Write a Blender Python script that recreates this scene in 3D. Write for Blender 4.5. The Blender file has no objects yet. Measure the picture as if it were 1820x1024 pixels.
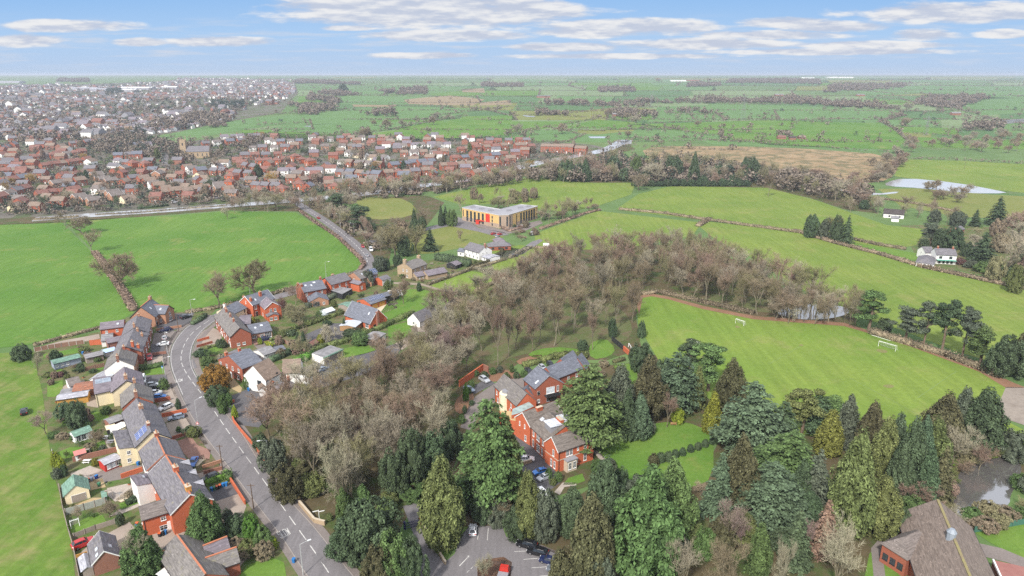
import bpy, bmesh, math, random
import numpy as np
from mathutils import Vector, Matrix
from mathutils.geometry import tessellate_polygon
R = math.radians
rnd = random.Random(7)
sc = bpy.context.scene
COL = sc.collection

# ------------------------------------------------------------------ camera model of the photograph (1820 x 1024)
HC, FOC, HOR = 100.0, 1213.0, 132.0
PITCH = math.atan((512 - HOR) / FOC)
UP = Vector((0, math.sin(PITCH), math.cos(PITCH)))
FW = Vector((0, math.cos(PITCH), -math.sin(PITCH)))
TY = [700, 850, 1050, 1300, 1700, 2200, 2900, 3900, 5200, 7000, 10000, 16000]
TZ = [80 * (1 - math.exp(-(y - 700) / 2500)) for y in TY]

def terr(y):                                   # the land lies flat near by and rises gently into the distance
    if y <= TY[0]: return 0.0
    for i in range(len(TY) - 1):
        if y <= TY[i + 1]:
            f = (y - TY[i]) / (TY[i + 1] - TY[i]); return TZ[i] + f * (TZ[i + 1] - TZ[i])
    return TZ[-1]

def ray(px, py):
    return Vector(((px - 910) / FOC, 0, 0)) + UP * (-(py - 512) / FOC) + FW

def G(px, py, z=0.0):                          # where the sight line through a point of the photo meets the land (+ z)
    d = ray(px, py)
    def sol(za, zb, ya, yb):
        # H + t dz = za + s (t dy - ya) + z
        s = (zb - za) / (yb - ya)
        den = d.z - s * d.y
        if den >= -1e-9: return None
        return (za + z - s * ya - HC) / den
    t = (z - HC) / d.z if d.z < -1e-9 else None
    if t is not None and t * d.y <= TY[0]: return Vector((d.x * t, d.y * t, z))
    for i in range(len(TY) - 1):
        t = sol(TZ[i], TZ[i + 1], TY[i], TY[i + 1])
        if t is not None and TY[i] - 1 <= t * d.y <= TY[i + 1] + 1:
            return Vector((d.x * t, d.y * t, terr(d.y * t) + z))
    t = 15500 / d.y
    return Vector((d.x * t, 15500, TZ[-1] + z))

def P(v):                                      # back to photo pixels
    v = Vector(v) - Vector((0, 0, HC))
    zc = v.dot(FW)
    return (910 + FOC * v.x / zc, 512 - FOC * v.dot(UP) / zc)

def hgt(base, top_y):                          # height of an upright thing from the row of its top
    d = ray(910, top_y); t = base.y / d.y
    return HC + t * d.z - base.z

def ppm(v): return FOC / (Vector(v) - Vector((0, 0, HC))).dot(FW)

# ------------------------------------------------------------------ materials
MATS = {}
def nt(name):
    m = bpy.data.materials.new(name); m.use_nodes = True
    t = m.node_tree; b = t.nodes['Principled BSDF']
    return m, t, b

def node(t, kind, **kw):
    n = t.nodes.new(kind)
    for k, v in kw.items():
        if hasattr(n, k): setattr(n, k, v)
        else: n.inputs[k].default_value = v
    return n

def mixc(t, fac, a, b, mode='MIX'):
    n = t.nodes.new('ShaderNodeMix'); n.data_type = 'RGBA'; n.blend_type = mode
    for s, v in ((n.inputs[0], fac), (n.inputs[6], a), (n.inputs[7], b)):
        if isinstance(v, bpy.types.NodeSocket): t.links.new(v, s)
        elif isinstance(v, (int, float)): s.default_value = v
        else: s.default_value = (*v, 1)
    return n.outputs[2]

def noise(t, vec, scale, detail=4, rough=.55, lo=.35, hi=.65, sv=None):
    if sv:
        m = node(t, 'ShaderNodeMapping'); m.inputs['Scale'].default_value = sv
        t.links.new(vec, m.inputs[0]); vec = m.outputs[0]
    n = node(t, 'ShaderNodeTexNoise'); n.inputs['Scale'].default_value = scale
    n.inputs['Detail'].default_value = detail; n.inputs['Roughness'].default_value = rough
    t.links.new(vec, n.inputs['Vector'])
    r = node(t, 'ShaderNodeMapRange'); r.inputs[1].default_value = lo; r.inputs[2].default_value = hi
    t.links.new(n.outputs[0], r.inputs[0])
    return r.outputs[0]

def ground_mat(name, a, b, c=None, s1=.02, s2=.6, rough=.95, patch=(.55, .75), streak=None):
    """Land: broad tints, small mottling and, with c, patches of a third colour."""
    if name in MATS: return MATS[name]
    m, t, bs = nt(name)
    pos = node(t, 'ShaderNodeNewGeometry').outputs['Position']
    col = mixc(t, noise(t, pos, s1, 6, .6), a, b)
    if c is not None: col = mixc(t, noise(t, pos, s1 * 2.3, 8, .68, *patch), col, c)
    if streak:
        ang, f = streak
        mp = node(t, 'ShaderNodeMapping'); mp.inputs['Rotation'].default_value = (0, 0, R(ang)); mp.inputs['Scale'].default_value = (f, f * .06, 1)
        t.links.new(pos, mp.inputs[0])
        col = mixc(t, noise(t, mp.outputs[0], 1, 3, .6, .3, .7), mixc(t, .40, col, [x * .5 for x in a]), col)
    col = mixc(t, noise(t, pos, s2, 5, .7, .3, .7), mixc(t, .38, col, [x * .35 for x in a]), col)
    t.links.new(col, bs.inputs['Base Color']); bs.inputs['Roughness'].default_value = rough
    bs.inputs['Specular IOR Level'].default_value = .1
    MATS[name] = m; return m

def solid(name, a, b=None, scale=1.5, rough=.7, sv=None, metal=0, spec=.3, coords='Object', amt=1, detail=5):
    """A thing's material: colour a, mottled towards b in its own coordinates."""
    if name in MATS: return MATS[name]
    m, t, bs = nt(name)
    if b is None: b = [x * .75 for x in a]
    tc = node(t, 'ShaderNodeTexCoord').outputs[coords]
    col = mixc(t, noise(t, tc, scale, detail, .65, .3, .72, sv), b, a)
    t.links.new(col, bs.inputs['Base Color']); bs.inputs['Roughness'].default_value = rough
    bs.inputs['Metallic'].default_value = metal; bs.inputs['Specular IOR Level'].default_value = spec
    MATS[name] = m; return m

def tinted(name, rough=.7, var=.35, spec=.2, scale=.35, island=.5, metal=0, coat=0):
    """Colour comes from the object's own colour; mottled, and each leaf a little different."""
    if name in MATS: return MATS[name]
    m, t, bs = nt(name)
    oi = node(t, 'ShaderNodeObjectInfo'); tc = node(t, 'ShaderNodeTexCoord').outputs['Object']
    geo = node(t, 'ShaderNodeNewGeometry')
    hsv = node(t, 'ShaderNodeHueSaturation')
    t.links.new(oi.outputs['Color'], hsv.inputs['Color'])
    if island:
        mr = node(t, 'ShaderNodeMapRange'); mr.inputs[3].default_value = 1 - island; mr.inputs[4].default_value = 1 + island
        t.links.new(geo.outputs['Random Per Island'], mr.inputs[0]); t.links.new(mr.outputs[0], hsv.inputs['Value'])
        mh = node(t, 'ShaderNodeMapRange'); mh.inputs[3].default_value = .485; mh.inputs[4].default_value = .515
        t.links.new(oi.outputs['Random'], mh.inputs[0]); t.links.new(mh.outputs[0], hsv.inputs['Hue'])
    col = hsv.outputs[0]
    if var:
        dark = mixc(t, 1.0, col, [1 - var] * 3, 'MULTIPLY')
        col = mixc(t, noise(t, tc, scale, 4, .6, .35, .65), dark, col)
    t.links.new(col, bs.inputs['Base Color']); bs.inputs['Roughness'].default_value = rough
    bs.inputs['Specular IOR Level'].default_value = spec; bs.inputs['Metallic'].default_value = metal
    if coat: bs.inputs['Coat Weight'].default_value = coat; bs.inputs['Coat Roughness'].default_value = .1
    MATS[name] = m; return m

def glassy(name, c, rough=.12):
    if name in MATS: return MATS[name]
    m, t, bs = nt(name)
    tc = node(t, 'ShaderNodeTexCoord').outputs['Object']
    t.links.new(mixc(t, noise(t, tc, .8, 2), c, [x * 1.6 for x in c]), bs.inputs['Base Color'])
    bs.inputs['Roughness'].default_value = rough; bs.inputs['Specular IOR Level'].default_value = .6
    MATS[name] = m; return m

# ------------------------------------------------------------------ objects, things and their labels
THINGS = []                                   # (object, look, plural look or None, anchor px)
def link(o): COL.objects.link(o); return o

def mesh_obj(name, verts, faces, mat, parent=None, world=None, mats=None, smooth=False):
    me = bpy.data.meshes.new(name)
    me.from_pydata([tuple(v) for v in verts], [], faces)
    if not isinstance(mat, (list, tuple)): mat = [mat]
    for x in mat: me.materials.append(x)
    if mats is not None: me.polygons.foreach_set('material_index', mats)
    if smooth: me.polygons.foreach_set('use_smooth', [True] * len(me.polygons))
    me.update()
    return place(name, me, parent, world)

def place(name, me, parent=None, world=None):
    o = bpy.data.objects.new(name, me); link(o)
    if parent is not None: o.parent = parent
    if world is not None:
        o.matrix_basis = (parent_world(parent).inverted() @ world) if parent is not None else world
    return o

WORLD = {}
def parent_world(o):
    if o is None: return Matrix()
    return parent_world(o.parent) @ o.matrix_basis

def thing(name, pos, rz=0, cat=None, label=None, look=None, plural=None, group=None, scale=None):
    o = bpy.data.objects.new(name, None); link(o); o.empty_display_size = .5
    o.matrix_basis = Matrix.Translation(Vector(pos)) @ Matrix.Rotation(rz, 4, 'Z') @ (Matrix.Diagonal((*scale, 1)) if scale else Matrix())
    tag(o, cat, label, look, plural, group, pos); return o

def tag(o, cat, label=None, look=None, plural=None, group=None, pos=None):
    o['category'] = cat
    if label: o['label'] = label
    if group: o['group'] = group
    if not label: THINGS.append((o, look, plural, P(pos)))
    return o

def struct(o, kind='structure'): o['kind'] = kind; return o

class MB:
    """Collects boxes, prisms and tubes into one mesh."""
    def __init__(s): s.v, s.f, s.m = [], [], []
    def add(s, v, f, mi=0):
        n = len(s.v); s.v += [tuple(x) for x in v]; s.f += [tuple(i + n for i in q) for q in f]; s.m += [mi] * len(f); return s
    def box(s, x0, x1, y0, y1, z0, z1, mi=0):
        v = [(x, y, z) for z in (z0, z1) for y in (y0, y1) for x in (x0, x1)]
        return s.add(v, [(0, 2, 3, 1), (4, 5, 7, 6), (0, 1, 5, 4), (2, 6, 7, 3), (0, 4, 6, 2), (1, 3, 7, 5)], mi)
    def prism(s, poly, z0, z1, mi=0, top=None):
        n = len(poly); top = top or poly
        v = [(p[0], p[1], z0) for p in poly] + [(p[0], p[1], z1) for p in top]
        f = [(i, (i + 1) % n, n + (i + 1) % n, n + i) for i in range(n)] + [tuple(range(n, 2 * n)), tuple(range(n - 1, -1, -1))]
        return s.add(v, f, mi)
    def tube(s, pts, rad, n=6, mi=0, cap=True):
        pts = [Vector(p) for p in pts]; rings = []
        for i, p in enumerate(pts):
            d = (pts[min(i + 1, len(pts) - 1)] - pts[max(i - 1, 0)]).normalized()
            a = d.orthogonal().normalized(); b = d.cross(a)
            r = rad[i] if isinstance(rad, (list, tuple)) else rad
            rings.append([p + (a * math.cos(2 * math.pi * k / n) + b * math.sin(2 * math.pi * k / n)) * r for k in range(n)])
        v = [q for r in rings for q in r]
        f = [(i * n + k, i * n + (k + 1) % n, (i + 1) * n + (k + 1) % n, (i + 1) * n + k) for i in range(len(pts) - 1) for k in range(n)]
        if cap: f += [tuple(range(n - 1, -1, -1)), tuple((len(pts) - 1) * n + k for k in range(n))]
        return s.add(v, f, mi)
    def obj(s, name, mat, parent=None, world=None, smooth=False):
        return mesh_obj(name, s.v, s.f, mat, parent, world, s.m, smooth)

# ------------------------------------------------------------------ sheets of ground cover
def chaikin(p, n=2, closed=True):
    for _ in range(n):
        q = []
        m = len(p)
        for i in range(m if closed else m - 1):
            a, b = p[i], p[(i + 1) % m]
            q += [(a[0] * .75 + b[0] * .25, a[1] * .75 + b[1] * .25), (a[0] * .25 + b[0] * .75, a[1] * .25 + b[1] * .75)]
        if not closed: q = [p[0]] + q + [p[-1]]
        p = q
    return p

def dense(p, step=30, closed=True):
    q = []
    m = len(p)
    for i in range(m if closed else m - 1):
        a, b = p[i], p[(i + 1) % m]
        n = max(1, int(math.hypot(b[0] - a[0], b[1] - a[1]) / step)) if min(a[1], b[1]) < 345 else 1
        q += [(a[0] + (b[0] - a[0]) * k / n, a[1] + (b[1] - a[1]) * k / n) for k in range(n)]
    if not closed: q.append(p[-1])
    return q

def lift(y, layer): return layer * (.012 + max(y, 0) * 5e-5)

def drape(xy, layer, name, mat):
    """A flat polygon laid on the land, cut where the slope of the land changes."""
    tris = tessellate_polygon([[Vector((x, y, 0)) for x, y in xy]])
    bm = bmesh.new()
    vs = [bm.verts.new((x, y, 0)) for x, y in xy]
    for t in tris:
        try: bm.faces.new([vs[i] for i in t])
        except ValueError: pass
    ys = [p[1] for p in xy]
    for c in TY:
        if min(ys) < c < max(ys):
            bmesh.ops.bisect_plane(bm, geom=bm.verts[:] + bm.edges[:] + bm.faces[:], plane_co=(0, c, 0), plane_no=(0, 1, 0), dist=1e-4)
    for v in bm.verts: v.co.z = terr(v.co.y) + lift(v.co.y, layer)
    bmesh.ops.recalc_face_normals(bm, faces=bm.faces)
    for f in bm.faces:
        f.normal_update()
        if f.normal.z < 0: f.normal_flip()
    me = bpy.data.meshes.new(name); bm.to_mesh(me); bm.free(); me.materials.append(mat)
    return struct(link(bpy.data.objects.new(name, me)))

def sheet(name, px, mat, layer=1, smooth=0):
    if smooth: px = chaikin(px, smooth)
    return drape([G(*p).to_2d() for p in dense(px)], layer, name, mat)

def offset_line(pts, d):
    out = []
    for i, p in enumerate(pts):
        a, b = pts[max(i - 1, 0)], pts[min(i + 1, len(pts) - 1)]
        t = (b - a).normalized(); out.append(p + Vector((-t.y, t.x)) * d)
    return out

def strip(name, px, width, mat, layer, smooth=2, shift=0):
    px = chaikin(px, smooth, False) if smooth else px
    c = [G(*p).to_2d() for p in dense(px, closed=False)]
    a, b = offset_line(c, shift + width / 2), offset_line(c, shift - width / 2)
    return drape([(p.x, p.y) for p in a + b[::-1]], layer, name, mat)
# ================================================================== THE LAND
GR_FAR = ground_mat('pasture far', (.088, .155, .050), (.132, .195, .070), (.140, .155, .070), .006, .05)
GR_FLD = ground_mat('pasture', (.088, .192, .030), (.138, .236, .046), (.250, .252, .085), .018, .5, patch=(.56, .74), streak=(32, .7))
GR_FLD2 = ground_mat('meadow', (.138, .212, .038), (.205, .262, .056), (.255, .252, .085), .018, .45, patch=(.52, .74), streak=(-60, .5))
GR_PITCH = ground_mat('pitch grass', (.142, .230, .038), (.205, .272, .054), (.262, .258, .095), .022, .6, patch=(.54, .76), streak=(-50, .35))
GR_LAWN = ground_mat('lawn', (.088, .182, .028), (.138, .220, .042), (.200, .205, .060), .05, .9, patch=(.56, .8))
GR_PAST = ground_mat('rough pasture', (.092, .178, .026), (.145, .218, .042), (.262, .232, .105), .05, .5, patch=(.47, .70), streak=(20, .5))
GR_BRIGHT = ground_mat('spring crop', (.100, .186, .062), (.118, .206, .070), None, .004, .05)
GR_OLIVE = ground_mat('tired grass', (.150, .180, .048), (.190, .200, .060), (.250, .215, .095), .02, .4)
STUBBLE = ground_mat('stubble', (.235, .185, .110), (.280, .215, .130), None, .006, .1)
MARSH = ground_mat('reed marsh', (.260, .185, .105), (.330, .240, .140), (.150, .135, .070), .03, .12, patch=(.47, .56))
LEAF = ground_mat('leaf litter', (.085, .072, .038), (.125, .095, .055), (.062, .100, .028), .05, .8, patch=(.47, .62))
LITTER_RED = ground_mat('bark mulch', (.215, .120, .075), (.260, .150, .095), (.120, .100, .050), .09, 1.2)
GARDEN = ground_mat('garden ground', (.120, .120, .055), (.165, .145, .080), (.075, .135, .030), .09, .9, patch=(.45, .6))
TOWNG = ground_mat('town ground', (.115, .105, .080), (.170, .155, .140), (.085, .115, .045), .02, .12, patch=(.48, .56))
ASPH = ground_mat('asphalt', (.190, .178, .184), (.215, .202, .208), (.155, .146, .150), .05, 2.0, .85, streak=(38, .8))
ASPH_D = ground_mat('new asphalt', (.105, .102, .108), (.125, .120, .126), None, .08, 2.0, .85)
PAVE = ground_mat('footway', (.190, .165, .155), (.225, .195, .180), (.150, .130, .120), .2, 2.5)
GRAVEL = ground_mat('gravel', (.300, .250, .210), (.350, .295, .250), (.220, .180, .140), .12, 3.0)
FLAGS = ground_mat('flagstones', (.370, .320, .280), (.420, .370, .320), (.260, .220, .180), .3, 2.0)
SANDY = ground_mat('yellow gravel', (.400, .305, .170), (.440, .340, .200), (.330, .250, .130), .3, 3.0)
CREAM = ground_mat('cream gravel', (.560, .470, .340), (.600, .510, .380), None, .3, 3.0)
BLOCK = ground_mat('red block paving', (.265, .150, .120), (.300, .180, .145), (.220, .140, .110), .2, 2.0)
SOIL = ground_mat('flower bed soil', (.125, .085, .055), (.160, .110, .075), (.085, .110, .035), .35, 2.0, patch=(.45, .6))
COURT = ground_mat('worn tarmac court', (.250, .215, .185), (.290, .250, .210), (.180, .145, .120), .05, .6)
WHITE_L = ground_mat('road paint', (.54, .53, .51), (.62, .61, .58), (.30, .29, .29), .7, 5.0, .7, patch=(.48, .68))
m, t, b = nt('pond water'); MATS['water'] = WATER = m
b.inputs['Base Color'].default_value = (.110, .102, .098, 1); b.inputs['Roughness'].default_value = .06; b.inputs['IOR'].default_value = 4.2
bmp = node(t, 'ShaderNodeBump'); bmp.inputs['Strength'].default_value = .06; bmp.inputs['Distance'].default_value = .05
t.links.new(noise(t, node(t, 'ShaderNodeNewGeometry').outputs['Position'], 1.2, 3), bmp.inputs['Height']); t.links.new(bmp.outputs[0], b.inputs['Normal'])

m, t, b = nt('flood water'); FLOOD = m; b.inputs['Base Color'].default_value = (.30, .30, .31, 1); b.inputs['Roughness'].default_value = .12; b.inputs['IOR'].default_value = 3.0  # pale base colour paints in part of the bright sky reflection
# the ground: one sheet to the horizon
gv, gf = [], []
gys = [-300, 700] + TY[1:]
for y in gys: gv += [(-17000, y, terr(y)), (17000, y, terr(y))]
for i in range(len(gys) - 1): gf.append((2 * i, 2 * i + 1, 2 * i + 3, 2 * i + 2))
struct(mesh_obj('ground', gv, gf, GR_FAR))

S = sheet
# --- town ground and the woodland, garden and marsh floors
S('town_ground', [(-60, 152), (150, 150), (300, 144), (330, 138), (522, 141), (530, 165), (500, 200), (430, 212), (340, 232), (240, 246), (272, 262), (440, 236), (620, 240), (700, 250), (850, 241), (1050, 257), (1085, 265), (1010, 282), (940, 296), (760, 332), (560, 352), (520, 352), (400, 362), (170, 380), (-60, 392)], TOWNG)
S('garden_ground', [(56, 622), (112, 602), (178, 590), (220, 565), (300, 556), (385, 548), (345, 600), (335, 650), (360, 720), (450, 860), (520, 960), (575, 1060), (130, 1060), (122, 930), (92, 840), (76, 700)], GARDEN)
S('garden_ground', [(385, 556), (640, 478), (700, 470), (820, 455), (905, 432), (960, 455), (890, 500), (830, 560), (700, 600), (640, 660), (560, 700), (440, 720), (360, 690), (340, 640), (350, 590)], GARDEN)
S('woodland_floor', [(420, 735), (470, 700), (580, 680), (690, 640), (800, 580), (880, 510), (960, 460), (1090, 430), (1240, 440), (1330, 470), (1420, 530), (1520, 560), (1520, 582), (1400, 575), (1250, 556), (1150, 530), (1130, 560), (1140, 620), (1080, 640), (930, 640), (860, 690), (830, 760), (800, 850), (740, 890), (700, 960), (720, 1060), (600, 1060), (520, 900), (440, 780)], LEAF, 1)
S('woodland_floor', [(1060, 860), (1240, 860), (1290, 760), (1420, 720), (1800, 760), (1840, 830), (1700, 930), (1600, 940), (1560, 1060), (960, 1060), (930, 960), (1000, 900)], LEAF, 1)
S('woodland_floor', [(860, 720), (1000, 640), (1100, 650), (1200, 620), (1320, 700), (1280, 780), (1200, 750), (1100, 770), (1060, 860), (930, 900), (850, 960), (760, 960), (800, 850)], LEAF, 1)
S('reed_marsh', [(1140, 264), (1200, 259), (1400, 262), (1602, 277), (1592, 312), (1560, 326), (1480, 326), (1350, 318), (1280, 298), (1150, 280)], MARSH, 1, 1)
S('canal_bank', [(-60, 402), (110, 396), (400, 374), (530, 376), (600, 358), (700, 345), (800, 338), (940, 312), (1130, 265), (1110, 255), (940, 300), (760, 332), (560, 352), (520, 352), (400, 362), (170, 380), (-60, 392)], LEAF, 2)
S('woodland_floor', [(520, 362), (600, 352), (760, 348), (790, 360), (760, 400), (700, 425), (690, 470), (660, 470), (640, 436), (590, 398), (530, 372)], LEAF, 1)
S('woodland_floor', [(990, 325), (1020, 300), (1200, 290), (1400, 310), (1540, 345), (1560, 380), (1500, 372), (1440, 352), (1360, 335), (1190, 330), (1060, 326)], LEAF, 1)
S('woodland_floor', [(1640, 480), (1600, 400), (1700, 400), (1840, 410), (1840, 520), (1790, 500), (1700, 480)], GARDEN, 1)

WGRASS = ground_mat('woodland grass', (.090, .115, .042), (.125, .130, .058), (.135, .105, .065), .05, .7, patch=(.48, .60))
S('woodland_grass', [(830, 590), (900, 540), (980, 520), (1070, 530), (1120, 560), (1125, 605), (1060, 612), (1000, 624), (930, 628), (870, 650), (835, 640)], WGRASS, 2, 2)
S('woodland_grass', [(1150, 520), (1250, 520), (1350, 530), (1440, 548), (1400, 560), (1260, 545)], WGRASS, 2, 2)
# --- near fields
S('field', [(-60, 402), (108, 394), (165, 450), (207, 505), (238, 556), (222, 566), (176, 584), (110, 600), (56, 612), (-60, 626)], GR_FLD, 2)
S('field', [(114, 392), (300, 384), (400, 376), (525, 378), (600, 422), (640, 458), (648, 470), (640, 478), (520, 512), (400, 543), (350, 552), (300, 557), (240, 552), (209, 503), (168, 448)], GR_FLD, 2)
S('field', [(-60, 632), (58, 624), (76, 700), (94, 840), (122, 930), (138, 1060), (-80, 1060)], GR_PAST, 2)
for wp in ([(1566, 686), (1580, 683), (1592, 687), (1580, 691)], [(1560, 620), (1580, 624), (1572, 629), (1556, 624)], [(1306, 578), (1318, 582), (1308, 584)], [(1228, 616), (1240, 621), (1230, 623)], [(1418, 614), (1426, 612), (1428, 616)]): S('worn_patch', wp, ground_mat('worn turf', (.210, .185, .085), (.170, .190, .060), None, .5, 2), 4, 1)
for a, b2 in (((1326, 608), (1364, 592)), ((1366, 648), (1422, 616)), ((1630, 708), (1700, 660)), ((1510, 672), (1640, 742))): strip('faded_pitch_line', [a, b2], .22, ground_mat('faded line', (.20, .26, .11), (.15, .235, .05), None, .5, 2), 4, 0)
S('field', [(620, 353), (705, 349), (740, 366), (734, 386), (655, 392), (630, 376)], GR_OLIVE, 2, 1)
S('field', [(770, 350), (862, 330), (940, 316), (1050, 325), (1130, 325), (1122, 346), (1060, 367), (1000, 377), (900, 362), (820, 364)], GR_FLD2, 2)
S('field', [(950, 416), (1063, 375), (1248, 396), (1230, 420), (1090, 445), (1010, 443), (952, 440)], GR_FLD2, 2)
S('field', [(1095, 372), (1135, 345), (1192, 331), (1365, 334), (1450, 356), (1520, 381), (1575, 400), (1645, 408), (1628, 436), (1590, 443), (1500, 430), (1420, 415), (1250, 391), (1120, 376)], GR_FLD2, 2)
S('field', [(1242, 402), (1258, 394), (1420, 413), (1480, 433), (1560, 453), (1640, 477), (1840, 520), (1840, 668), (1790, 652), (1700, 625), (1600, 586), (1500, 556), (1400, 500), (1330, 455), (1270, 425)], GR_FLD2, 2)
S('field', [(1500, 428), (1590, 444), (1640, 452), (1650, 468), (1560, 450)], GR_LAWN, 2)
S('field', [(1590, 313), (1600, 283), (1700, 286), (1840, 293), (1840, 345), (1760, 337), (1640, 321)], GR_FLD2, 2)
S('field', [(1560, 336), (1640, 335), (1760, 346), (1840, 350), (1840, 392), (1700, 385), (1600, 366)], GR_OLIVE, 2)
S('flood_water', [(1573, 325), (1606, 316), (1700, 325), (1770, 338), (1795, 344), (1720, 344), (1640, 335), (1575, 331)], FLOOD, 3, 1)
S('flood_water', [(1555, 345), (1600, 340), (1590, 345), (1530, 348), (1490, 338), (1500, 336)], FLOOD, 3, 1)
S('paddock', [(690, 420), (760, 405), (830, 400), (900, 415), (890, 425), (800, 445), (760, 452), (700, 450)], GR_OLIVE, 2, 1)
S('paddock', [(860, 445), (925, 436), (1000, 446), (985, 460), (930, 470), (880, 482)], GR_FLD2, 3)
S('paddock', [(757, 508), (838, 482), (900, 494), (892, 500), (845, 522), (800, 519)], GR_PITCH, 3)
S('lawn', [(688, 540), (700, 520), (730, 514), (790, 519), (830, 530), (740, 566), (690, 578), (668, 566)], GR_LAWN, 3)
S('lawn', [(690, 580), (722, 573), (735, 590), (715, 604), (690, 600)], GR_LAWN, 3)
S('lawn', [(604, 622), (650, 610), (672, 622), (640, 632), (606, 636)], GR_LAWN, 3)
S('lawn', [(1045, 612), (1075, 600), (1095, 620), (1085, 634), (1050, 640)], GR_LAWN, 3, 1)
S('lawn', [(935, 628), (980, 616), (1040, 622), (1000, 632), (950, 638)], GR_LAWN, 3, 1)
S('lawn', [(1090, 650), (1128, 645), (1136, 682), (1106, 692)], GR_LAWN, 3)
S('lawn', [(1060, 800), (1090, 770), (1130, 758), (1200, 748), (1240, 756), (1268, 775), (1268, 850), (1230, 868), (1150, 874), (1085, 862), (1090, 835)], GR_LAWN, 3, 1)
S('playing_field', [(1132, 545), (1140, 528), (1158, 525), (1190, 532), (1250, 548), (1340, 566), (1500, 578), (1545, 592), (1620, 614), (1740, 657), (1788, 686), (1772, 740), (1840, 775), (1840, 800), (1700, 830), (1500, 790), (1300, 740), (1170, 640), (1135, 580)], GR_PITCH, 3)
S('leaf_border', [(1132, 545), (1138, 526), (1158, 522), (1190, 528), (1250, 544), (1340, 562), (1500, 574), (1545, 588), (1545, 593), (1500, 580), (1340, 568), (1250, 550), (1190, 533), (1158, 527), (1142, 530), (1136, 560)], LITTER_RED, 4)
S('leaf_border', [(1545, 588), (1740, 652), (1800, 680), (1825, 690), (1788, 690), (1740, 661), (1620, 617), (1545, 593)], LITTER_RED, 4)
S('tarmac_court', [(1766, 738), (1788, 688), (1850, 690), (1850, 766)], COURT, 4)
S('school_grass', [(1732, 946), (1850, 926), (1850, 1006), (1800, 985), (1760, 965)], GR_LAWN, 3)
S('school_grass', [(1545, 985), (1590, 930), (1600, 925), (1560, 1060), (1530, 1060)], GR_LAWN, 3)
S('school_grass', [(1568, 981), (1590, 980), (1604, 1060), (1578, 1060)], GR_LAWN, 5)
S('path', [(1548, 975), (1570, 950), (1600, 942), (1606, 975), (1568, 978), (1580, 1060), (1556, 1060)], PAVE, 4)
S('path', [(1740, 966), (1780, 975), (1840, 1000), (1840, 1018), (1790, 1000), (1750, 990)], PAVE, 4)
S('pond', [(1672, 905), (1688, 868), (1705, 840), (1735, 818), (1775, 812), (1815, 818), (1815, 850), (1795, 880), (1795, 900), (1740, 915), (1690, 918)], WATER, 3, 2)
S('pond', [(1375, 556), (1400, 543), (1450, 540), (1505, 545), (1512, 558), (1470, 568), (1410, 568)], WATER, 3, 2)
S('mulch_bed', [(690, 875), (720, 858), (748, 866), (745, 890), (715, 893)], LITTER_RED, 3, 1)
S('mulch_bed', [(806, 715), (828, 695), (845, 700), (835, 730), (812, 738)], LITTER_RED, 3, 1)
S('mulch_bed', [(860, 660), (890, 655), (935, 668), (900, 676), (870, 680)], LITTER_RED, 3, 1)
S('mulch_bed', [(915, 640), (965, 628), (960, 640), (925, 650)], LITTER_RED, 3, 1)

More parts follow.
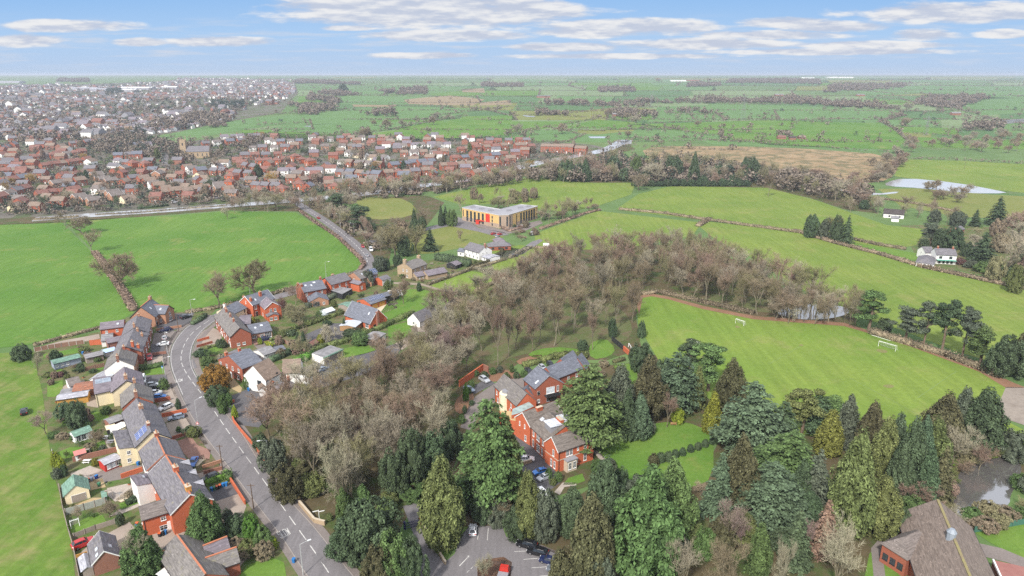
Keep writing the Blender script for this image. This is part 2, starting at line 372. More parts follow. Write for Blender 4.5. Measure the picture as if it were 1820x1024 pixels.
# --- canal and the far fields
strip('canal', [(60, 390), (170, 382), (300, 374), (400, 366), (480, 360), (600, 350), (690, 340), (760, 329), (850, 318), (945, 292), (1010, 280), (1075, 268), (1095, 258), (1110, 249)], 17, FLOOD, 4, 1)
FAR = [([(240, 252), (330, 232), (420, 214), (470, 208), (540, 203), (640, 193), (700, 190), (855, 193), (800, 208), (730, 213), (640, 215), (560, 222), (480, 224), (380, 240), (300, 256)], GR_BRIGHT),
       ([(490, 138), (640, 141), (850, 140), (850, 147), (640, 150), (520, 147)], GR_FAR), ([(530, 151), (640, 153), (770, 151), (850, 158), (760, 168), (610, 170), (560, 165)], GR_BRIGHT),
       ([(717, 177), (800, 170), (862, 177), (840, 188), (780, 187), (725, 185)], STUBBLE), ([(855, 182), (905, 178), (910, 186), (850, 188)], STUBBLE), ([(625, 186), (705, 187), (700, 190), (630, 190)], STUBBLE),
       ([(600, 172), (700, 170), (780, 168), (717, 178), (728, 186), (605, 186)], GR_BRIGHT), ([(640, 240), (760, 225), (830, 207), (910, 205), (910, 240), (820, 245), (700, 248)], GR_FLD),
       ([(480, 226), (640, 216), (760, 217), (700, 231), (620, 240), (500, 234)], GR_BRIGHT), ([(910, 216), (1000, 216), (1060, 211), (1000, 224), (960, 230), (910, 236)], GR_FLD),
       ([(1000, 226), (1060, 213), (1120, 217), (1180, 226), (1100, 229), (1010, 228)], GR_FLD), ([(910, 242), (970, 229), (1060, 240), (1120, 233), (1220, 240), (1150, 245), (1080, 253), (910, 251)], GR_BRIGHT),
       ([(1170, 190), (1280, 186), (1365, 187), (1600, 196), (1600, 205), (1570, 216), (1365, 213), (1230, 215), (1150, 218)], GR_BRIGHT),
       ([(1130, 221), (1365, 214), (1560, 219), (1600, 231), (1612, 250), (1590, 266), (1450, 262), (1365, 258), (1290, 241), (1180, 229)], GR_FLD),
       ([(1230, 245), (1300, 248), (1400, 257), (1560, 266), (1600, 272), (1400, 261), (1270, 258)], GR_BRIGHT),
       ([(1040, 196), (1110, 190), (1170, 194), (1140, 203), (1070, 202)], GR_OLIVE), ([(1090, 172), (990, 170), (990, 181), (1085, 182)], GR_BRIGHT),
       ([(1520, 160), (1640, 152), (1700, 148), (1830, 155), (1830, 174), (1700, 178), (1640, 166), (1540, 172)], GR_BRIGHT), ([(1540, 175), (1620, 180), (1625, 189), (1545, 181)], GR_FLD),
       ([(1680, 186), (1760, 172), (1830, 176), (1830, 200), (1740, 206), (1690, 195)], GR_BRIGHT), ([(1585, 225), (1700, 228), (1704, 240), (1600, 236)], GR_FLD), ([(1630, 244), (1840, 250), (1840, 266), (1640, 262)], GR_FLD),
       ([(1150, 140), (1260, 142), (1250, 150), (1160, 152)], GR_BRIGHT), ([(920, 140), (1010, 145), (1010, 152), (920, 153)], GR_BRIGHT), ([(1750, 220), (1830, 218), (1830, 236), (1770, 238)], GR_BRIGHT),
       ([(820, 158), (860, 157), (862, 165), (822, 164)], STUBBLE)]
PALE = ground_mat('pale ley', (.150, .210, .095), (.172, .232, .108), None, .006, .1); DEEP = ground_mat('deep pasture', (.075, .145, .052), (.092, .168, .060), None, .006, .1)
PATCH = []; pr = random.Random(31); YB = [137.2, 139.5, 142.5, 147, 153, 161, 171, 183, 197, 213, 231, 252]
for a_, b_ in zip(YB, YB[1:]):
    x = 430 if a_ > 205 else 532
    while x < 1835:
        w_ = pr.uniform(60, 190); s_ = pr.uniform(-14, 14); j1, j2 = pr.uniform(-.12, .12) * (b_ - a_), pr.uniform(-.12, .12) * (b_ - a_)
        PATCH.append([(x, a_), (x + w_, a_ + j1), (x + w_ + s_, b_ + j2), (x + s_, b_)]); x += w_
for q_ in PATCH: S('field', q_, pr.choice([PALE, DEEP, GR_BRIGHT, GR_FAR, GR_FLD, PALE, DEEP, GR_OLIVE]), 1)
for p, m_ in FAR: S('field', p, m_, 2)
for p in ([(750, 249), (775, 243), (790, 247)], [(540, 224), (553, 224), (553, 225.5), (545, 225.5)], [(928, 205), (952, 207), (950, 208.5), (934, 207.5)], [(1045, 243), (1078, 243), (1075, 246), (1050, 246)], [(1102, 252), (1124, 249), (1122, 256), (1105, 258)]):
    S('field_pool', p, FLOOD, 4)

# --- roads, drives, yards
LE = [(548, 1024), (537, 1008), (502, 953), (455, 893), (405, 826), (360, 768), (340, 737), (322, 702), (310, 672), (304, 657), (301, 637), (304, 617), (316, 597), (332, 580), (350, 571), (380, 560)]
RE = [(626, 1024), (590, 980), (562, 943), (530, 908), (492, 868), (455, 815), (425, 765), (405, 742), (382, 712), (365, 690), (350, 670), (341, 652), (339, 633), (344, 610), (357, 592), (367, 582), (384, 570)]
LE = [(572, 1060)] + LE; RE = [(655, 1060)] + RE
le, re_ = chaikin(LE, 2, False), chaikin(RE, 2, False)
drape([G(*p).to_2d()[:] for p in le + re_[::-1]], 4, 'road', ASPH)
strip('road', [(384, 564), (440, 541), (500, 526), (560, 509), (610, 494), (640, 484), (654, 474), (655, 460), (640, 441), (585, 397), (540, 369), (512, 350), (470, 330), (410, 312), (345, 304), (300, 300), (291, 290), (297, 275), (280, 262)], 7.0, ASPH, 4)
strip('road', [(180, 320), (145, 318), (120, 308), (100, 296)], 7, ASPH, 4)
strip('road', [(230, 352), (215, 340), (240, 328), (225, 318), (190, 322)], 7, ASPH, 4)
strip('road', [(300, 300), (380, 320), (430, 330), (520, 345)], 6, ASPH, 3)
for st in ([(60, 366), (110, 358), (165, 350)], [(95, 376), (104, 364), (110, 356)], [(240, 362), (230, 350)], [(330, 350), (400, 352)], [(60, 312), (120, 308)], [(480, 322), (570, 322), (680, 324)], [(590, 306), (690, 308), (790, 300)], [(600, 288), (700, 294)], [(700, 270), (800, 268), (900, 276)], [(180, 300), (225, 290), (280, 292)], [(0, 342), (60, 332)]): strip('road', st, 6, ASPH, 3)
for st in ([(560, 985), (575, 1003)], [(430, 792), (452, 822)], [(340, 640), (346, 655)], [(470, 880), (486, 902)], [(400, 770), (412, 786)]): strip('road_patch', st, 1.6, ground_mat('patched asphalt', (.165, .156, .161), (.185, .175, .180), None, .3, 2), 5, 0)
strip('pavement', [(x - 7, y) for x, y in LE], 2.0, PAVE, 3)
strip('pavement', [(x + 8, y) for x, y in RE], 2.2, PAVE, 3)
def kerb(px, side):
    c = [G(*p) for p in chaikin(px, 2, False)]
    f2 = [p.to_2d() for p in c]; a = offset_line(f2, .10); b2 = offset_line(f2, -.10)
    mb = MB(); n = len(a)
    v = [(p.x, p.y, z) for z in (-.05, .12) for l in (a, b2) for p in l]
    f = []
    for i in range(n - 1):
        f += [(2 * n + i, 2 * n + i + 1, 3 * n + i + 1, 3 * n + i), (i, i + 1, 2 * n + i + 1, 2 * n + i), (n + i, n + i + 1, 3 * n + i + 1, 3 * n + i)]
    mb.add(v, f); struct(mb.obj('kerb', solid('kerb stone', (.30, .27, .25))))
kerb([(x - 1.5, y) for x, y in LE], 1); kerb([(x + 1.5, y) for x, y in RE], 1)

def dashes(px, name, ln, gap, w, layer=5, start=0):
    """Broken line: one sheet holding the painted dashes of one line."""
    c = [G(*p).to_2d() for p in chaikin(px, 3, False)]
    s = start; acc = [0]
    for i in range(1, len(c)): acc.append(acc[-1] + (c[i] - c[i - 1]).length)
    def at(d):
        for i in range(1, len(c)):
            if d <= acc[i]:
                f = (d - acc[i - 1]) / max(acc[i] - acc[i - 1], 1e-6); return c[i - 1].lerp(c[i], f), (c[i] - c[i - 1]).normalized()
        return c[-1], (c[-1] - c[-2]).normalized()
    mb = MB()
    while s + ln < acc[-1]:
        (p, d), (q, e) = at(s), at(s + ln)
        n1, n2 = Vector((-d.y, d.x)) * w / 2, Vector((-e.y, e.x)) * w / 2
        mb.add([(*(p + n1), terr(p.y) + lift(p.y, layer)), (*(p - n1), terr(p.y) + lift(p.y, layer)), (*(q - n2), terr(q.y) + lift(q.y, layer)), (*(q + n2), terr(q.y) + lift(q.y, layer))], [(0, 1, 2, 3)])
        s += ln + gap
    return struct(mb.obj(name, WHITE_L))
CL = [(605, 1052), (583, 1016), (555, 975), (526, 935), (505, 905), (472, 859), (440, 815), (407, 770), (395, 752), (370, 715), (350, 690), (335, 670), (326, 655), (321, 640), (323, 625), (328, 612), (337, 597), (350, 585), (365, 574), (383, 564)]
dashes(CL, 'road_marking', 4.2, 2.4, .22)
dashes([(645, 478), (654, 468), (650, 452), (612, 417), (560, 382), (536, 366)], 'road_marking', 4, 2.5, .3)
strip('road_marking', [(p[0] + (2.2 if p[1] < 680 else 3), p[1]) for p in LE[8:]], .14, WHITE_L, 5)
strip('road_marking', [(p[0] - 2.2, p[1]) for p in RE[9:]], .14, WHITE_L, 5)

def slow(px, along_px, width, height):
    """The word SLOW painted on the lane, read by drivers heading up the picture."""
    o = G(*px); u = (G(*along_px) - o); u.z = 0; u.normalize(); r = Vector((u.y, -u.x, 0))
    L = {'S': [[(1, .82), (.85, 1), (.15, 1), (0, .85), (0, .62), (.15, .52), (.85, .48), (1, .38), (1, .15), (.85, 0), (.15, 0), (0, .18)]], 'L': [[(0, 1), (0, 0), (1, 0)]],
         'O': [[(.15, 0), (0, .15), (0, .85), (.15, 1), (.85, 1), (1, .85), (1, .15), (.85, 0), (.15, 0)]], 'W': [[(0, 1), (.22, 0), (.5, .75), (.78, 0), (1, 1)]]}
    mb = MB(); cw = width / 4.6
    for i, ch in enumerate('SLOW'):
        for st in L[ch]:
            pts = [o + r * ((i - 2) * width / 4 + x * cw * .82) + u * (y * height) for x, y in st]
            for a, b2 in zip(pts, pts[1:]):
                d = (b2 - a).normalized(); n = Vector((-d.y, d.x, 0)); e = abs(d.dot(u)); hw = .075 * e + .14 * (1 - e)
                a2, b3 = a - d * hw * .6, b2 + d * hw * .6
                mb.add([p + Vector((0, 0, lift(p.y, 5) + .0015 * (len(mb.f) % 6))) for p in (a2 + n * hw, a2 - n * hw, b3 - n * hw, b3 + n * hw)], [(0, 1, 2, 3)])
    return struct(mb.obj('road_lettering', WHITE_L))
slow((509, 953), (471, 900), 2.6, 2.6)
slow((319, 679), (311, 660), 2.6, 2.2)

YARDS = [('yard', ASPH_D, [(285, 560), (345, 556), (338, 575), (300, 592), (278, 590)]), ('yard', PAVE, [(274, 592), (318, 588), (300, 615), (270, 612)]), ('yard', ASPH_D, [(268, 612), (302, 612), (298, 632), (268, 636)]),
         ('yard', GRAVEL, [(262, 632), (298, 632), (296, 650), (262, 652)]), ('front_lawn', GR_LAWN, [(256, 656), (292, 652), (294, 664), (258, 668)]), ('yard', ASPH_D, [(252, 668), (296, 666), (300, 682), (255, 686)]),
         ('yard', GRAVEL, [(262, 692), (305, 680), (318, 712), (285, 722)]), ('yard', GRAVEL, [(278, 722), (318, 712), (335, 740), (290, 752)]), ('yard', GRAVEL, [(295, 752), (335, 742), (348, 768), (304, 785)]),
         ('yard', BLOCK, [(308, 786), (340, 776), (352, 792), (375, 800), (372, 818), (335, 815)]), ('yard', CREAM, [(330, 820), (362, 808), (366, 818), (352, 828), (340, 832)]), ('flower_bed', SOIL, [(345, 835), (366, 815), (390, 820), (392, 832), (352, 842)]),
         ('yard', GRAVEL, [(346, 842), (394, 834), (402, 848), (362, 862)]), ('yard', ASPH_D, [(372, 875), (414, 856), (424, 878), (382, 892)]), ('yard', GRAVEL, [(382, 892), (424, 878), (438, 900), (430, 920), (396, 930), (385, 915)]),
         ('flower_bed', SOIL, [(342, 772), (360, 770), (370, 790), (352, 792)]), ('yard', GRAVEL, [(170, 960), (230, 928), (245, 945), (320, 935), (380, 905), (400, 920), (350, 950), (300, 975), (235, 985), (200, 990), (140, 985)]),
         ('yard', GRAVEL, [(400, 975), (430, 960), (445, 985), (425, 1010)]), ('lawn', GR_LAWN, [(425, 1024), (440, 1005), (480, 990), (505, 1000), (515, 1060), (430, 1060)]),
         ('garden_lawn', GR_LAWN, [(122, 938), (178, 908), (190, 928), (130, 952)]), ('garden_lawn', GR_LAWN, [(212, 895), (250, 885), (252, 893), (215, 908)]), ('garden_path', FLAGS, [(195, 918), (212, 906), (255, 892), (256, 897), (215, 914)]),
         ('yard', SANDY, [(115, 905), (165, 885), (190, 885), (180, 892), (118, 912)]), ('patio', FLAGS, [(190, 868), (235, 858), (245, 870), (240, 880), (205, 892), (192, 882)]), ('patio', CREAM, [(205, 888), (240, 862), (247, 872), (245, 878), (215, 893)]),
         ('yard', PAVE, [(152, 846), (215, 828), (260, 826), (262, 838), (218, 852), (170, 860)]), ('patio', FLAGS, [(125, 842), (160, 828), (182, 836), (155, 850), (128, 850)]), ('yard', SANDY, [(152, 856), (182, 850), (188, 866), (160, 872)]),
         ('garden_lawn', GR_LAWN, [(100, 805), (125, 795), (150, 795), (185, 783), (190, 797), (150, 808), (130, 815), (104, 815)]), ('patio', GRAVEL, [(185, 775), (208, 772), (210, 798), (192, 800)]),
         ('garden_lawn', GR_LAWN, [(108, 745), (140, 735), (190, 732), (195, 745), (150, 752), (112, 756)]), ('garden_lawn', GR_LAWN, [(84, 680), (112, 676), (112, 694), (98, 706), (84, 706)]), ('patio', GRAVEL, [(150, 702), (172, 700), (175, 725), (155, 722)]),
         ('garden_lawn', GR_LAWN, [(76, 630), (120, 622), (150, 617), (152, 626), (110, 632), (78, 636)]), ('garden_lawn', GR_LAWN, [(160, 650), (186, 646), (188, 656), (164, 660)]), ('garden_lawn', GR_LAWN, [(88, 662), (110, 656), (112, 668), (84, 676)]),
         ('patio', GRAVEL, [(60, 620), (110, 606), (176, 594), (178, 602), (112, 615), (64, 626)]), ('yard', GRAVEL, [(110, 690), (122, 680), (150, 676), (152, 690), (128, 700)]),
         # east of the road
         ('front_garden', GRAVEL, [(350, 596), (375, 580), (392, 590), (396, 612), (352, 615)]), ('front_lawn', GR_LAWN, [(358, 628), (372, 617), (395, 617), (396, 622), (372, 630)]), ('lawn', GR_LAWN, [(385, 640), (400, 636), (402, 650), (390, 652)]),
         ('yard', BLOCK, [(446, 608), (480, 598), (480, 606), (455, 615)]), ('yard', PAVE, [(452, 614), (480, 606), (495, 618), (465, 630)]), ('garden_path', SANDY, [(405, 668), (415, 672), (430, 690), (428, 700), (410, 690)]),
         ('yard', ASPH_D, [(408, 705), (440, 692), (470, 700), (500, 720), (460, 760), (420, 755)]), ('yard', ASPH_D, [(530, 600), (590, 575), (615, 575), (640, 590), (600, 612), (560, 618), (532, 612)]),
         ('yard', ASPH_D, [(530, 660), (560, 645), (608, 638), (650, 628), (700, 612), (720, 610), (700, 640), (640, 668), (570, 690), (545, 690)]), ('yard', CREAM, [(660, 553), (690, 539), (706, 545), (706, 548), (680, 558)]),
         ('yard', GRAVEL, [(683, 538), (700, 530), (708, 540), (700, 543)]), ('yard', GRAVEL, [(690, 618), (720, 600), (740, 606), (715, 622)]), ('vegetable_bed', SOIL, [(575, 562), (600, 548), (620, 556), (600, 568)]),
         ('yard', GRAVEL, [(730, 572), (770, 578), (810, 568), (845, 565), (848, 580), (800, 592), (740, 590)]), ('yard', PAVE, [(690, 545), (690, 540), (700, 540)]),
         ('lane', ASPH, [(870, 455), (905, 440), (925, 443), (945, 430), (960, 425), (965, 428), (930, 452), (895, 462), (880, 470), (830, 482), (770, 502), (766, 499), (830, 478), (878, 463)]),
         ('driveway', ASPH, [(690, 418), (720, 412), (760, 404), (800, 394), (815, 386), (830, 392), (850, 405), (895, 413), (905, 418), (880, 420), (850, 412), (800, 402), (760, 410), (715, 420), (660, 432), (655, 428)]),
         ('yard', PAVE, [(830, 392), (890, 408), (930, 398), (960, 392), (965, 397), (930, 412), (900, 416), (850, 404)]), ('yard', FLAGS, [(925, 455), (940, 458), (958, 470), (950, 470), (930, 462)]),
         # the manor and the school
         ('driveway', PAVE, [(818, 760), (828, 730), (845, 705), (870, 688), (895, 672), (945, 672), (935, 700), (880, 690), (880, 715), (850, 740), (835, 765)]), ('yard', ASPH_D, [(826, 698), (865, 672), (880, 682), (845, 700)]),
         ('yard', ASPH_D, [(935, 668), (990, 648), (1010, 655), (960, 678)]), ('driveway', ASPH_D, [(905, 765), (930, 770), (980, 830), (1000, 855), (980, 870), (950, 895), (930, 890), (935, 850), (915, 810)]),
         ('garden_path', FLAGS, [(1052, 800), (1062, 800), (1080, 820), (1095, 830), (1100, 840), (1085, 845), (1075, 828)]), ('garden_path', FLAGS, [(985, 875), (1000, 858), (1025, 858), (1024, 863), (1003, 866), (995, 880)]),
         ('lawn', GR_LAWN, [(1000, 862), (1010, 850), (1035, 842), (1040, 855), (1020, 862)]), ('driveway', ASPH, [(716, 900), (744, 893), (752, 935), (768, 975), (790, 1000), (808, 985), (820, 950), (836, 935), (892, 935), (900, 955), (925, 965), (960, 968), (1000, 985), (1060, 1060), (745, 1060), (748, 1000), (735, 950)]),
         ('verge', GR_LAWN, [(780, 978), (805, 958), (820, 938), (832, 936), (822, 955), (800, 985), (788, 995)]), ('kerb_island', LITTER_RED, [(895, 960), (925, 955), (1000, 985), (1040, 1010), (1050, 1030), (1000, 990), (950, 968)]),
         ('mulch_bed', LITTER_RED, [(848, 1010), (860, 995), (895, 990), (910, 1000), (905, 1060), (850, 1060)])]
for nme, m_, p in YARDS: S(nme, p, m_, 3 if nme not in ('front_garden',) else 2, 0)
for a, b2 in (((849, 960), (851, 938)), ((866, 961), (868, 939)), ((914, 981), (938, 980)), ((930, 995), (955, 993)), ((945, 1010), (972, 1008)), ((958, 1025), (985, 1022))):
    strip('parking_line', [a, b2], .14, WHITE_L, 5, 0)
S('road_marking', [(816, 1006), (832, 990), (830, 989), (834, 988), (834, 992), (832.5, 991), (817.5, 1007)], WHITE_L, 5)
dashes([(830, 1018), (846, 1003)], 'road_marking', .8, .5, .14)
# ================================================================== PLANTS
FOL = tinted('foliage', .75, .40, .12, .30, .55)
TWIG = tinted('twigs', .9, .2, .05, .2, .30)
BARK = tinted('bark', .95, .4, .05, 1.2, 0)
rng = np.random.default_rng(11)

def quads_mesh(name, Q, extra=None):
    """One mesh of loose four-sided leaves; extra = (verts, quad faces) for a core."""
    Q = np.asarray(Q, dtype=np.float32).reshape(-1, 3)
    n = len(Q); F = np.arange(n, dtype=np.int32)
    if extra is not None and len(extra[0]):
        Q = np.concatenate([Q, np.asarray(extra[0], np.float32)]); F = np.concatenate([F, np.asarray(extra[1], np.int32).ravel() + n])
    me = bpy.data.meshes.new(name)
    me.vertices.add(len(Q)); me.vertices.foreach_set('co', Q.ravel())
    me.loops.add(len(F)); me.loops.foreach_set('vertex_index', F)
    k = len(F) // 4
    me.polygons.add(k); me.polygons.foreach_set('loop_start', np.arange(0, len(F), 4, dtype=np.int32)); me.polygons.foreach_set('loop_total', np.full(k, 4, np.int32))
    me.update(calc_edges=True); return me

def leaves(pos, nrm, size, stretch=1.0, droop=None):
    """Leaf clumps: quads at pos facing nrm."""
    n = len(pos); nrm = nrm / (np.linalg.norm(nrm, axis=1, keepdims=True) + 1e-9)
    r = rng.normal(size=(n, 3)) if droop is None else droop
    a = r - nrm * (r * nrm).sum(1, keepdims=True); a /= np.linalg.norm(a, axis=1, keepdims=True) + 1e-9
    b = np.cross(nrm, a); s = (np.asarray(size) * (0.6 + .8 * rng.random(n)))[:, None] / 2
    a = a * s * stretch; b = b * s
    return np.stack([pos - a * 1.0, pos + b * .9, pos + a * 1.1, pos - b * .9], 1)

def lump(seed, k=7):
    g = np.random.default_rng(seed); A = g.normal(size=(k, 3)) * 2.2; ph = g.random(k) * 6.3
    return lambda d: np.sin(d @ A.T + ph).mean(1) * 1.6

def blob(prof, h, w, n, size, seed, rough=.22, up=.35, stretch=1.2, z0=.04, fill=.3, core=.56, cl=.15, tall=1.0):
    """A dense crown: puffs of leaf clumps over a lumpy outline. prof: radius at heights 0..1; cl: puff radius / width."""
    g = np.random.default_rng(seed); f = lump(seed); zs = np.linspace(0, 1, len(prof)); pr = np.array(prof)
    cdf = np.concatenate([[0], np.cumsum((pr[1:] + pr[:-1]) / 2 + .12)]); cdf /= cdf[-1]
    K = int(4.6 / cl ** 1.35 * (h / w) ** .7); per = max(8, n // K)
    t = np.interp((np.arange(K) + g.random(K)) / K, cdf, zs); th = np.arange(K) * 2.39996 + g.normal(size=K) * .35
    d = np.stack([np.cos(th), np.sin(th), t * h / w * 1.6], 1)
    r = np.interp(t, zs, pr) * (1 + rough * f(d)) * (.80 + .22 * g.random(K)) * w / 2
    C = np.stack([np.cos(th) * r, np.sin(th) * r, (z0 + t * (1 - z0)) * h], 1); rad = cl * w * (.55 + .8 * g.random(K))
    k = np.repeat(np.arange(K), per); q = g.normal(size=(len(k), 3)); q /= np.linalg.norm(q, axis=1, keepdims=True)
    out = np.stack([np.cos(th), np.sin(th), np.full(K, up)], 1)[k]
    q = q + out * .55; q /= np.linalg.norm(q, axis=1, keepdims=True)
    pos = C[k] + q * (rad[k] * (.62 + .48 * g.random(len(k))))[:, None] * np.array([1, 1, tall])
    pos[:, 2] = np.maximum(pos[:, 2], .05 * h * g.random(len(k)))
    down = np.stack([q[:, 0] * .6, q[:, 1] * .6, -np.ones(len(k))], 1) + g.normal(size=(len(k), 3)) * .6
    Q = leaves(pos, q + np.array([0, 0, .25]) + g.normal(size=(len(k), 3)) * .45, np.full(len(k), size), stretch, down)
    m, kz = 10, 8; cv, cf = [], []
    for i in range(kz):
        tt = .02 + .90 * i / (kz - 1); rr = np.interp(tt, zs, pr) * core * w / 2
        cv += [(math.cos(2 * math.pi * j / m) * rr * (1 + .18 * math.sin(j * 2.1 + i * 1.7)), math.sin(2 * math.pi * j / m) * rr * (1 + .18 * math.sin(j * 2.1 + i * 1.7)), (z0 + tt * (1 - z0)) * h) for j in range(m)]
    for i in range(kz - 1): cf += [(i * m + j, i * m + (j + 1) % m, (i + 1) * m + (j + 1) % m, (i + 1) * m + j) for j in range(m)]
    return Q, (cv, cf)

def tiers(h, w, nt, nb, nq, size, seed, z0=.12, prof=None, droop=.15, flat=.9, drooptip=.0):
    """Layered branches, each a plate of leaf clumps (cedars, firs)."""
    g = np.random.default_rng(seed); Q = []
    for k in range(nt):
        t = (k + .5 * g.random()) / nt; z = h * (z0 + (1 - z0) * t); R0 = w / 2 * np.interp(t, np.linspace(0, 1, len(prof)), prof)
        for b in range(max(3, int(nb * (.5 + .5 * R0 / (w / 2))))):
            a = g.random() * 2 * np.pi; L = R0 * (.7 + .45 * g.random()); n = max(4, int(nq * (L / (w / 2)) ** 1.2))
            s = g.random(n) ** .65; lat = g.normal(size=n) * .20 * L * (1 - .35 * s) * flat
            x = s * L; zz = z + .10 * L * (g.random() - .3) - droop * x - drooptip * L * s ** 3 + g.normal(size=n) * size * .22
            pos = np.stack([np.cos(a) * x - np.sin(a) * lat, np.sin(a) * x + np.cos(a) * lat, zz], 1)
            out = np.tile([math.cos(a), math.sin(a), 0], (n, 1))
            nrm = np.tile([0, 0, 1.0], (n, 1)) + out * (.25 + droop) + g.normal(size=(n, 3)) * .32
            Q.append(leaves(pos, nrm, np.full(n, size), 1.35, out + g.normal(size=(n, 3)) * .4 - np.array([0, 0, drooptip])))
    return np.concatenate(Q)

def trunk_mesh(name, h, r, bend=0, seed=0):
    g = random.Random(seed); mb = MB(); n = 5
    mb.tube([(bend * h * (i / n) ** 2 + g.uniform(-.1, .1), g.uniform(-.1, .1), h * i / n - (.3 if i == 0 else 0)) for i in range(n + 1)], [r * (1.25 - 1.1 * i / n) if i else r * 1.5 for i in range(n + 1)], 8)
    me = bpy.data.meshes.new(name); me.from_pydata(mb.v, [], mb.f); return me

LIB = {}
def lib(key, crown, trunk, h, w, leafmat, smooth=False):
    crown.materials.append(leafmat); trunk.materials.append(BARK)
    v = np.empty(len(crown.vertices) * 3, np.float32); crown.vertices.foreach_get('co', v); v = v.reshape(-1, 3)
    h = float(np.percentile(v[:, 2], 99.8)); w = 2 * float(np.percentile(np.hypot(v[:, 0], v[:, 1]), 96))
    LIB.setdefault(key, []).append((crown, trunk, h, w))

def bare(seed, h=16, w=12, up=.55, split=.28, twn=9, thick=.34, ivy=0):
    """A leafless broadleaf: trunk and limbs as tapering tubes, twigs as thin slips."""
    g = random.Random(seed); mb = MB(); rib = []
    def ribbon(p, q, w0):
        d = (q - p); n = Vector((g.gauss(0, 1), g.gauss(0, 1), g.gauss(0, 1))); a = d.cross(n).normalized() * w0
        rib.append([p - a, p + a, q + a * .5, q - a * .5])
    def grow(p, d, L, r, lev):
        pts = [p]; n = 3
        for i in range(n):
            d = (d + Vector((g.gauss(0, .13), g.gauss(0, .13), g.gauss(.03, .10)))).normalized(); pts.append(pts[-1] + d * L / n)
        if lev <= 2: mb.tube(pts, [r * (1 - .5 * i / n) for i in range(n + 1)], 7 if lev == 0 else (5 if lev == 1 else 4), cap=False)
        else:
            for a, b in zip(pts, pts[1:]): ribbon(a, b, r)
        if lev == 3:
            for i in range(twn):
                f = g.uniform(.15, 1) * n; k = min(int(f), n - 1); q = pts[k].lerp(pts[k + 1], f - k)
                e = (d + Vector((g.gauss(0, .75), g.gauss(0, .75), g.gauss(.25, .55)))).normalized(); m = g.uniform(.6, 1.5) * h / 16
                mid = q + e * m * .55; ribbon(q, mid, .034); e2 = (e + Vector((g.gauss(0, .4), g.gauss(0, .4), g.gauss(.1, .3)))).normalized(); ribbon(mid, mid + e2 * m * .6, .024)
                e3 = (e + Vector((g.gauss(0, .8), g.gauss(0, .8), g.gauss(.1, .5)))).normalized(); ribbon(mid, mid + e3 * m * .55, .022)
            return
        kids = {0: g.randint(4, 6), 1: g.randint(5, 6), 2: g.randint(5, 6)}[lev]
        for i in range(kids):
            f = (g.uniform(.70, 1) if lev == 0 else g.uniform(.30, 1)) * n; k = min(int(f), n - 1); q = pts[k].lerp(pts[k + 1], f - k)
            a = 2 * math.pi * (i + g.uniform(-.3, .3)) / kids + lev
            o = d.orthogonal().normalized(); o2 = d.cross(o); side = o * math.cos(a) + o2 * math.sin(a)
            sp = {0: .75, 1: .85, 2: .95}[lev] * (w / 12)
            e = (d + side * sp * g.uniform(.6, 1.2) + Vector((0, 0, up * .35))).normalized()
            grow(q, e, L * {0: g.uniform(.95, 1.35), 1: g.uniform(.48, .68), 2: g.uniform(.45, .65)}[lev] * (1 if lev else .36 / split), r * {0: .52, 1: .5, 2: .35}[lev], lev + 1)
    grow(Vector((0, 0, -.3)), Vector((g.gauss(0, .05), g.gauss(0, .05), 1)).normalized(), h * split, thick, 0)
    me = bpy.data.meshes.new('trunk'); me.from_pydata(mb.v, [], mb.f)
    Q = np.array([[tuple(v) for v in q] for q in rib], np.float32)
    z = Q[:, :, 2].max(); xw = np.percentile(np.abs(Q[:, :, :2]), 97) * 2
    return quads_mesh('crown', Q), me, float(z), float(xw)

for s in range(5): lib('bare', *bare(20 + s, 16, 11 + s % 3, twn=14), TWIG)
for s in range(3): lib('oak', *bare(30 + s, 13, 14.5, .42, .20, 26, .42), TWIG)
for s in range(3): lib('slim', *bare(40 + s, 17, 6.5, .9, .34, 13, .26), TWIG)
for s in range(2): lib('shrub', *bare(60 + s, 7, 12, .35, .10, 13, .15), TWIG)
for s in range(4):
    q, c = blob([.50, .78, .94, 1, .95, .86, .73, .57, .40, .22, .06], 16, 7.5, 15000, .29, 100 + s, .24, .45, 1.7, cl=.105, tall=1.9); lib('cypress', quads_mesh('crown', q, c), trunk_mesh('trunk', 9, .3), 16, 7.5, FOL)
for s in range(3):
    q, c = blob([.75, .95, 1, .96, .88, .77, .64, .50, .35, .19, .05], 14, 5.6, 10000, .26, 120 + s, .18, .35, 1.7, cl=.10, tall=1.9); lib('cone', quads_mesh('crown', q, c), trunk_mesh('trunk', 9, .25), 14, 5.6, FOL)
for s in range(4):
    q, c = blob([.55, .85, .98, 1, .96, .88, .75, .56, .30], 7, 7.5, 10000, .26, 140 + s, .36, .7, 1.2, cl=.115); lib('dome', quads_mesh('crown', q, c), trunk_mesh('trunk', 4, .25), 7, 7.5, FOL)
for s in range(3): lib('cedar', quads_mesh('crown', tiers(17, 13, 15, 12, 110, .42, 160 + s, .10, [.75, 1, 1, .95, .85, .72, .58, .40, .18], .02, .95, .08)), trunk_mesh('trunk', 16, .45), 17, 13, FOL)
for s in range(2): lib('fir', quads_mesh('crown', tiers(16, 7.5, 22, 12, 52, .38, 180 + s, .06, [1, .95, .85, .74, .62, .5, .36, .22, .06], .28, .9, .25), blob([.8, .9, .8, .6, .35, .05], 15.5, 4.2, 10, .3, 5)[1]), trunk_mesh('trunk', 15, .3), 16, 7.5, FOL)
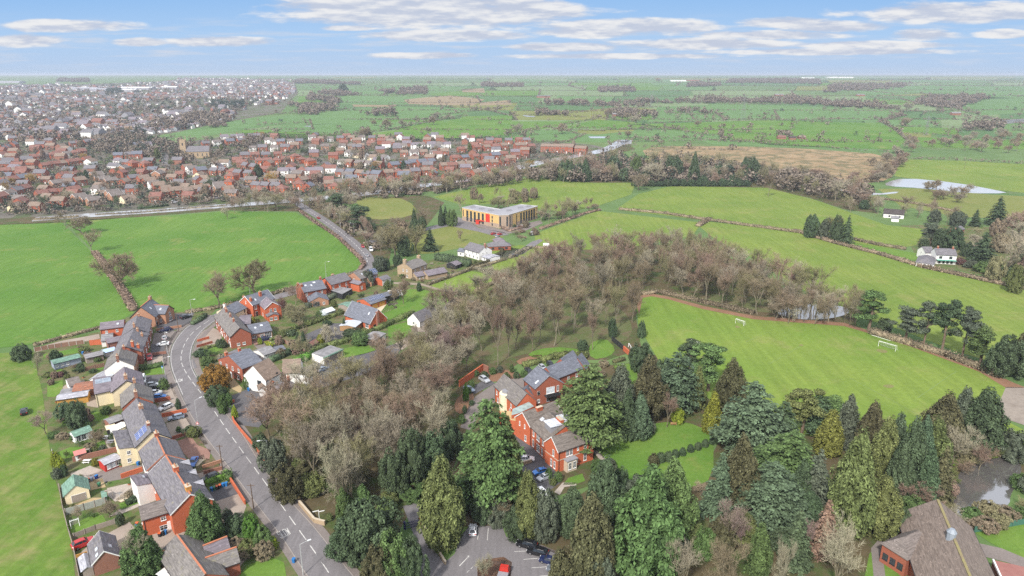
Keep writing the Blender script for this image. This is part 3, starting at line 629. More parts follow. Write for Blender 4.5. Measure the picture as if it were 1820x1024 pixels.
for s in range(3):
    g = random.Random(200 + s); Q = []; mbp = MB(); mbp.tube([(0, 0, -.3), (.2, .1, 5), (.1, -.2, 10), (.3, 0, 14)], [.42, .32, .24, .08], 7)
    for k in range(24):
        a, z = g.uniform(0, 6.3), g.uniform(6.0, 15.4); rr = g.uniform(.5, 4.0) * (1.15 - .6 * abs(z - 10) / 6); c = np.array([math.cos(a) * rr, math.sin(a) * rr, z]); n = 330
        mbp.tube([(.1, 0, z - 1.6), tuple(c - np.array([0, 0, .4]))], [.12, .04], 5, cap=False)
        d = rng.normal(size=(n, 3)); d /= np.linalg.norm(d, axis=1, keepdims=True); pos = c + d * np.array([1.7, 1.7, .9]) * g.uniform(.7, 1.15) * (.5 + .55 * rng.random(n)[:, None])
        Q.append(leaves(pos, d + np.array([0, 0, .5]) + rng.normal(size=(n, 3)) * .4, np.full(n, .36)))
    me = bpy.data.meshes.new('trunk'); me.from_pydata(mbp.v, [], mbp.f); lib('pine', quads_mesh('crown', np.concatenate(Q)), me, 16, 9.5, FOL)
q, c = blob([.80, .97, 1, .97, .85, .62, .3], 2, 2.2, 2600, .12, 300, .05, .5, 1, 0, core=.85, cl=.10); lib('ball', quads_mesh('crown', q, c), trunk_mesh('trunk', 1, .08), 2, 2.2, FOL)

TINT = {'brown': (.235, .190, .128), 'grey': (.262, .232, .172), 'reddish': (.250, .180, .136), 'olive': (.222, .205, .112), 'pale': (.318, .288, .208), 'yellow': (.340, .230, .075), 'pink': (.270, .200, .180),
        'dark green': (.076, .112, .058), 'green': (.100, .156, .054), 'blue-green': (.094, .140, .080), 'olive-green': (.134, .160, .058), 'light green': (.105, .170, .055), 'golden': (.215, .222, .036), 'brownish green': (.098, .096, .048), 'olive-gold': (.165, .168, .042),
        'russet': (.235, .115, .030), 'grey-green': (.100, .120, .082), 'bright green': (.110, .215, .040), 'lime': (.240, .290, .035), 'dead brown': (.235, .155, .110), 'purple': (.170, .090, .085)}
KIND = {'bare': ('bare_tree', 'bare tree', 'bare trees', 'tree'), 'oak': ('bare_tree', 'spreading bare tree', 'spreading bare trees', 'tree'), 'slim': ('bare_tree', 'slender bare tree', 'slender bare trees', 'tree'), 'shrub': ('bare_shrub', 'bare twiggy shrub', 'bare twiggy shrubs', 'shrub'),
        'cypress': ('cypress_tree', 'dense cypress tree', 'dense cypress trees', 'tree'), 'cone': ('conifer_tree', 'pointed conifer', 'pointed conifers', 'tree'), 'dome': ('evergreen_bush', 'rounded evergreen bush', 'rounded evergreen bushes', 'bush'),
        'cedar': ('cedar_tree', 'layered cedar tree', 'layered cedar trees', 'tree'), 'fir': ('fir_tree', 'drooping fir tree', 'drooping fir trees', 'tree'), 'pine': ('pine_tree', 'open-topped pine tree', 'open-topped pine trees', 'tree'), 'ball': ('topiary_bush', 'clipped ball bush', 'clipped ball bushes', 'bush')}
TRUNKC = {'bare': (.190, .165, .115), 'oak': (.150, .125, .090), 'slim': (.230, .205, .150), 'shrub': (.130, .105, .080), 'pine': (.190, .140, .105)}

BARES = []
def plant(sp, bx, by, top, wpx, tint, label=None, group=None, pos=None, h=None, w=None, now=False):
    b = Vector(pos) if pos is not None else G(bx, by)
    if h is None: h = max(hgt(b, top), .5)
    if w is None: w = wpx / ppm(b)
    if sp == 'bare' and w > h * .98: sp = 'oak'
    if sp in ('bare', 'oak', 'slim') and not now: BARES.append((h * ppm(b), sp, b, h, w, tint)); return
    crown, trunk, h0, w0 = rnd.choice(LIB[sp])
    nm, one, many, cat = KIND[sp]
    if sp in ('bare', 'oak', 'slim'): size = 'tall ' if h > 15 else ('small ' if h < 8 else '')
    else: size = 'tall ' if h > 14 else ('small ' if h < 3 else '')
    r = thing(nm, b, rnd.uniform(0, 6.28), cat, label, f'{size}{tint} {one}', f'{size}{tint} {many}', group, (w / w0, w / w0, h / h0))
    c = TINT[tint]; j = rnd.uniform(.85, 1.15)
    o = place('crown', crown, r); o.color = (c[0] * j, c[1] * j, c[2] * j, 1)
    o = place('trunk', trunk, r); t = TRUNKC.get(sp, (.11, .08, .055)); o.color = (*t, 1)
    return r

def arrays(me):
    v = np.empty(len(me.vertices) * 3, np.float32); me.vertices.foreach_get('co', v); v = v.reshape(-1, 3)
    f = [tuple(p.vertices) for p in me.polygons if len(p.vertices) == 4]
    return v[np.array(f)]

def bare_trees(most=285):
    """The trees that show largest stand as things; the rest of the leafless woods is one mass."""
    BARES.sort(key=lambda k: -k[0]); cache = {}; Q, Cl = [], []
    for s_, sp, b, h, w, tint in BARES[:most]: plant(sp, 0, 0, 0, 0, tint, pos=b, h=h, w=w, now=True)
    for s_, sp, b, h, w, tint in BARES[most:]:
        crown, trunk, h0, w0 = rnd.choice(LIB[sp]); far = 2 if b.y > 330 else 1
        for me, c, st in ((crown, TINT[tint], far), (trunk, TRUNKC[sp], 1)):
            if me.name not in cache: cache[me.name] = arrays(me)
            q = cache[me.name][::st].copy(); a = rnd.uniform(0, 6.28); ca, sa = math.cos(a), math.sin(a); k = w / w0
            if st == 2: m_ = q.mean(1, keepdims=True); q = m_ + (q - m_) * 1.5
            x = (q[..., 0] * ca - q[..., 1] * sa) * k + b.x; y = (q[..., 0] * sa + q[..., 1] * ca) * k + b.y; z = q[..., 2] * h / h0 + b.z
            Q.append(np.stack([x, y, z], -1)); j = rnd.uniform(.85, 1.15); Cl.append(np.tile(np.array([*(v * j for v in c), 1], np.float32), (len(q), 1)))
    me = quads_mesh('bare_woodland', np.concatenate(Q)); at = me.attributes.new('tint', 'FLOAT_COLOR', 'FACE'); at.data.foreach_set('color', np.concatenate(Cl).ravel())
    m, t, bs = nt('woodland twigs'); an = node(t, 'ShaderNodeAttribute'); an.attribute_name = 'tint'; t.links.new(an.outputs['Color'], bs.inputs['Base Color']); bs.inputs['Roughness'].default_value = .95; me.materials.append(m)
    o = place('bare_woodland', me); o['kind'] = 'stuff'

def hedge(px, w, h, tint, label, layer_twig=False, dens=5.0, size=.42, name='hedge', cat='hedge'):
    c = [G(*p) for p in px]; Q = []; cv, cf = [], []; g = np.random.default_rng(len(px) + int(px[0][0]))
    o0 = c[0].copy()
    for a, b in zip(c, c[1:]):
        d = b - a; L = max(d.length, .1); d.normalize(); n = Vector((-d.y, d.x, 0)).normalized()
        k = int(L * (2 * h + w) * dens); s = g.random(k) * L; u = g.random(k) * (2 * h + w); uu = u - h
        lat = np.where(u < h, -w / 2, np.where(u < h + w, u - h - w / 2, w / 2)); z = np.where(u < h, u, np.where(u < h + w, h, 2 * h + w - u))
        wob = 1 + .16 * np.sin(s * .9 + px[0][0]) * np.sin(s * .37 + 1)
        pos = np.outer(s, d) + np.outer(lat * wob, n) + np.array(a - o0) + g.normal(size=(k, 3)) * size * .3; pos[:, 2] += z * wob
        nr = np.outer(np.sign(lat) * (u != uu), n) * (np.abs(lat) > w / 2 - .01)[:, None] + np.array([0, 0, .6]) + g.normal(size=(k, 3)) * .5
        Q.append(leaves(pos, nr, np.full(k, size)))
        m = len(cv)
        for q in (a, b):
            for sx, zz in ((-.4, 0), (.4, 0), (.38, .85), (-.38, .85)): cv.append(tuple(q - o0 + n * sx * w + Vector((0, 0, zz * h))))
        cf += [(m, m + 1, m + 5, m + 4), (m + 1, m + 2, m + 6, m + 5), (m + 2, m + 3, m + 7, m + 6), (m + 3, m, m + 4, m + 7), (m, m + 3, m + 2, m + 1), (m + 4, m + 5, m + 6, m + 7)]
    me = quads_mesh(name, np.concatenate(Q), (cv, cf)); me.materials.append(FOL)
    o = place(name, me, None, Matrix.Translation(o0)); o.color = (*TINT[tint], 1)
    tag(o, cat, label, None, None, None, o0); return o
# ================================================================== BUILDINGS
def roof_mat(name, a, b, moss=None):
    if name in MATS: return MATS[name]
    m, t, bs = nt(name)
    tc = node(t, 'ShaderNodeTexCoord').outputs['Object']
    col = mixc(t, noise(t, tc, .55, 6, .65, .3, .7), b, a)
    col = mixc(t, noise(t, tc, 1, 3, .6, .35, .65, (.5, .5, 7.0)), mixc(t, .6, col, [x * .3 for x in a]), col)
    col = mixc(t, noise(t, tc, 2.2, 2, .5, .62, .7), col, [min(1, x * 1.5) for x in a])
    if moss: col = mixc(t, noise(t, tc, .7, 8, .75, .56, .70), col, moss)
    t.links.new(col, bs.inputs['Base Color']); bs.inputs['Roughness'].default_value = .75; bs.inputs['Specular IOR Level'].default_value = .25
    MATS[name] = m; return m

def brick_mat(name, a, b):
    if name in MATS: return MATS[name]
    m, t, bs = nt(name)
    tc = node(t, 'ShaderNodeTexCoord').outputs['Object']
    col = mixc(t, noise(t, tc, .8, 6, .7, .3, .7), b, a)
    col = mixc(t, noise(t, tc, 1, 2, .5, .35, .65, (3.5, 3.5, 11)), mixc(t, .35, col, [x * .45 for x in a]), col)
    col = mixc(t, noise(t, tc, .35, 5, .7, .6, .8), col, [x * .6 for x in b])
    t.links.new(col, bs.inputs['Base Color']); bs.inputs['Roughness'].default_value = .85; bs.inputs['Specular IOR Level'].default_value = .2
    MATS[name] = m; return m

SLATE = roof_mat('slate', (.150, .142, .158), (.190, .180, .196), (.215, .200, .160))
SLATE_B = roof_mat('blue slate', (.140, .150, .185), (.170, .180, .212))
SLATE_P = roof_mat('purple slate', (.185, .158, .185), (.220, .195, .215))
SLATE_W = roof_mat('weathered slate', (.165, .152, .148), (.215, .198, .185), (.215, .200, .125))
TILE_R = roof_mat('red tile', (.205, .098, .078), (.255, .128, .104), (.140, .100, .080))
TILE_B = roof_mat('brown tile', (.215, .160, .125), (.265, .200, .160), (.150, .125, .100))
TILE_G = roof_mat('grey brown tile', (.170, .145, .135), (.210, .180, .165))
TILE_S = roof_mat('mossy plain tile', (.160, .136, .120), (.205, .180, .160), (.085, .070, .058))
RUST = roof_mat('rusty sheet', (.330, .130, .075), (.270, .140, .100))
FELT_G = roof_mat('green sheet', (.150, .260, .205), (.185, .300, .235))
FELT = roof_mat('grey felt', (.230, .225, .235), (.290, .285, .295))
PALE_R = roof_mat('pale sheet', (.360, .360, .405), (.430, .430, .475))
DARK_R = roof_mat('dark roof', (.060, .050, .048), (.090, .075, .070))
BRICK = brick_mat('red brick', (.335, .110, .066), (.275, .092, .060))
BRICK_O = brick_mat('orange brick', (.500, .130, .060), (.440, .118, .058))
BRICK_D = brick_mat('brown brick', (.300, .140, .098), (.240, .118, .088))
BRICK_P = brick_mat('pale brown brick', (.400, .215, .135), (.350, .190, .125))
STONE = brick_mat('buff stone', (.400, .300, .195), (.330, .250, .165))
RENDER_W = solid('white render', (.76, .75, .73), (.68, .67, .65), .8, .85)
RENDER_C = solid('cream render', (.72, .62, .42), (.64, .55, .38), .8, .85)
TRIM_W = solid('white paint', (.78, .78, .77), (.70, .70, .69), 1, .5)
TRIM_K = solid('black paint', (.025, .025, .028), (.035, .035, .04), 1, .5)
TRIM_O = solid('ridge tile', (.46, .165, .085), (.36, .145, .085), 1.2, .8)
TRIM_S = solid('stone trim', (.50, .42, .32), (.42, .36, .28), 1, .85)
GREY_T = solid('lead grey', (.26, .26, .28), (.21, .21, .23), 1, .6)
PANE = glassy('window pane', (.028, .034, .040))
PANE_L = glassy('pale glazing', (.42, .46, .50), .25)
SOLAR = glassy('solar cell', (.040, .065, .185), .2)
SOLAR_D = glassy('dark solar cell', (.030, .045, .095), .2)
WOOD = solid('timber', (.330, .200, .095), (.250, .150, .075), 1.0, .85, (1, 1, .3))
WOOD_G = solid('grey timber', (.300, .255, .215), (.230, .195, .165), 1.0, .9)
WOOD_O = solid('orange timber', (.480, .255, .060), (.400, .210, .055), 1.0, .85)

def RZ(a): return Matrix.Rotation(a, 4, 'Z')
def T(*v): return Matrix.Translation(Vector(v))
WIN = {}
def window_mesh(w, h, frame, bars):
    k = (round(w, 2), round(h, 2), frame.name, bars)
    if k not in WIN:
        f = .09; mb = MB(); Y0, Y1 = -.06, .02
        mb.box(-w / 2 - .03, w / 2 + .03, -.14, .02, -.10, 0); mb.box(-w / 2, w / 2, Y0, Y1, h - f, h); mb.box(-w / 2, w / 2, Y0, Y1, 0.002, f)
        mb.box(-w / 2, -w / 2 + f, Y0, Y1, f, h - f); mb.box(w / 2 - f, w / 2, Y0, Y1, f, h - f)
        for i in range(1, bars): x = -w / 2 + w * i / bars; mb.box(x - .035, x + .035, Y0 + .005, Y1, f, h - f)
        mb.box(-w / 2 + f, w / 2 - f, Y0 + .01, Y1, h * .55, h * .55 + .05)
        me = bpy.data.meshes.new('window'); me.from_pydata(mb.v, [], mb.f); me.materials.append(frame)
        p = bpy.data.meshes.new('pane'); p.from_pydata([(-w / 2 + .04, -.03, .04), (w / 2 - .04, -.03, .04), (w / 2 - .04, -.03, h - .04), (-w / 2 + .04, -.03, h - .04)], [], [(0, 1, 2, 3)]); p.materials.append(PANE)
        WIN[k] = (me, p)
    return WIN[k]

class Wing:
    def __init__(s, root, M, L, W, he, rise, wall, roof, ridge=None, barge=None, ov=.32, kind='gable', base=None, flip=False, gutter=True):
        s.root, s.M, s.L, s.W, s.he, s.rise, s.flip = root, M, L, W, he, rise, flip
        rw = parent_world(root); zt = he - .02
        mb = MB(); hw = W / 2
        if kind == 'gable': ap = [(0, hw, he + rise), (L, hw, he + rise)]
        elif kind == 'mono': ap = [(0, W, he + rise), (L, W, he + rise)]
        elif kind == 'hip': i = min(hw, L * .45); ap = [(i, hw, he + rise), (L - i, hw, he + rise)]
        v = [(0, 0, -.3), (L, 0, -.3), (L, W, -.3), (0, W, -.3), (0, 0, he), (L, 0, he), (L, W, he), (0, W, he)]
        f = [(0, 1, 5, 4), (2, 3, 7, 6)]
        if kind == 'gable': v += [(0, hw, he + rise - .03), (L, hw, he + rise - .03)]; f += [(1, 2, 6, 9, 5), (3, 0, 4, 8, 7)]
        elif kind == 'mono': v[6] = (L, W, he + rise); v[7] = (0, W, he + rise); f += [(1, 2, 6, 5), (3, 0, 4, 7)]
        else: f += [(1, 2, 6, 5), (3, 0, 4, 7)]
        s.wall = mesh_obj('wall', v, f, wall, root, M)
        mb = MB(); sl = rise / (hw if kind != 'mono' else W); d = ov * sl; th = .14; g = .18
        def slab(q):
            n = len(q); vv = [Vector(x) for x in q] + [Vector(x) + Vector((0, 0, th)) for x in q]
            ff = [tuple(range(n - 1, -1, -1)), tuple(range(n, 2 * n))] + [(i, (i + 1) % n, n + (i + 1) % n, n + i) for i in range(n)]
            mb.add(vv, ff)
        if kind == 'gable':
            slab([(-g, -ov, he - d), (L + g, -ov, he - d), (L + g, hw, he + rise), (-g, hw, he + rise)]); slab([(L + g, W + ov, he - d), (-g, W + ov, he - d), (-g, hw + .004, he + rise), (L + g, hw + .004, he + rise)])
        elif kind == 'mono': slab([(-g, -ov, he - d), (L + g, -ov, he - d), (L + g, W + .1, he + rise + .1 * sl), (-g, W + .1, he + rise + .1 * sl)])
        else:
            i = min(hw, L * .45); e = ov; z = he - .1
            slab([(-e, -e, z), (L + e, -e, z), (L - i, hw, he + rise), (i, hw, he + rise)]); slab([(L + e, W + e, z), (-e, W + e, z), (i, hw, he + rise), (L - i, hw, he + rise)])
            slab([(L + e, -e, z), (L + e, W + e, z), (L - i, hw, he + rise)]); slab([(-e, W + e, z), (-e, -e, z), (i, hw, he + rise)])
        s.roof = mb.obj('roof', roof, root, M)
        if kind == 'gable':
            if ridge: MB().box(-g - .02, L + g + .02, hw - .17, hw + .17, he + rise + .05, he + rise + .24).obj('ridge', ridge, s.roof, M)
            if barge:
                for x in (-g - .06, L + g):
                    b = MB()
                    for y0, z0, y1, z1 in ((-ov, he - d, hw, he + rise), (W + ov, he - d, hw, he + rise)):
                        b.add([(x + dx, y, z + dz) for dx in (0, .06) for y, z in ((y0, z0), (y1, z1)) for dz in (-.12, .17)], [(0, 1, 3, 2), (4, 6, 7, 5), (0, 2, 6, 4), (1, 5, 7, 3), (0, 4, 5, 1), (2, 3, 7, 6)])
                    b.obj('bargeboard', barge, s.roof, M)
        if gutter and kind == 'gable':
            for y0, y1 in ((-ov - .11, -ov + .01), (W + ov - .01, W + ov + .11)): MB().box(-g, L + g, y0, y1, he - d - .03, he - d + .08).obj('gutter', TRIM_K, s.roof, M)
            if he > 2.5: MB().box(.25, .36, -.12, -.005, 0, he - .1).obj('downpipe', TRIM_K, root, M); MB().box(L - .36, L - .25, W + .005, W + .12, 0, he - .1).obj('downpipe', TRIM_K, root, M)
        if base: MB().box(-.05, L + .05, -.05, W + .05, -.2, base[0]).obj('plinth', base[1], root, M)
    def side(s, side, u, z):
        L, W = s.L, s.W
        if s.flip and side in ('near', 'far'): side = 'far' if side == 'near' else 'near'
        if s.flip and side in ('front', 'back'): u = 1 - u
        return {'front': T(u * L, 0, z), 'back': T(u * L, W, z) @ RZ(math.pi), 'near': T(0, u * W, z) @ RZ(-math.pi / 2), 'far': T(L, u * W, z) @ RZ(math.pi / 2)}[side]
    def win(s, side, us, z, w=1.1, h=1.3, frame=None, bars=2, pane=None):
        me, p = window_mesh(w, h, frame or TRIM_W, bars)
        for u in us:
            o = place('window', me, s.root, s.M @ s.side(side, u, z)); q = place('pane', p, o)
            if pane: q.data = p.copy(); q.data.materials.clear(); q.data.materials.append(pane)
        return s
    def door(s, side, u, mat=None, w=1.0, h=2.1, frame=None, z=0):
        mb = MB(); mb.box(-w / 2 - .08, w / 2 + .08, -.05, .02, 0, h + .08, 0); mb.box(-w / 2, w / 2, -.09, -.05, .01, h, 1); mb.box(w / 2 - .14, w / 2 - .08, -.13, -.09, 1.0, 1.12, 0)
        mb.obj('door', [frame or TRIM_W, mat or TRIM_K], s.root, s.M @ s.side(side, u, z)); return s
    def chimney(s, u, v=.5, w=.9, d=.6, h=1.5, mat=None, pots=2, cap=None):
        if s.flip: u = 1 - u
        x, y = u * s.L, v * s.W; zr = s.he + s.rise * (1 - abs(v - .5) * 2)
        mb = MB(); mb.box(-w / 2, w / 2, -d / 2, d / 2, -1.0, h, 0); mb.box(-w / 2 - .08, w / 2 + .08, -d / 2 - .08, d / 2 + .08, h - .28, h - .08, 0); mb.box(-w / 2 - .05, w / 2 + .05, -d / 2 - .05, d / 2 + .05, h, h + .06, 2)
        for i in range(pots):
            px = (i - (pots - 1) / 2) * min(.42, w / max(pots, 1)); mb.tube([(px, 0, h + .03), (px, 0, h + .55)], [.15, .12], 8, 1)
        mb.obj('chimney', [mat or BRICK, solid('clay pot', (.42, .20, .11), (.36, .18, .10)), cap or TRIM_S], s.roof, s.M @ T(x, y, zr)); return s
    def on_slope(s, side, u, v):
        if s.flip: u = 1 - u
        a = math.atan2(s.rise, s.W / 2)
        if side == 'front': return s.M @ T(u * s.L, v * s.W / 2, s.he + v * s.rise + .15) @ Matrix.Rotation(a, 4, 'X')
        return s.M @ T(u * s.L, s.W - v * s.W / 2, s.he + v * s.rise + .15) @ RZ(math.pi) @ Matrix.Rotation(a, 4, 'X')
    def skylight(s, side, u, v, w=.9, h=1.2):
        mb = MB(); mb.box(-w / 2, w / 2, -h / 2, h / 2, 0, .07, 0); mb.box(-w / 2 + .1, w / 2 - .1, -h / 2 + .1, h / 2 - .1, .07, .075, 1)
        mb.obj('skylight', [GREY_T, glassy('skylight glass', (.38, .41, .45), .15)], s.root, s.on_slope(side, u, v)); return s
    def solar(s, side, u, v, nx, ny, w=1.0, h=1.65, mat=None):
        mb = MB()
        for i in range(nx):
            for j in range(ny):
                x, y = (i - nx / 2) * w, (j - ny / 2) * h
                mb.box(x + .012, x + w - .012, y + .012, y + h - .012, .05, .09, 0)
                mb.add([(x + .05, y + .05, .093), (x + w - .05, y + .05, .093), (x + w - .05, y + h - .05, .093), (x + .05, y + h - .05, .093)], [(0, 1, 2, 3)], 1)
        mb.obj('solar_panel', [solid('panel frame', (.55, .56, .60)), mat or SOLAR], s.root, s.on_slope(side, u, v)); return s

def frame_of(A, B, D, he):
    """Frame of a gabled block from three eave corners seen in the photo: A-B is the gable end, B-D the long side."""
    a, b, d = G(*A, he), G(*B, he), G(*D, he)
    ex = d - b; ex.z = 0; L = ex.length; ex.normalize()
    w = a - b; w.z = 0; w -= ex * w.dot(ex); W = w.length; ey = w.normalized(); flip = False
    o = Vector((b.x, b.y, terr(b.y)))
    if ex.cross(ey).z < 0: o = o + ex * L; ex = -ex; flip = True
    M = Matrix.Identity(4)
    for i, c in enumerate((ex, ey, Vector((0, 0, 1)), o)): M[0][i], M[1][i], M[2][i] = c
    return M, L, W, flip

class Bld:
    def __init__(s, name, cat, label, A, B, D, he, rise, wall, roof, group=None, **k):
        M, L, W, fl = frame_of(A, B, D, he)
        c = M @ Vector((L / 2, W / 2, 0)); s.he = he
        s.root = thing(name, c, math.atan2(M[1][0], M[0][0]), cat, label, group=group)
        s.main = Wing(s.root, M, L, W, he, rise, wall, roof, flip=fl, **k); s.wings = [s.main]
    def wing(s, A, B, D, he, rise, wall, roof, **k):
        M, L, W, fl = frame_of(A, B, D, he); w = Wing(s.root, M, L, W, he, rise, wall, roof, flip=fl, **k); s.wings.append(w); return w

def extrude(name, cat, label, px, h, mats, root=None, z0=-.3, part='wall', top=None):
    """A flat-topped block whose top corners are the photo points px."""
    pts = [G(*p, h) for p in px]
    c = sum(pts, Vector()) / len(pts); c.z = terr(c.y)
    if root is None: root = thing(name, c, 0, cat, label)
    mb = MB(); q = [((p.x - c.x), (p.y - c.y)) for p in pts]
    ar = sum(q[i][0] * q[(i + 1) % len(q)][1] - q[(i + 1) % len(q)][0] * q[i][1] for i in range(len(q)))
    if ar < 0: q = q[::-1]
    mb.prism(q, z0, h, 0); mb.m[-2] = 1 if len(mats) > 1 else 0
    o = mb.obj(part, mats, root, T(c.x, c.y, c.z)); return root, o

H_ = Bld
# --- the terrace side of the road (its garden side to the left)
b = H_('house', 'house', 'detached brown brick house with steep navy slate roof at the end by the green field', (228.6, 566.8), (274.7, 562.9), (291.9, 547.7), 4.6, 4.4, BRICK_P, SLATE_B, barge=TRIM_K, ridge=TRIM_O)
b.main.chimney(.92, .5, 1.6, .9, 1.3, BRICK_P, 3).skylight('front', .35, .55).win('front', (.2,), 2.9, 1, 1.2).door('front', .12, TRIM_K)
w = b.wing((304.5, 548.5), (293.2, 557.6), (262, 556.5), 4.6, 2.5, BRICK_P, SLATE_B, barge=TRIM_K, ridge=TRIM_O); w.skylight('front', .35, .5).win('near', (.5,), 2.9, 1.2, 1.3).win('near', (.5,), .5, 2.2, 1.7, bars=3).win('front', (.3,), .8, 1.1, 1.3)
b = H_('house', 'house', 'slate terraced house with a long orange brick rear wing beside the field', (217.4, 596.5), (263.5, 591.2), (268.1, 568.8), 5.0, 2.6, BRICK, SLATE, barge=TRIM_K)
b.main.chimney(.05, .5, .9, .7, 1.5, BRICK_P).chimney(.95, .45, 1.0, .7, 1.4, BRICK_P).win('front', (.2, .5, .8), 3.2).win('front', (.2, .8), .7, 1.6, 1.6).door('front', .5)
w = b.wing((177.1, 575), (177.8, 585.9), (219.3, 580.7), 4.8, 1.5, BRICK_O, SLATE_P); w.skylight('front', .75, .5).win('front', (.25, .7), 3, .9, 1); b.wing((178, 592), (180, 607), (200, 604), 2.4, .6, RENDER_W, FELT).win('front', (.5,), .8)
b = H_('house', 'house', 'red brick terraced house with a tall orange chimney and dark slate roof', (206, 620), (251, 625), (263.5, 592.5), 4.9, 2.5, BRICK, SLATE, barge=TRIM_K)
b.main.chimney(.10, .30, 1.3, .8, 2.2, BRICK_O).chimney(.12, .12, 1.1, .8, 1.6, BRICK_O).chimney(.92, .35, 1.0, .7, 1.3, BRICK_P, 2).chimney(.75, .15, 1.0, .7, 1.3, BRICK_P).win('front', (.2, .5, .8), 3.1).win('front', (.2, .8), .7, 1.6, 1.6).door('front', .5, TRIM_W)
b.wing((190, 602), (191, 610), (226, 603), 3.4, .8, BRICK_D, SLATE_P)
b = H_('house', 'house', 'house with a bright white gable end and a brick front, weathered slate roof', (186.6, 654.3), (237.4, 650), (242.6, 629.2), 4.9, 3.0, RENDER_W, SLATE_W)
b.main.chimney(.05, .5, 1.2, .8, 1.4, BRICK_D, 3).chimney(.97, .4, 1.1, .8, 1.4, BRICK).win('near', (.25,), 4.2, .7, .7).win('front', (.25, .75), 3.0).win('front', (.25, .75), .7, 1.5, 1.5).door('front', .5, TRIM_K)
MB().box(-.07, b.main.L + .07, -.12, -.03, 0, 4.75).obj('brick_front', BRICK_P, b.root, b.main.M)
w = b.wing((172, 666), (181, 675), (196, 664), 2.3, .9, TRIM_W, PALE_R); w.win('front', (.2, .5, .8), .7, 1.1, 1.3).win('near', (.3, .7), .7, 1.1, 1.3)
b = H_('house', 'house', 'cream gabled house with a slate rear wing carrying two grey solar panels', (198.5, 694.5), (255.2, 686), (249.9, 662.2), 5.0, 2.9, RENDER_C, SLATE_P, barge=TRIM_K)
b.main.chimney(.15, .5, 1.5, .9, 1.4, BRICK_P, 3).win('near', (.7,), 1.2, .9, 1.3, TRIM_W).win('front', (.2, .5, .8), 3.1).win('front', (.2, .8), .7, 1.5, 1.5).door('front', .5, TRIM_K)
w = b.wing((163.5, 673.5), (168.8, 700.4), (200, 694), 4.4, 1.3, RENDER_C, SLATE_P); w.solar('front', .55, .95, 2, 1, 2.2, 2.6, glassy('grey solar', (.16, .19, .23))).skylight('front', .98, 1.3, 2.2, .8)
b = H_('house', 'house', 'narrow slate roofed terraced house whose gable is edged by a red brick parapet', (216.9, 722.5), (271.7, 713.5), (267.7, 689.9), 5.0, 3.0, BRICK, SLATE_W)
b.main.chimney(.05, .5, 1.5, .9, 1.3, BRICK_D, 3).chimney(.97, .5, 1.0, .8, 1.3, BRICK_P).win('front', (.25, .75), 3.1).win('front', (.25,), .7, 1.5, 1.5).door('front', .75)
b = H_('house', 'house', 'long slate roofed terrace house with blue solar panels and a cream end wall', (240.8, 793.2), (302.8, 778), (274.4, 719.3), 5.3, 3.2, RENDER_C, SLATE, barge=TRIM_K)
b.main.solar('back', .17, .50, 4, 3, 1.0, 1.25).chimney(.70, .5, 1.5, 1.1, 1.0, BRICK_P, 4).chimney(.20, .5, 1.6, .7, .7, BRICK, 1).win('front', (.12, .38, .62, .88), 3.2).win('front', (.12, .62), .7, 1.6, 1.6).door('front', .38, TRIM_W).door('front', .88, TRIM_W)
w = b.wing((211.7, 801.4), (243, 794.5), (230.5, 764), 4.7, .9, RENDER_C, SLATE, kind='mono'); w.win('near', (.5,), 3.2, .9, 1.1).win('near', (.55,), .9, .9, 1.2).win('back', (.5,), 3, 1, 1.1)
b = H_('house', 'house', 'slate house with an orange tiled ridge and white rear wall above the red summerhouse', (262.9, 837.3), (328.1, 816), (311.7, 783.8), 5.3, 3.0, RENDER_W, SLATE, ridge=TRIM_O, barge=TRIM_O)
b.main.chimney(.99, .48, 1.4, 1.0, 1.2, BRICK, 4).win('back', (.3, .75), 3.1, .9, 1.1).win('front', (.25, .75), 3.2).win('front', (.25,), .7, 1.6, 1.5).door('front', .75)
b = H_('house', 'house', 'large end terrace house of orange red brick with white bargeboards and two stout chimneys', (302.4, 909.4), (377, 887), (331.4, 820), 5.7, 3.2, BRICK_O, SLATE, ridge=TRIM_O, barge=TRIM_W)
b.main.chimney(.60, .48, 1.6, 1.1, 1.3, BRICK_O, 4).chimney(.10, .48, 1.6, 1.1, 1.3, solid('yellow brick', (.52, .25, .06), (.45, .22, .06)), 2).win('near', (.32,), 3.2, 1.0, 1.8).win('near', (.38, .24), .6, .9, 1.7).win('back', (.3, .75), 3.0, .9, 1.1)
for u in (.35, .63, .9):
    m = b.main; g = .35 * m.L / m.L
    x = (1 - u if m.flip else u) * m.L; mb = MB(); zz = m.he + .3
    mb.add([(x - .9, -.25, zz), (x + .9, -.25, zz), (x, -.25, zz + 1.25), (x, 2.1, zz + 1.25)], [(0, 1, 2), (1, 3, 2), (0, 2, 3)]); mb.obj('dormer_gable', PALE_R, b.root, m.M)
    m.win('front', (u,), 3.3, 1.1, 1.4)
w = b.wing((239.5, 903), (252.3, 923.9), (302.6, 908.5), 4.6, 1.5, BRICK_O, TILE_G); w.win('front', (.72,), 2.8, 1.1, 1.0).win('front', (.68,), .3, 1.6, 1.3).door('front', .92, TRIM_W).win('near', (.3, .6), 2.6, .8, 1.2)
w = b.wing((246, 871.5), (273.5, 858), (261, 842), 4.9, .9, RENDER_W, SLATE_P, kind='mono'); w.skylight('front', .6, .7, 1.4, .6)
b = H_('outbuilding', 'outbuilding', 'brown brick outbuilding with slate roof and three skylights beside the red car', (164.6, 1001.8), (210.1, 986.6), (201.5, 952.3), 3.2, 2.1, BRICK_D, SLATE, barge=TRIM_W)
b.main.skylight('front', .35, .45, 1.2, .8).skylight('back', .38, .5, 1.2, .8).skylight('back', .12, .45, 1.2, .8)
b.wing((148, 1022), (165, 1008), (159, 985), 2.0, .5, WOOD_G, PALE_R)
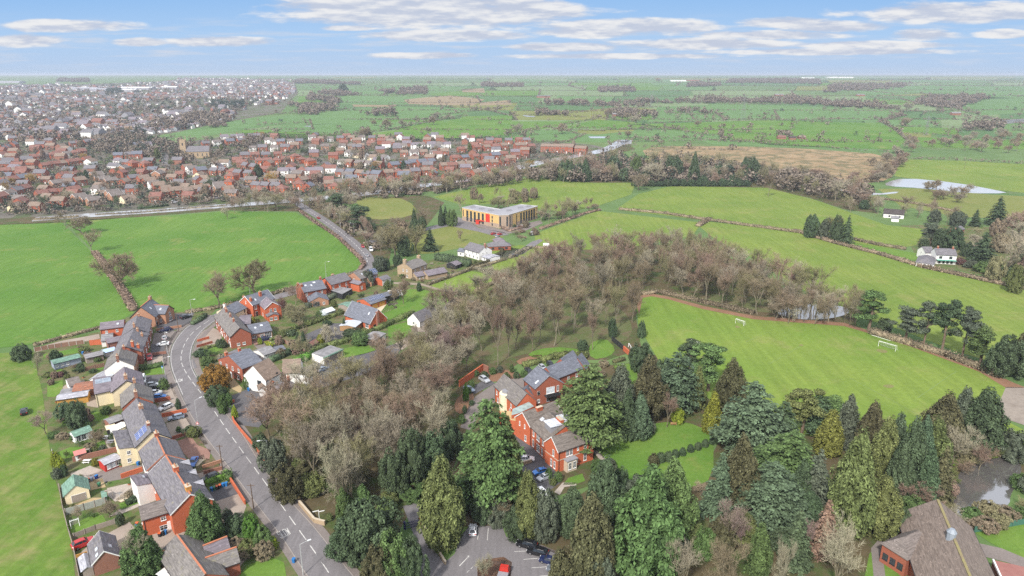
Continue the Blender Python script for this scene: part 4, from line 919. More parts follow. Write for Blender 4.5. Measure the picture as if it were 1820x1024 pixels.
b = H_('house', 'house', 'brick house with orange ridge tiles and a white conservatory at the foot of the terrace', (326, 1050), (404, 1022), (352, 955), 4.0, 2.6, BRICK, SLATE_W, ridge=TRIM_O)
w = b.wing((402, 960), (408, 974), (368, 990), 3.4, 1.8, BRICK, SLATE_P, ridge=TRIM_O); w = b.wing((415, 978), (425, 997), (372, 1016), 3.4, 1.9, BRICK, SLATE_W, ridge=TRIM_O); w.win('near', (.5,), .9)
b.wing((291.5, 979), (297, 1000), (330, 985), 3.2, 1.4, BRICK, SLATE, ridge=TRIM_O)
w = b.wing((294, 1010), (304, 1030), (330, 1010), 2.3, .5, TRIM_W, TRIM_W); w.skylight('front', .3, .5, 1, 1.6).skylight('front', .65, .5, 1, 1.6)

# --- the houses inside the bend
b = H_('house', 'house', 'red brick terrace row end-on to the bend with streaked slate roof', (410, 599.3), (445.6, 591.8), (415.3, 557), 4.9, 2.9, BRICK, SLATE_W, barge=TRIM_K)
b.main.chimney(.32, .52, .9, .7, 1.2, BRICK).chimney(.55, .5, .9, .7, 1.2, BRICK_D, 3).chimney(.80, .5, .9, .7, 1.4, BRICK).chimney(.92, .45, .9, .7, 1.4, BRICK).win('near', (.38, .66), .8, 1.1, 1.0)
b.main.win('back', (.08, .25, .42, .58, .75, .92), 3.1, .9, 1.3).win('back', (.16, .42, .66, .92), .8, 1.2, 1.3).door('back', .08, TRIM_W).door('back', .33, solid('maroon door', (.12, .02, .03))).door('back', .58, TRIM_W)
w = b.wing((438, 578), (446.3, 594), (483, 587.3), 2.7, 1.9, BRICK_P, SLATE_B); w.skylight('front', .3, .55).skylight('front', .62, .7, 1.2, 1.2).win('front', (.15, .5), .8, 1.4, 1.1).win('front', (.8,), .2, 2.6, 2.0, bars=4)
w = b.wing((421, 562), (424, 577), (445, 575), 3, 1.2, BRICK, SLATE_P)
b = H_('cottage', 'cottage', 'cream rendered cottage with a white chimney stack between the brick houses at the bend', (396.2, 548.6), (415.9, 557.5), (438, 546.8), 4.4, 2.4, RENDER_C, SLATE_B)
b.main.chimney(.02, .5, .9, .8, 1.4, RENDER_W).win('front', (.82,), 2.9, .7, 1.1, TRIM_K).win('front', (.82,), .4, .9, 1.8, TRIM_W)
b = H_('house', 'house', 'bright red brick villa with white bargeboards and two gables behind the cream cottage', (428.5, 535.4), (448.9, 542.6), (488, 530), 5.4, 3.2, BRICK_O, SLATE_B, barge=TRIM_W)
b.main.chimney(.06, .2, .8, .7, 1.5, BRICK_O).chimney(.10, .8, .8, .7, 1.3, BRICK_O).chimney(.55, .3, 1.1, .8, 2.0, BRICK_O).skylight('front', .25, .4).win('front', (.12,), 3.2, 1.1, 1.7).door('front', .14).win('near', (.5,), 5.2, .5, 1.4)
w = b.wing((497, 542), (470.7, 549), (461, 540), 5.0, 2.4, BRICK_O, SLATE_P, barge=TRIM_W); w.win('near', (.35, .62), 2.9, 1.0, 1.6).win('near', (.3,), .4, 1.9, 1.5).win('front', (.5,), .6, .9, 1.4)
w = b.wing((492, 556), (476, 563), (470, 555), 2.4, .8, BRICK_O, SLATE); w.win('near', (.3, .7), .5, 1.2, 1.3)
b = H_('house', 'house', 'brown brick house with pale skylights and a low gabled front extension', (520.5, 511.6), (539.9, 519.6), (579.5, 512), 5.0, 3.0, BRICK, SLATE_B, barge=TRIM_O)
b.main.chimney(.03, .3, .9, .7, 1.3, BRICK).chimney(.04, .8, .9, .7, 1.2, BRICK).chimney(.96, .5, .9, .7, 1.2, BRICK).skylight('front', .2, .65, 1.3, 1).skylight('front', .45, .55).skylight('front', .62, .8, 1.4, 1).win('front', (.12, .8), 3.0, .9, 1.3)
w = b.wing((581, 528), (550, 537), (546, 528), 2.5, 1.9, BRICK_P, SLATE_B); w.win('near', (.35,), .3, 2.8, 1.9, GREY_T, 4).win('near', (.75,), .7, 1.0, 1.1)
b = H_('house', 'house', 'red brick semi with plain grey slate roof and white windows above a flat garage', (567.9, 500.4), (588.4, 506.4), (623.3, 496.5), 5.1, 2.6, BRICK_O, SLATE, barge=TRIM_K)
b.main.chimney(.48, .65, 1.5, .8, 1.0, BRICK_D, 3).win('near', (.42,), 2.9, .8, 1.3).win('front', (.1, .42, .75), 2.9, .9, 1.5).win('front', (.2, .5), .6, 1.2, 1.4).door('front', .8)
w = b.wing((636, 499), (638, 506), (622, 502), 3.8, .8, BRICK_O, SLATE_P); w.win('near', (.4,), 1.2, 1, 1.5)
r, o = extrude(None, None, None, [(588, 516), (606, 510), (626, 513), (608, 523)], 2.7, [TRIM_K, FELT], b.root, part='garage')
b = H_('house', 'house', 'grey brown house with a dark blue solar roof on its far wing', (621, 489.2), (640.4, 495.8), (658, 490.5), 4.8, 2.4, BRICK_P, SLATE_W)
b.main.skylight('front', .5, .5).win('front', (.25,), 2.9, 1, 1.4).win('near', (.5,), 2.9)
w = b.wing((648, 484), (659, 489), (671, 486), 4.4, 2.2, BRICK_P, SLATE_B); w.solar('front', .5, .5, 5, 2, 1.1, 1.4, SOLAR_D).win('front', (.75,), 2.6, .9, 1.2)
b.wing((652, 497), (660, 501), (669, 495), 2.5, 1.8, BRICK_P, SLATE_P).skylight('front', .4, .5)
b = H_('annexe', 'house', 'low annexe with a red side wall and a white front of four windows', (668, 494.5), (679.3, 498.4), (693.8, 494), 3.0, 1.1, BRICK_O, SLATE)
MB().box(.02, b.main.L - .02, -.1, -.03, 0, 2.8).obj('white_front', RENDER_W, b.root, b.main.M); b.main.win('front', (.2, .4, .6, .8), 1.4, .9, 1.0, TRIM_K)
b = H_('bungalow', 'bungalow', 'brick bungalow with one big steep slate roof and a white glazed veranda', (683, 563.5), (657.6, 575), (612.7, 559.3), 2.7, 5.0, BRICK_O, SLATE_B, barge=TRIM_W)
b.main.skylight('front', .2, .55).win('front', (.12,), .3, 2, 1.9, TRIM_W, 3).win('near', (.25,), .8, 1.2, .8, TRIM_K)
MB().box(-.9, .1, b.main.W * .36, b.main.W * .48, 0, b.main.he + 4.2).obj('chimney_breast', BRICK_D, b.root, b.main.M if not b.main.flip else b.main.M @ T(b.main.L, 0, 0) @ Matrix.Scale(-1, 4, (1, 0, 0)))
w = b.wing((612, 573), (631, 581.5), (643, 572), 2.2, .5, WOOD, solid('veranda glazing', (.50, .52, .55), (.40, .42, .45), 1, .3, (6, .3, 1)))
b = H_('garage', 'garage', 'red brick double garage with black solar roof and two orange timber doors', (633.8, 534.1), (658.2, 540.9), (686, 531.6), 2.6, 1.5, BRICK_O, SLATE_B); b.main.solar('front', .65, .55, 9, 2, .9, 1.4, SOLAR_D)
for u in (.28, .72): b.main.door('front', u, WOOD_O, b.main.L * .36, 2.2, BRICK_O)
b = H_('carport', 'carport', 'open fronted grey carport sheltering a white motorhome', (675.5, 522.5), (684, 527.5), (709, 520.5), 3.0, .8, solid('carport shade', (.05, .045, .04)), SLATE_B)  # near-black walls close the open front, painting in the shade inside
b = H_('shed', 'shed', 'shed with a pale green sheet roof behind the big roofed bungalow', (605.5, 540.5), (620, 546.5), (633, 541.5), 2.2, .7, WOOD_G, FELT_G)
b = H_('house', 'house', 'tall buff stone house with slate roof standing in its own garden', (708.5, 472.3), (732.2, 478.2), (758.8, 469), 5.6, 2.6, STONE, SLATE_W)
b.main.chimney(.04, .5, 1.2, 1.8, 1.4, STONE, 3).chimney(.96, .5, 1.2, 1.8, 1.2, STONE, 3).win('front', (.2, .55, .85), 3.5, .8, 1.4).win('front', (.22, .6), .6, .8, 1.4).win('near', (.35, .6), 3.5, .8, 1.3).win('near', (.35,), .6, .9, 1.4)
b.main.roof.data.materials[0] = SLATE_W
w = b.wing((752.6, 483.8), (760.5, 490), (795, 483), 2.4, 1.7, STONE, SLATE_P); w = b.wing((737, 486), (741, 492), (757, 488.5), 2.2, 1.4, STONE, SLATE_P); w.win('front', (.3, .7), .8, .8, 1)
b = H_('cottage', 'cottage', 'whitewashed cottage with dark slate roof inside a curved hedge', (872.5, 443.5), (850.8, 449.2), (824.4, 441.7), 4.4, 2.9, RENDER_W, SLATE)
b.main.chimney(.02, .5, 1.4, .7, 1.3, BRICK_D, 3).win('front', (.15, .4, .7), 2.6, .9, 1.2).win('front', (.1, .35, .6, .85), .5, 1.2, 1.5).win('near', (.3, .6), 2.8, .7, 1.1)
b.wing((826, 444), (824, 448), (813, 446), 2.8, 1.3, RENDER_W, SLATE_B).win('front', (.5,), .7, 1.4, 1.3)
b.wing((877, 452), (868, 460), (856, 456), 2.2, .6, TRIM_W, PALE_R).win('front', (.3, .6), .6, 1, 1.2)
b = H_('bungalow', 'bungalow', 'low brick building with a hipped dark roof behind the whitewashed cottage', (914, 432), (908, 437), (868, 438.5), 2.6, 2.0, BRICK, SLATE, kind='hip'); b.main.win('front', (.2, .5, .8), .8, 1.6, 1.1, TRIM_K)
b.wing((903, 424), (898, 429), (880, 430), 2.6, 1.8, BRICK_D, SLATE_P, kind='hip')
b = H_('cottage', 'cottage', 'stone cottage half hidden by bare trees, long low wing to one side', (840, 535), (828, 561), (784, 553), 3.6, 3.2, STONE, SLATE); b.main.win('front', (.3, .7), .8)
b.wing((726, 566), (746, 572), (780, 556), 2.6, 3.0, RENDER_W, SLATE).win('near', (.5,), .8)
b = H_('house', 'house', 'red brick house with twin chimneys and slate roof behind the round russet bush', (400, 634), (430, 655.5), (466, 642), 5.2, 3.0, BRICK, SLATE_B)
M_ = b.main
b.root.name = 'house'
b.main.chimney(.25, .85, .9, .7, 1.6, BRICK_O).chimney(.85, .8, .9, .7, 1.4, BRICK_O).win('near', (.15, .4, .65, .9), 3.2, 1, 1.4).win('near', (.2, .8), .6, 1.2, 1.6).door('near', .5, TRIM_W)
b.wing((430, 617), (447, 640), (462, 633), 3.4, 1.6, BRICK, SLATE)
b = H_('house', 'house', 'white rendered house with brown tiled gables beside the flat roofed garage', (448, 659), (472, 676), (499, 662), 5.0, 4.2, RENDER_W, TILE_B)
b.main.win('front', (.75,), 4.9, .7, .9, TRIM_K).win('near', (.3,), 3, 1.8, 1.3, TRIM_K, 3).win('near', (.3,), .5, 1.8, 1.3, TRIM_K, 3).chimney(.35, -.04, 1.0, .7, -1.2, BRICK_O, 1)
w = b.wing((493, 648), (502, 663), (533, 661), 4.3, 3.2, RENDER_W, TILE_B); w.win('front', (.12,), 2.6, .7, 1.4, TRIM_K); w = b.wing((530, 655), (531, 665), (548, 666), 3.4, .7, RENDER_W, TILE_G, kind='mono')
w = b.wing((459, 686), (474, 690), (470, 678), 2.6, 1.0, RENDER_W, TILE_B)
b = H_('bungalow', 'bungalow', 'stone bungalow with hipped slate roof half under bare pinkish trees', (477, 693), (494, 700), (531, 689), 3.0, 2.4, TRIM_S, SLATE, kind='hip'); b.main.chimney(.7, .55, .8, .6, 1.6, BRICK_O)
r, o = extrude('garage', 'garage', 'flat roofed white garage with a row of grey doors', [(554, 628), (587, 613.5), (609, 620.5), (575, 636)], 2.8, [RENDER_W, FELT])
e1, e2 = G(575, 636, 2.8), G(609, 620.5, 2.8); dd = (e2 - e1); dd.z = 0; LL = dd.length; ang = math.atan2(dd.y, dd.x)
MB().box(.4, LL - .4, -.06, -.01, .1, 2.3).obj('garage_door', WOOD_G, r, T(e1.x, e1.y, 0) @ RZ(ang)); MB().box(-.2, LL + .2, -.5, .15, 2.5, 2.92).obj('fascia', FELT_G, r, T(e1.x, e1.y, 0) @ RZ(ang))
b = H_('shed', 'shed', 'black and white shed with flat grey roof beside the timber fence', (651, 597), (666, 605), (685, 593), 2.4, .3, TRIM_K, FELT); MB().box(.1, b.main.L - .1, -.05, -.01, .05, 2.3).obj('white_front', TRIM_W, b.root, b.main.M); b.main.door('front', .5, TRIM_K, 2.4, 2.0)
b = H_('garage', 'garage', 'pale sheet roofed garage beside the red block drive', (458.5, 621), (469, 631.5), (490, 624), 2.2, 1.2, RENDER_W, FELT)
b = H_('shed', 'shed', 'small shed with a dark blue roof next to the pale garage roof', (487, 617), (492, 624), (507, 620), 2.0, .7, WOOD_G, SLATE_B)
# --- sheds and garden buildings behind the terrace
def shed(label, A, B, D, he, rise, wall, roof, name='shed', cat='shed', **k): return H_(name, cat, label, A, B, D, he, rise, wall, roof, **k)
b = shed('long shed with green roof and grey board wall among the back gardens', (94, 640), (95.5, 647), (143, 635), 2.3, .6, solid('blue grey boards', (.30, .34, .42)), FELT_G); b.main.win('front', (.1, .3, .5), .8, .8, .8)
shed('short green roofed shed at the house end of the long shed', (152, 630), (153, 637), (183, 630), 2.2, .6, WOOD_G, FELT)
b = shed('cabin with white sheet roof and orange timber walls', (103, 702), (100.5, 711), (155, 703), 2.4, .5, WOOD_O, PALE_R)
shed('outhouse under a rust red corrugated roof', (132, 682), (129, 696), (165, 691), 2.4, .7, BRICK_D, RUST)
shed('whitewashed stone outhouse beside the rusty roof', (127, 672), (124, 687), (144, 682), 2.3, 1.2, RENDER_W, TILE_G)
shed('flat grey felt roof lean-to in front of the rusty outhouse', (110, 693), (107, 701), (127, 698), 2.0, .2, WOOD_G, FELT)
b = shed('summerhouse with pale green roof and white glazed doors', (124, 769), (132, 776), (163, 765), 2.3, .9, TRIM_W, FELT_G, 'summerhouse', 'summerhouse'); b.main.win('front', (.2, .5), .3, 1.2, 1.7).win('near', (.5,), .3, 1.2, 1.7)
b = shed('white potting shed with a pink red roof on the lawn', (130.5, 803), (133, 809.5), (152, 804), 1.9, .5, TRIM_W, solid('pink roof', (.55, .20, .18)), 'potting_shed', 'shed'); b.main.win('front', (.35, .7), .5, 1.0, .9)
b = shed('bright red summerhouse with white windows and a pale roof', (180.5, 816), (185.5, 826), (213.5, 814.5), 2.3, .5, solid('red boards', (.42, .03, .025), (.34, .025, .02)), PALE_R, 'summerhouse', 'summerhouse'); b.main.win('front', (.3, .5), .6, 1.4, 1.3, pane=PANE_L).win('front', (.85,), .6, 1.1, 1.3)
b = shed('cream garage with a green sheet gable roof at the field fence', (114.5, 882), (157.5, 869), (153.5, 850), 2.6, 1.9, RENDER_C, FELT_G, 'garage', 'garage'); b.main.door('near', .45, WOOD_G, 3.0, 2.0)
shed('small grey green garden store by the cream garage', (179, 875), (182, 884), (189, 882), 1.6, .3, solid('sage boards', (.32, .38, .34)), FELT_G, 'garden_store', 'shed')
shed('tiled lean-to with a grey roof below the brick parapet', (191, 744), (195, 753), (220, 744), 2.4, .5, BRICK_D, FELT)
shed('white roofed outhouse next to the solar panelled house', (203, 757), (206, 765), (227, 755), 2.5, .4, RENDER_W, TRIM_W); shed('dark open store by the white outhouse roof', (188.5, 757.5), (190, 764), (205, 760), 2.0, .3, TRIM_K, RENDER_C)
b = shed('small blue glass greenhouse behind the brick terrace', (186, 621), (187, 627), (206, 622), 1.8, .6, PANE_L, solid('blue glazing', (.42, .55, .75), rough=.3), 'greenhouse', 'greenhouse'); b = shed('white framed greenhouse in the vegetable garden', (577, 550), (580, 556), (595, 551), 1.8, .9, PANE_L, solid('greenhouse glass', (.62, .66, .68), rough=.25), 'greenhouse', 'greenhouse')
shed('timber stable with lean-to in the paddock corner', (899, 482), (905, 488), (910, 483), 2.4, 1.0, BRICK_O, SLATE, 'stable', 'stable'); shed('open black garden store beyond the stone house', (802, 466), (810, 472), (820, 468), 2.2, 1.2, TRIM_K, SLATE_P)
b = shed('dark timber store on stilts beside the round golden bush', (552, 608), (555, 613), (565, 607), 2.0, .8, TRIM_K, TILE_R)

# --- the glass-fronted office
TOPS = [(821.1, 369.7), (886.4, 382.9), (904, 382.3), (955.6, 367), (925, 364), (889, 372.5), (843.5, 365)]
OFF = [G(*p, 9) for p in TOPS]
r, o = extrude('office_building', 'office', 'modern flat roofed office with yellow cladding, dark window strips and one red panel', TOPS, 9.0, [solid('yellow cladding', (.56, .38, .155), (.50, .34, .14), .3, .7), solid('office roof', (.30, .30, .32), (.22, .22, .245), .08)])
GRST = solid('grey stone cladding', (.36, .27, .20), (.30, .23, .175), .5)
def band(a, b2, u0, u1, z0, z1, mat, name, out=.06):
    d = (b2 - a); d.z = 0; L = d.length; n = Vector((d.y, -d.x, 0)).normalized()
    if n.y > 0: n = -n
    M = T(a.x, a.y, 0) @ RZ(math.atan2(d.y, d.x))
    MB().box(u0 * L, u1 * L, -out, 0, z0, z1).obj(name, mat, r, M)
band(OFF[0], OFF[1], 0.002, .998, 0, 3.1, GRST, 'stone_base', .05); band(OFF[2], OFF[3], .26, .998, 0, 2.6, GRST, 'stone_base', .05); band(OFF[1], OFF[2], .002, .998, 0, 8.9, GRST, 'stone_corner', .05); band(OFF[2], OFF[3], .0, .13, 0, 8.9, GRST, 'stone_corner', .055)
for u in (.035, .15, .255, .36, .47, .58): band(OFF[0], OFF[1], u - (.012 if u < .1 else .028), u + (.012 if u < .1 else .028), .6 if u > .1 else 3.4, 8.0, PANE, 'window', .09)
band(OFF[0], OFF[1], .655, .765, 2.7, 8.4, solid('red panel', (.52, .035, .02), (.46, .03, .02)), 'red_panel', .10)
for z in (.8, 3.4, 5.9): band(OFF[0], OFF[1], .815, .845, z, z + 1.8, PANE, 'window', .09)
for u in (.15, .85): band(OFF[1], OFF[2], u - .08, u + .08, 1.2, 8.0, PANE, 'window', .09)
for u in (.05, .26, .41, .51, .60, .69, .78, .87, .97): band(OFF[2], OFF[3], u - (.026 if .3 < u < .9 else .010), u + (.026 if .3 < u < .9 else .010), .6 if u < .95 else 3, 8.0, PANE, 'window', .09)
e = G(860, 398); mb = MB(); mb.box(-1.2, 1.2, -1.2, 1.2, 0, 3.2, 0); mb.box(-1.4, 11, -1.4, 1.2, 2.6, 3.2, 0); mb.obj('entrance_canopy', solid('canopy red', (.55, .05, .03)), r, T(e.x - 4, e.y - 1, 0) @ RZ(-.45))
for i, (a, b2) in enumerate(((0, 1), (1, 2), (2, 3), (3, 4), (4, 5), (5, 6), (6, 0))):
    d = OFF[b2] - OFF[a]; d.z = 0; MB().box(-.1, d.length + .1, -.15, .15, 9.0, 9.35 + .01 * i)  .obj('parapet', solid('parapet cap', (.52, .52, .53)), r, T(OFF[a].x, OFF[a].y, 0) @ RZ(math.atan2(d.y, d.x)))
for p in ((840, 368), (856, 371), (872, 374), (905, 374), (925, 369), (940, 367)):
    q = G(*p, 9.3); MB().box(-1.6, 1.6, -1, 1, 0, 1.2).obj('roof_plant', GREY_T, r, T(q.x, q.y, 8.9) @ RZ(.3))

# --- the red brick manor
b = H_('manor_house', 'house', 'large orange red brick manor with tiled gables, roof lanterns and arched windows', (970.8, 784.2), (992.1, 802.4), (1055.4, 780.6), 6.3, 2.8, BRICK_O, TILE_S, barge=TRIM_W)
m = b.main; m.win('front', (.26, .36), 3.9, 1.0, 1.7).win('front', (.55,), 4.6, .6, 1.2).win('front', (.76,), 4.1, .9, 1.9).win('front', (.53,), 1.0, .6, 1.1).win('front', (.76,), .8, 1.0, 2.1).win('near', (.35,), 3.9, .8, 1.9).win('near', (.25, .5), .5, .8, 2.1)
mb = MB(); mb.box(-1.6, 1.6, -1.5, 0, -.3, 3.3, 0); mb.box(-1.8, 1.8, -1.7, 0.02, 3.3, 3.55, 1); ob = mb.obj('bay_window', [TRIM_S, GREY_T], b.root, m.M @ m.side('front', .30, 0))
me_, p_ = window_mesh(1.0, 2.0, TRIM_W, 2)
for x in (-.75, .75): place('pane', p_, place('window', me_, ob, m.M @ m.side('front', .30, 0) @ T(x, -1.52, .8)))
MB().box(-.06, m.L + .06, -.06, m.W + .06, 3.42, 3.62).obj('string_course', TRIM_S, b.root, m.M)
w = b.wing((1030, 763), (971, 784), (943.3, 757), 6.2, 3.0, BRICK_O, TILE_S); w2 = w
w.win('front', (.2, .45, .55, .8), 3.9, .9, 1.8).win('front', (.25, .45, .55, .82), .6, .9, 2.2).chimney(.35, .52, 2.4, 1.0, 1.0, BRICK_O, 0).skylight('front', .9, .55, 1.4, 1.2)
def lantern(side, u, v, L, W):
    mm = w2.on_slope(side, u, v); p = mm.to_translation(); mb = MB(); mb.box(-L / 2, L / 2, -W / 2, W / 2, -1.6, 1.1, 0); mb.box(-L / 2 - .3, L / 2 + .3, -W / 2 - .3, W / 2 + .3, 1.1, 1.25, 1)
    for i in range(1, 4): mb.box(-L / 2 - .3 + (L + .6) * i / 4 - .04, -L / 2 - .3 + (L + .6) * i / 4 + .04, -W / 2 - .3, W / 2 + .3, 1.25, 1.3, 2)
    for i in (1,): mb.box(-L / 2 - .3, L / 2 + .3, -.04, .04, 1.25, 1.31, 2)
    mb.obj('roof_lantern', [GREY_T, glassy('lantern glass', (.36, .38, .42), .3), TRIM_W], b.root, T(*p) @ RZ(math.atan2(w2.M[1][0], w2.M[0][0])))
lantern('front', .32, .62, 3.6, 3.0); lantern('back', .45, .60, 3.6, 2.6)
w = b.wing((923.5, 738.5), (942, 757.5), (1000, 736), 6.2, 2.8, BRICK_O, TILE_S, barge=TRIM_W); w.win('near', (.35, .7), 4.4, .5, 1.3).win('near', (.3,), .6, .9, 1.8).chimney(.45, .4, 2.0, .9, 1.0, BRICK_O, 0)
r2, o2 = extrude(None, None, None, [(909, 738), (921, 735), (949, 722), (940, 714), (911, 727)], 5.8, [BRICK_O, glassy('grey roof glazing', (.20, .25, .24), .35)], b.root, part='glazed_link')
r2, o2 = extrude(None, None, None, [(888, 730), (905, 730.5), (922, 736), (921, 749), (898, 745)], 4.6, [BRICK_O, solid('terrace deck', (.50, .36, .18))], b.root, part='terrace_block')
c = G(899, 727); MB().tube([(0, 0, 0), (0, 0, 5.6), (0, 0, 5.8)], [2.1, 2.0, 1.7], 12).obj('stair_turret', solid('ivory render', (.72, .66, .48)), b.root, T(c.x, c.y, 0)); MB().tube([(0, 0, 5.7), (0, 0, 6.5)], [1.2, 1.1], 12).obj('turret_lantern', GREY_T, b.root, T(c.x, c.y, 0))
w = b.wing((955, 714), (918.6, 720.5), (879.3, 685), 5.4, 3.2, BRICK_O, SLATE_W); w.win('front', (.25, .5, .75, .9), 2.8, .8, 1.3).win('front', (.3, .6, .85), .4, .9, 1.6)
b = H_('apartment_block', 'apartment block', 'new red brick block with smooth blue slate gables behind the manor', (996.4, 677), (951.4, 690.5), (931.4, 673.6), 6.0, 3.4, BRICK, SLATE_B, barge=GREY_T)
b.main.win('near', (.12, .12), 3.6, 1.0, 1.2).win('near', (.12,), .8, 1.0, 1.2).win('near', (.55,), 3.2, 3.0, 2.2, TRIM_W, 2, PANE_L).win('near', (.82,), 3.4, .8, 2.0).win('front', (.5,), 3.6, .9, 1.2).win('near', (.5, .7), .5, 1.8, 2.0, GREY_T)
b.main.skylight('front', .22, .3, 1.0, 1.6)
mb = MB(); mb.box(-2.6, 2.6, -2.0, 0, 2.85, 3.0, 0); mb.box(-2.6, 2.6, -2.0, -1.95, 3.0, 4.0, 0); mb.obj('balcony', TRIM_K, b.root, b.main.M @ b.main.side('near', .58, 0))
w = b.wing((962, 660), (985, 674), (1035, 654), 5.6, 3.0, BRICK, SLATE_B); w.win('front', (.5, .8), 3.2, 1, 1.3).skylight('back', .55, .5)
w = b.wing((985, 649), (1012, 660), (1033, 645), 5.0, 3.8, BRICK, SLATE_B); w = b.wing((1018, 643), (1040, 655), (1047, 646), 4.8, 3.4, BRICK, SLATE_B)
b.wing((929, 690), (948, 703), (953, 694), 3.0, 2.2, BRICK, SLATE_B).skylight('front', .5, .5)

# --- the school, bottom corner
b = H_('school_building', 'school', 'big brown tiled school hall with a mossy hipped ridge and a grey roof vent', (1596, 915), (1724.2, 936), (1815, 1130), 4.6, 5.2, BRICK, roof_mat('school tile', (.190, .150, .128), (.235, .190, .162), (.095, .072, .060)))
m = b.main; m.win('back', (.25, .45, .6, .8), 1.2, 1.2, 1.6, TRIM_K)
vx = G(1690.8, 950, 10.4); MB().prism([(math.cos(i * math.pi / 4) * .85, math.sin(i * math.pi / 4) * .85) for i in range(8)], 8.6, 11.0, 0).prism([(math.cos(i * math.pi / 4) * 1.0, math.sin(i * math.pi / 4) * 1.0) for i in range(8)], 11.0, 11.7, 0, [(math.cos(i * math.pi / 4) * .5, math.sin(i * math.pi / 4) * .5) for i in range(8)]).obj('roof_vent', solid('zinc', (.26, .29, .33), (.21, .24, .28), 1, .5), b.root, T(vx.x, vx.y, 0))
w = b.wing((1604, 950), (1612, 994), (1665, 968), 4.5, 2.6, BRICK, TILE_G, kind='hip'); w.win('near', (.2, .5, .8), 1.2, 1.2, 1.5, TRIM_K)
MB().box(.3, m.L, m.W / 2 - .26, m.W / 2 + .26, m.he + m.rise + .03, m.he + m.rise + .22).obj('mossy_ridge', solid('moss', (.24, .22, .08), (.20, .15, .10), 1.2), m.roof, m.M)
r, o = extrude('flat_roofed_annexe', 'school annexe', 'single storey school annexe with a red brown flat roof and white fascia', [(1765, 995), (1840, 1012), (1850, 1060), (1790, 1050)], 3.2, [BRICK_D, solid('red brown felt', (.22, .09, .08), (.28, .13, .11), .6)])
a1, a2 = G(1765, 995, 3.2), G(1790, 1050, 3.2); d = a2 - a1; MB().box(0, d.length, -.15, .15, 2.9, 3.4).obj('fascia', TRIM_W, r, T(a1.x, a1.y, 0) @ RZ(math.atan2(d.y, d.x)))

# --- houses in the valley on the far side
b = H_('farmhouse', 'house', 'white rendered house with grey slate roof and a green veranda on the hillside', (1653, 445.8), (1665, 452.5), (1701, 454.2), 5.2, 2.6, RENDER_W, SLATE)
b.main.win('front', (.22, .72), 3.1, 1.6, 1.3, TRIM_K).chimney(.15, .5, .8, .7, 1.0).chimney(.9, .5, .8, .7, 1.0); MB().box(.3, b.main.L - .3, -1.9, -.02, 2.3, 2.5).obj('veranda', solid('green canopy', (.10, .36, .27)), b.root, b.main.M); b.main.win('front', (.2, .4, .6, .8), .4, 1.2, 1.7, TRIM_K)
b.wing((1636.5, 443), (1645, 449), (1661, 449), 4.2, 2.4, RENDER_W, SLATE).win('near', (.5,), 2.6, .9, 1.1)
w = b.wing((1630, 462), (1660, 470), (1664, 459), 2.4, 2.2, TRIM_W, SLATE, kind='hip'); w.win('near', (.12, .3, .5, .7, .88), .5, 1.2, 1.5)
b = H_('cottage', 'cottage', 'long low white cottage with a dark broken roof on the slope above the farmhouse', (1573, 374.5), (1570.5, 379.3), (1607, 382.2), 3.0, 2.6, RENDER_W, DARK_R); b.main.win('front', (.3, .6, .8), .8, 1.2, 1.2, TRIM_K)
b.wing((1590, 384), (1585, 388), (1598, 389), 2.4, .8, RENDER_W, FELT)
H_('shed', 'shed', 'small dark roofed shed hidden among the garden trees beyond the farmhouse', (1700, 404), (1705, 409), (1715, 407), 3, 1.6, BRICK_D, SLATE)
for i, (x, y, wd) in enumerate(((1383, 246, 18), (1404, 247, 14), (1420, 246, 16))):
    c = G(x, y); s_ = ppm(c); L = wd / s_
    o = MB(); H_('barn', 'barn', ['long red roofed barn at the far farm', 'dark gabled barn between the two red roofs at the far farm', 'red roofed barn nearest the pylon at the far farm'][i], (x - 1.4, y - 3.6), (x, y - 2.2), (x + wd * .8, y - 2), 3, 2, BRICK_D, [TILE_R, DARK_R, TILE_B][i])
# ================================================================== THE TOWN
def copy_tree(o, parent=None):
    c = o.copy(); link(c)
    if parent is not None: c.parent = parent
    for ch in list(o.children): copy_tree(ch, c)
    return c

def M4(x, y, a): return T(x, y, terr(y)) @ RZ(a)
PROTO = {}
def proto(key, L, W, he, rise, wall, roof, look, plural, wins, extra=None, **k):
    PROTO[key] = [None, (L, W, he, rise, wall, roof, k, wins, extra), look, plural]
def make(key, p, a, group):
    e = PROTO[key]; L, W, he, rise, wall, roof, k, wins, extra = e[1]
    if e[0] is None:
        r = bpy.data.objects.new('house', None); link(r); r.matrix_basis = T(*p) @ RZ(a)
        M = r.matrix_basis @ T(-L / 2, -W / 2, 0)
        w = Wing(r, M, L, W, he, rise, wall, roof, gutter=False, **k)
        for s_, us, z, ww, hh in wins: w.win(s_, us, z, ww, hh, TRIM_S)
        w.door('front', .5, TRIM_W)
        if extra: w.chimney(*extra)
        e[0] = r
    else:
        r = copy_tree(e[0]); r.matrix_basis = T(*p) @ RZ(a) @ Matrix.Scale(rnd.uniform(.95, 1.14), 4)
    tag(r, 'house', None, e[2], e[3], group, p)
    return r
two = [('front', (.22, .78), 3.2, 1.5, 1.3), ('front', (.22, .78), .7, 1.7, 1.4), ('near', (.5,), 3.2, .9, 1.1), ('back', (.25, .75), 3.0, 1.3, 1.2)]
one = [('front', (.22, .78), .8, 1.9, 1.3), ('near', (.5,), .8, 1.2, 1.1)]
proto('rr', 9, 7.5, 5, 2.6, BRICK, TILE_R, 'red brick house with red tiled roof', 'red brick houses with red tiled roofs', two)
proto('rb', 9, 7.5, 5, 2.6, BRICK, TILE_B, 'red brick house with brown tiled roof', 'red brick houses with brown tiled roofs', two)
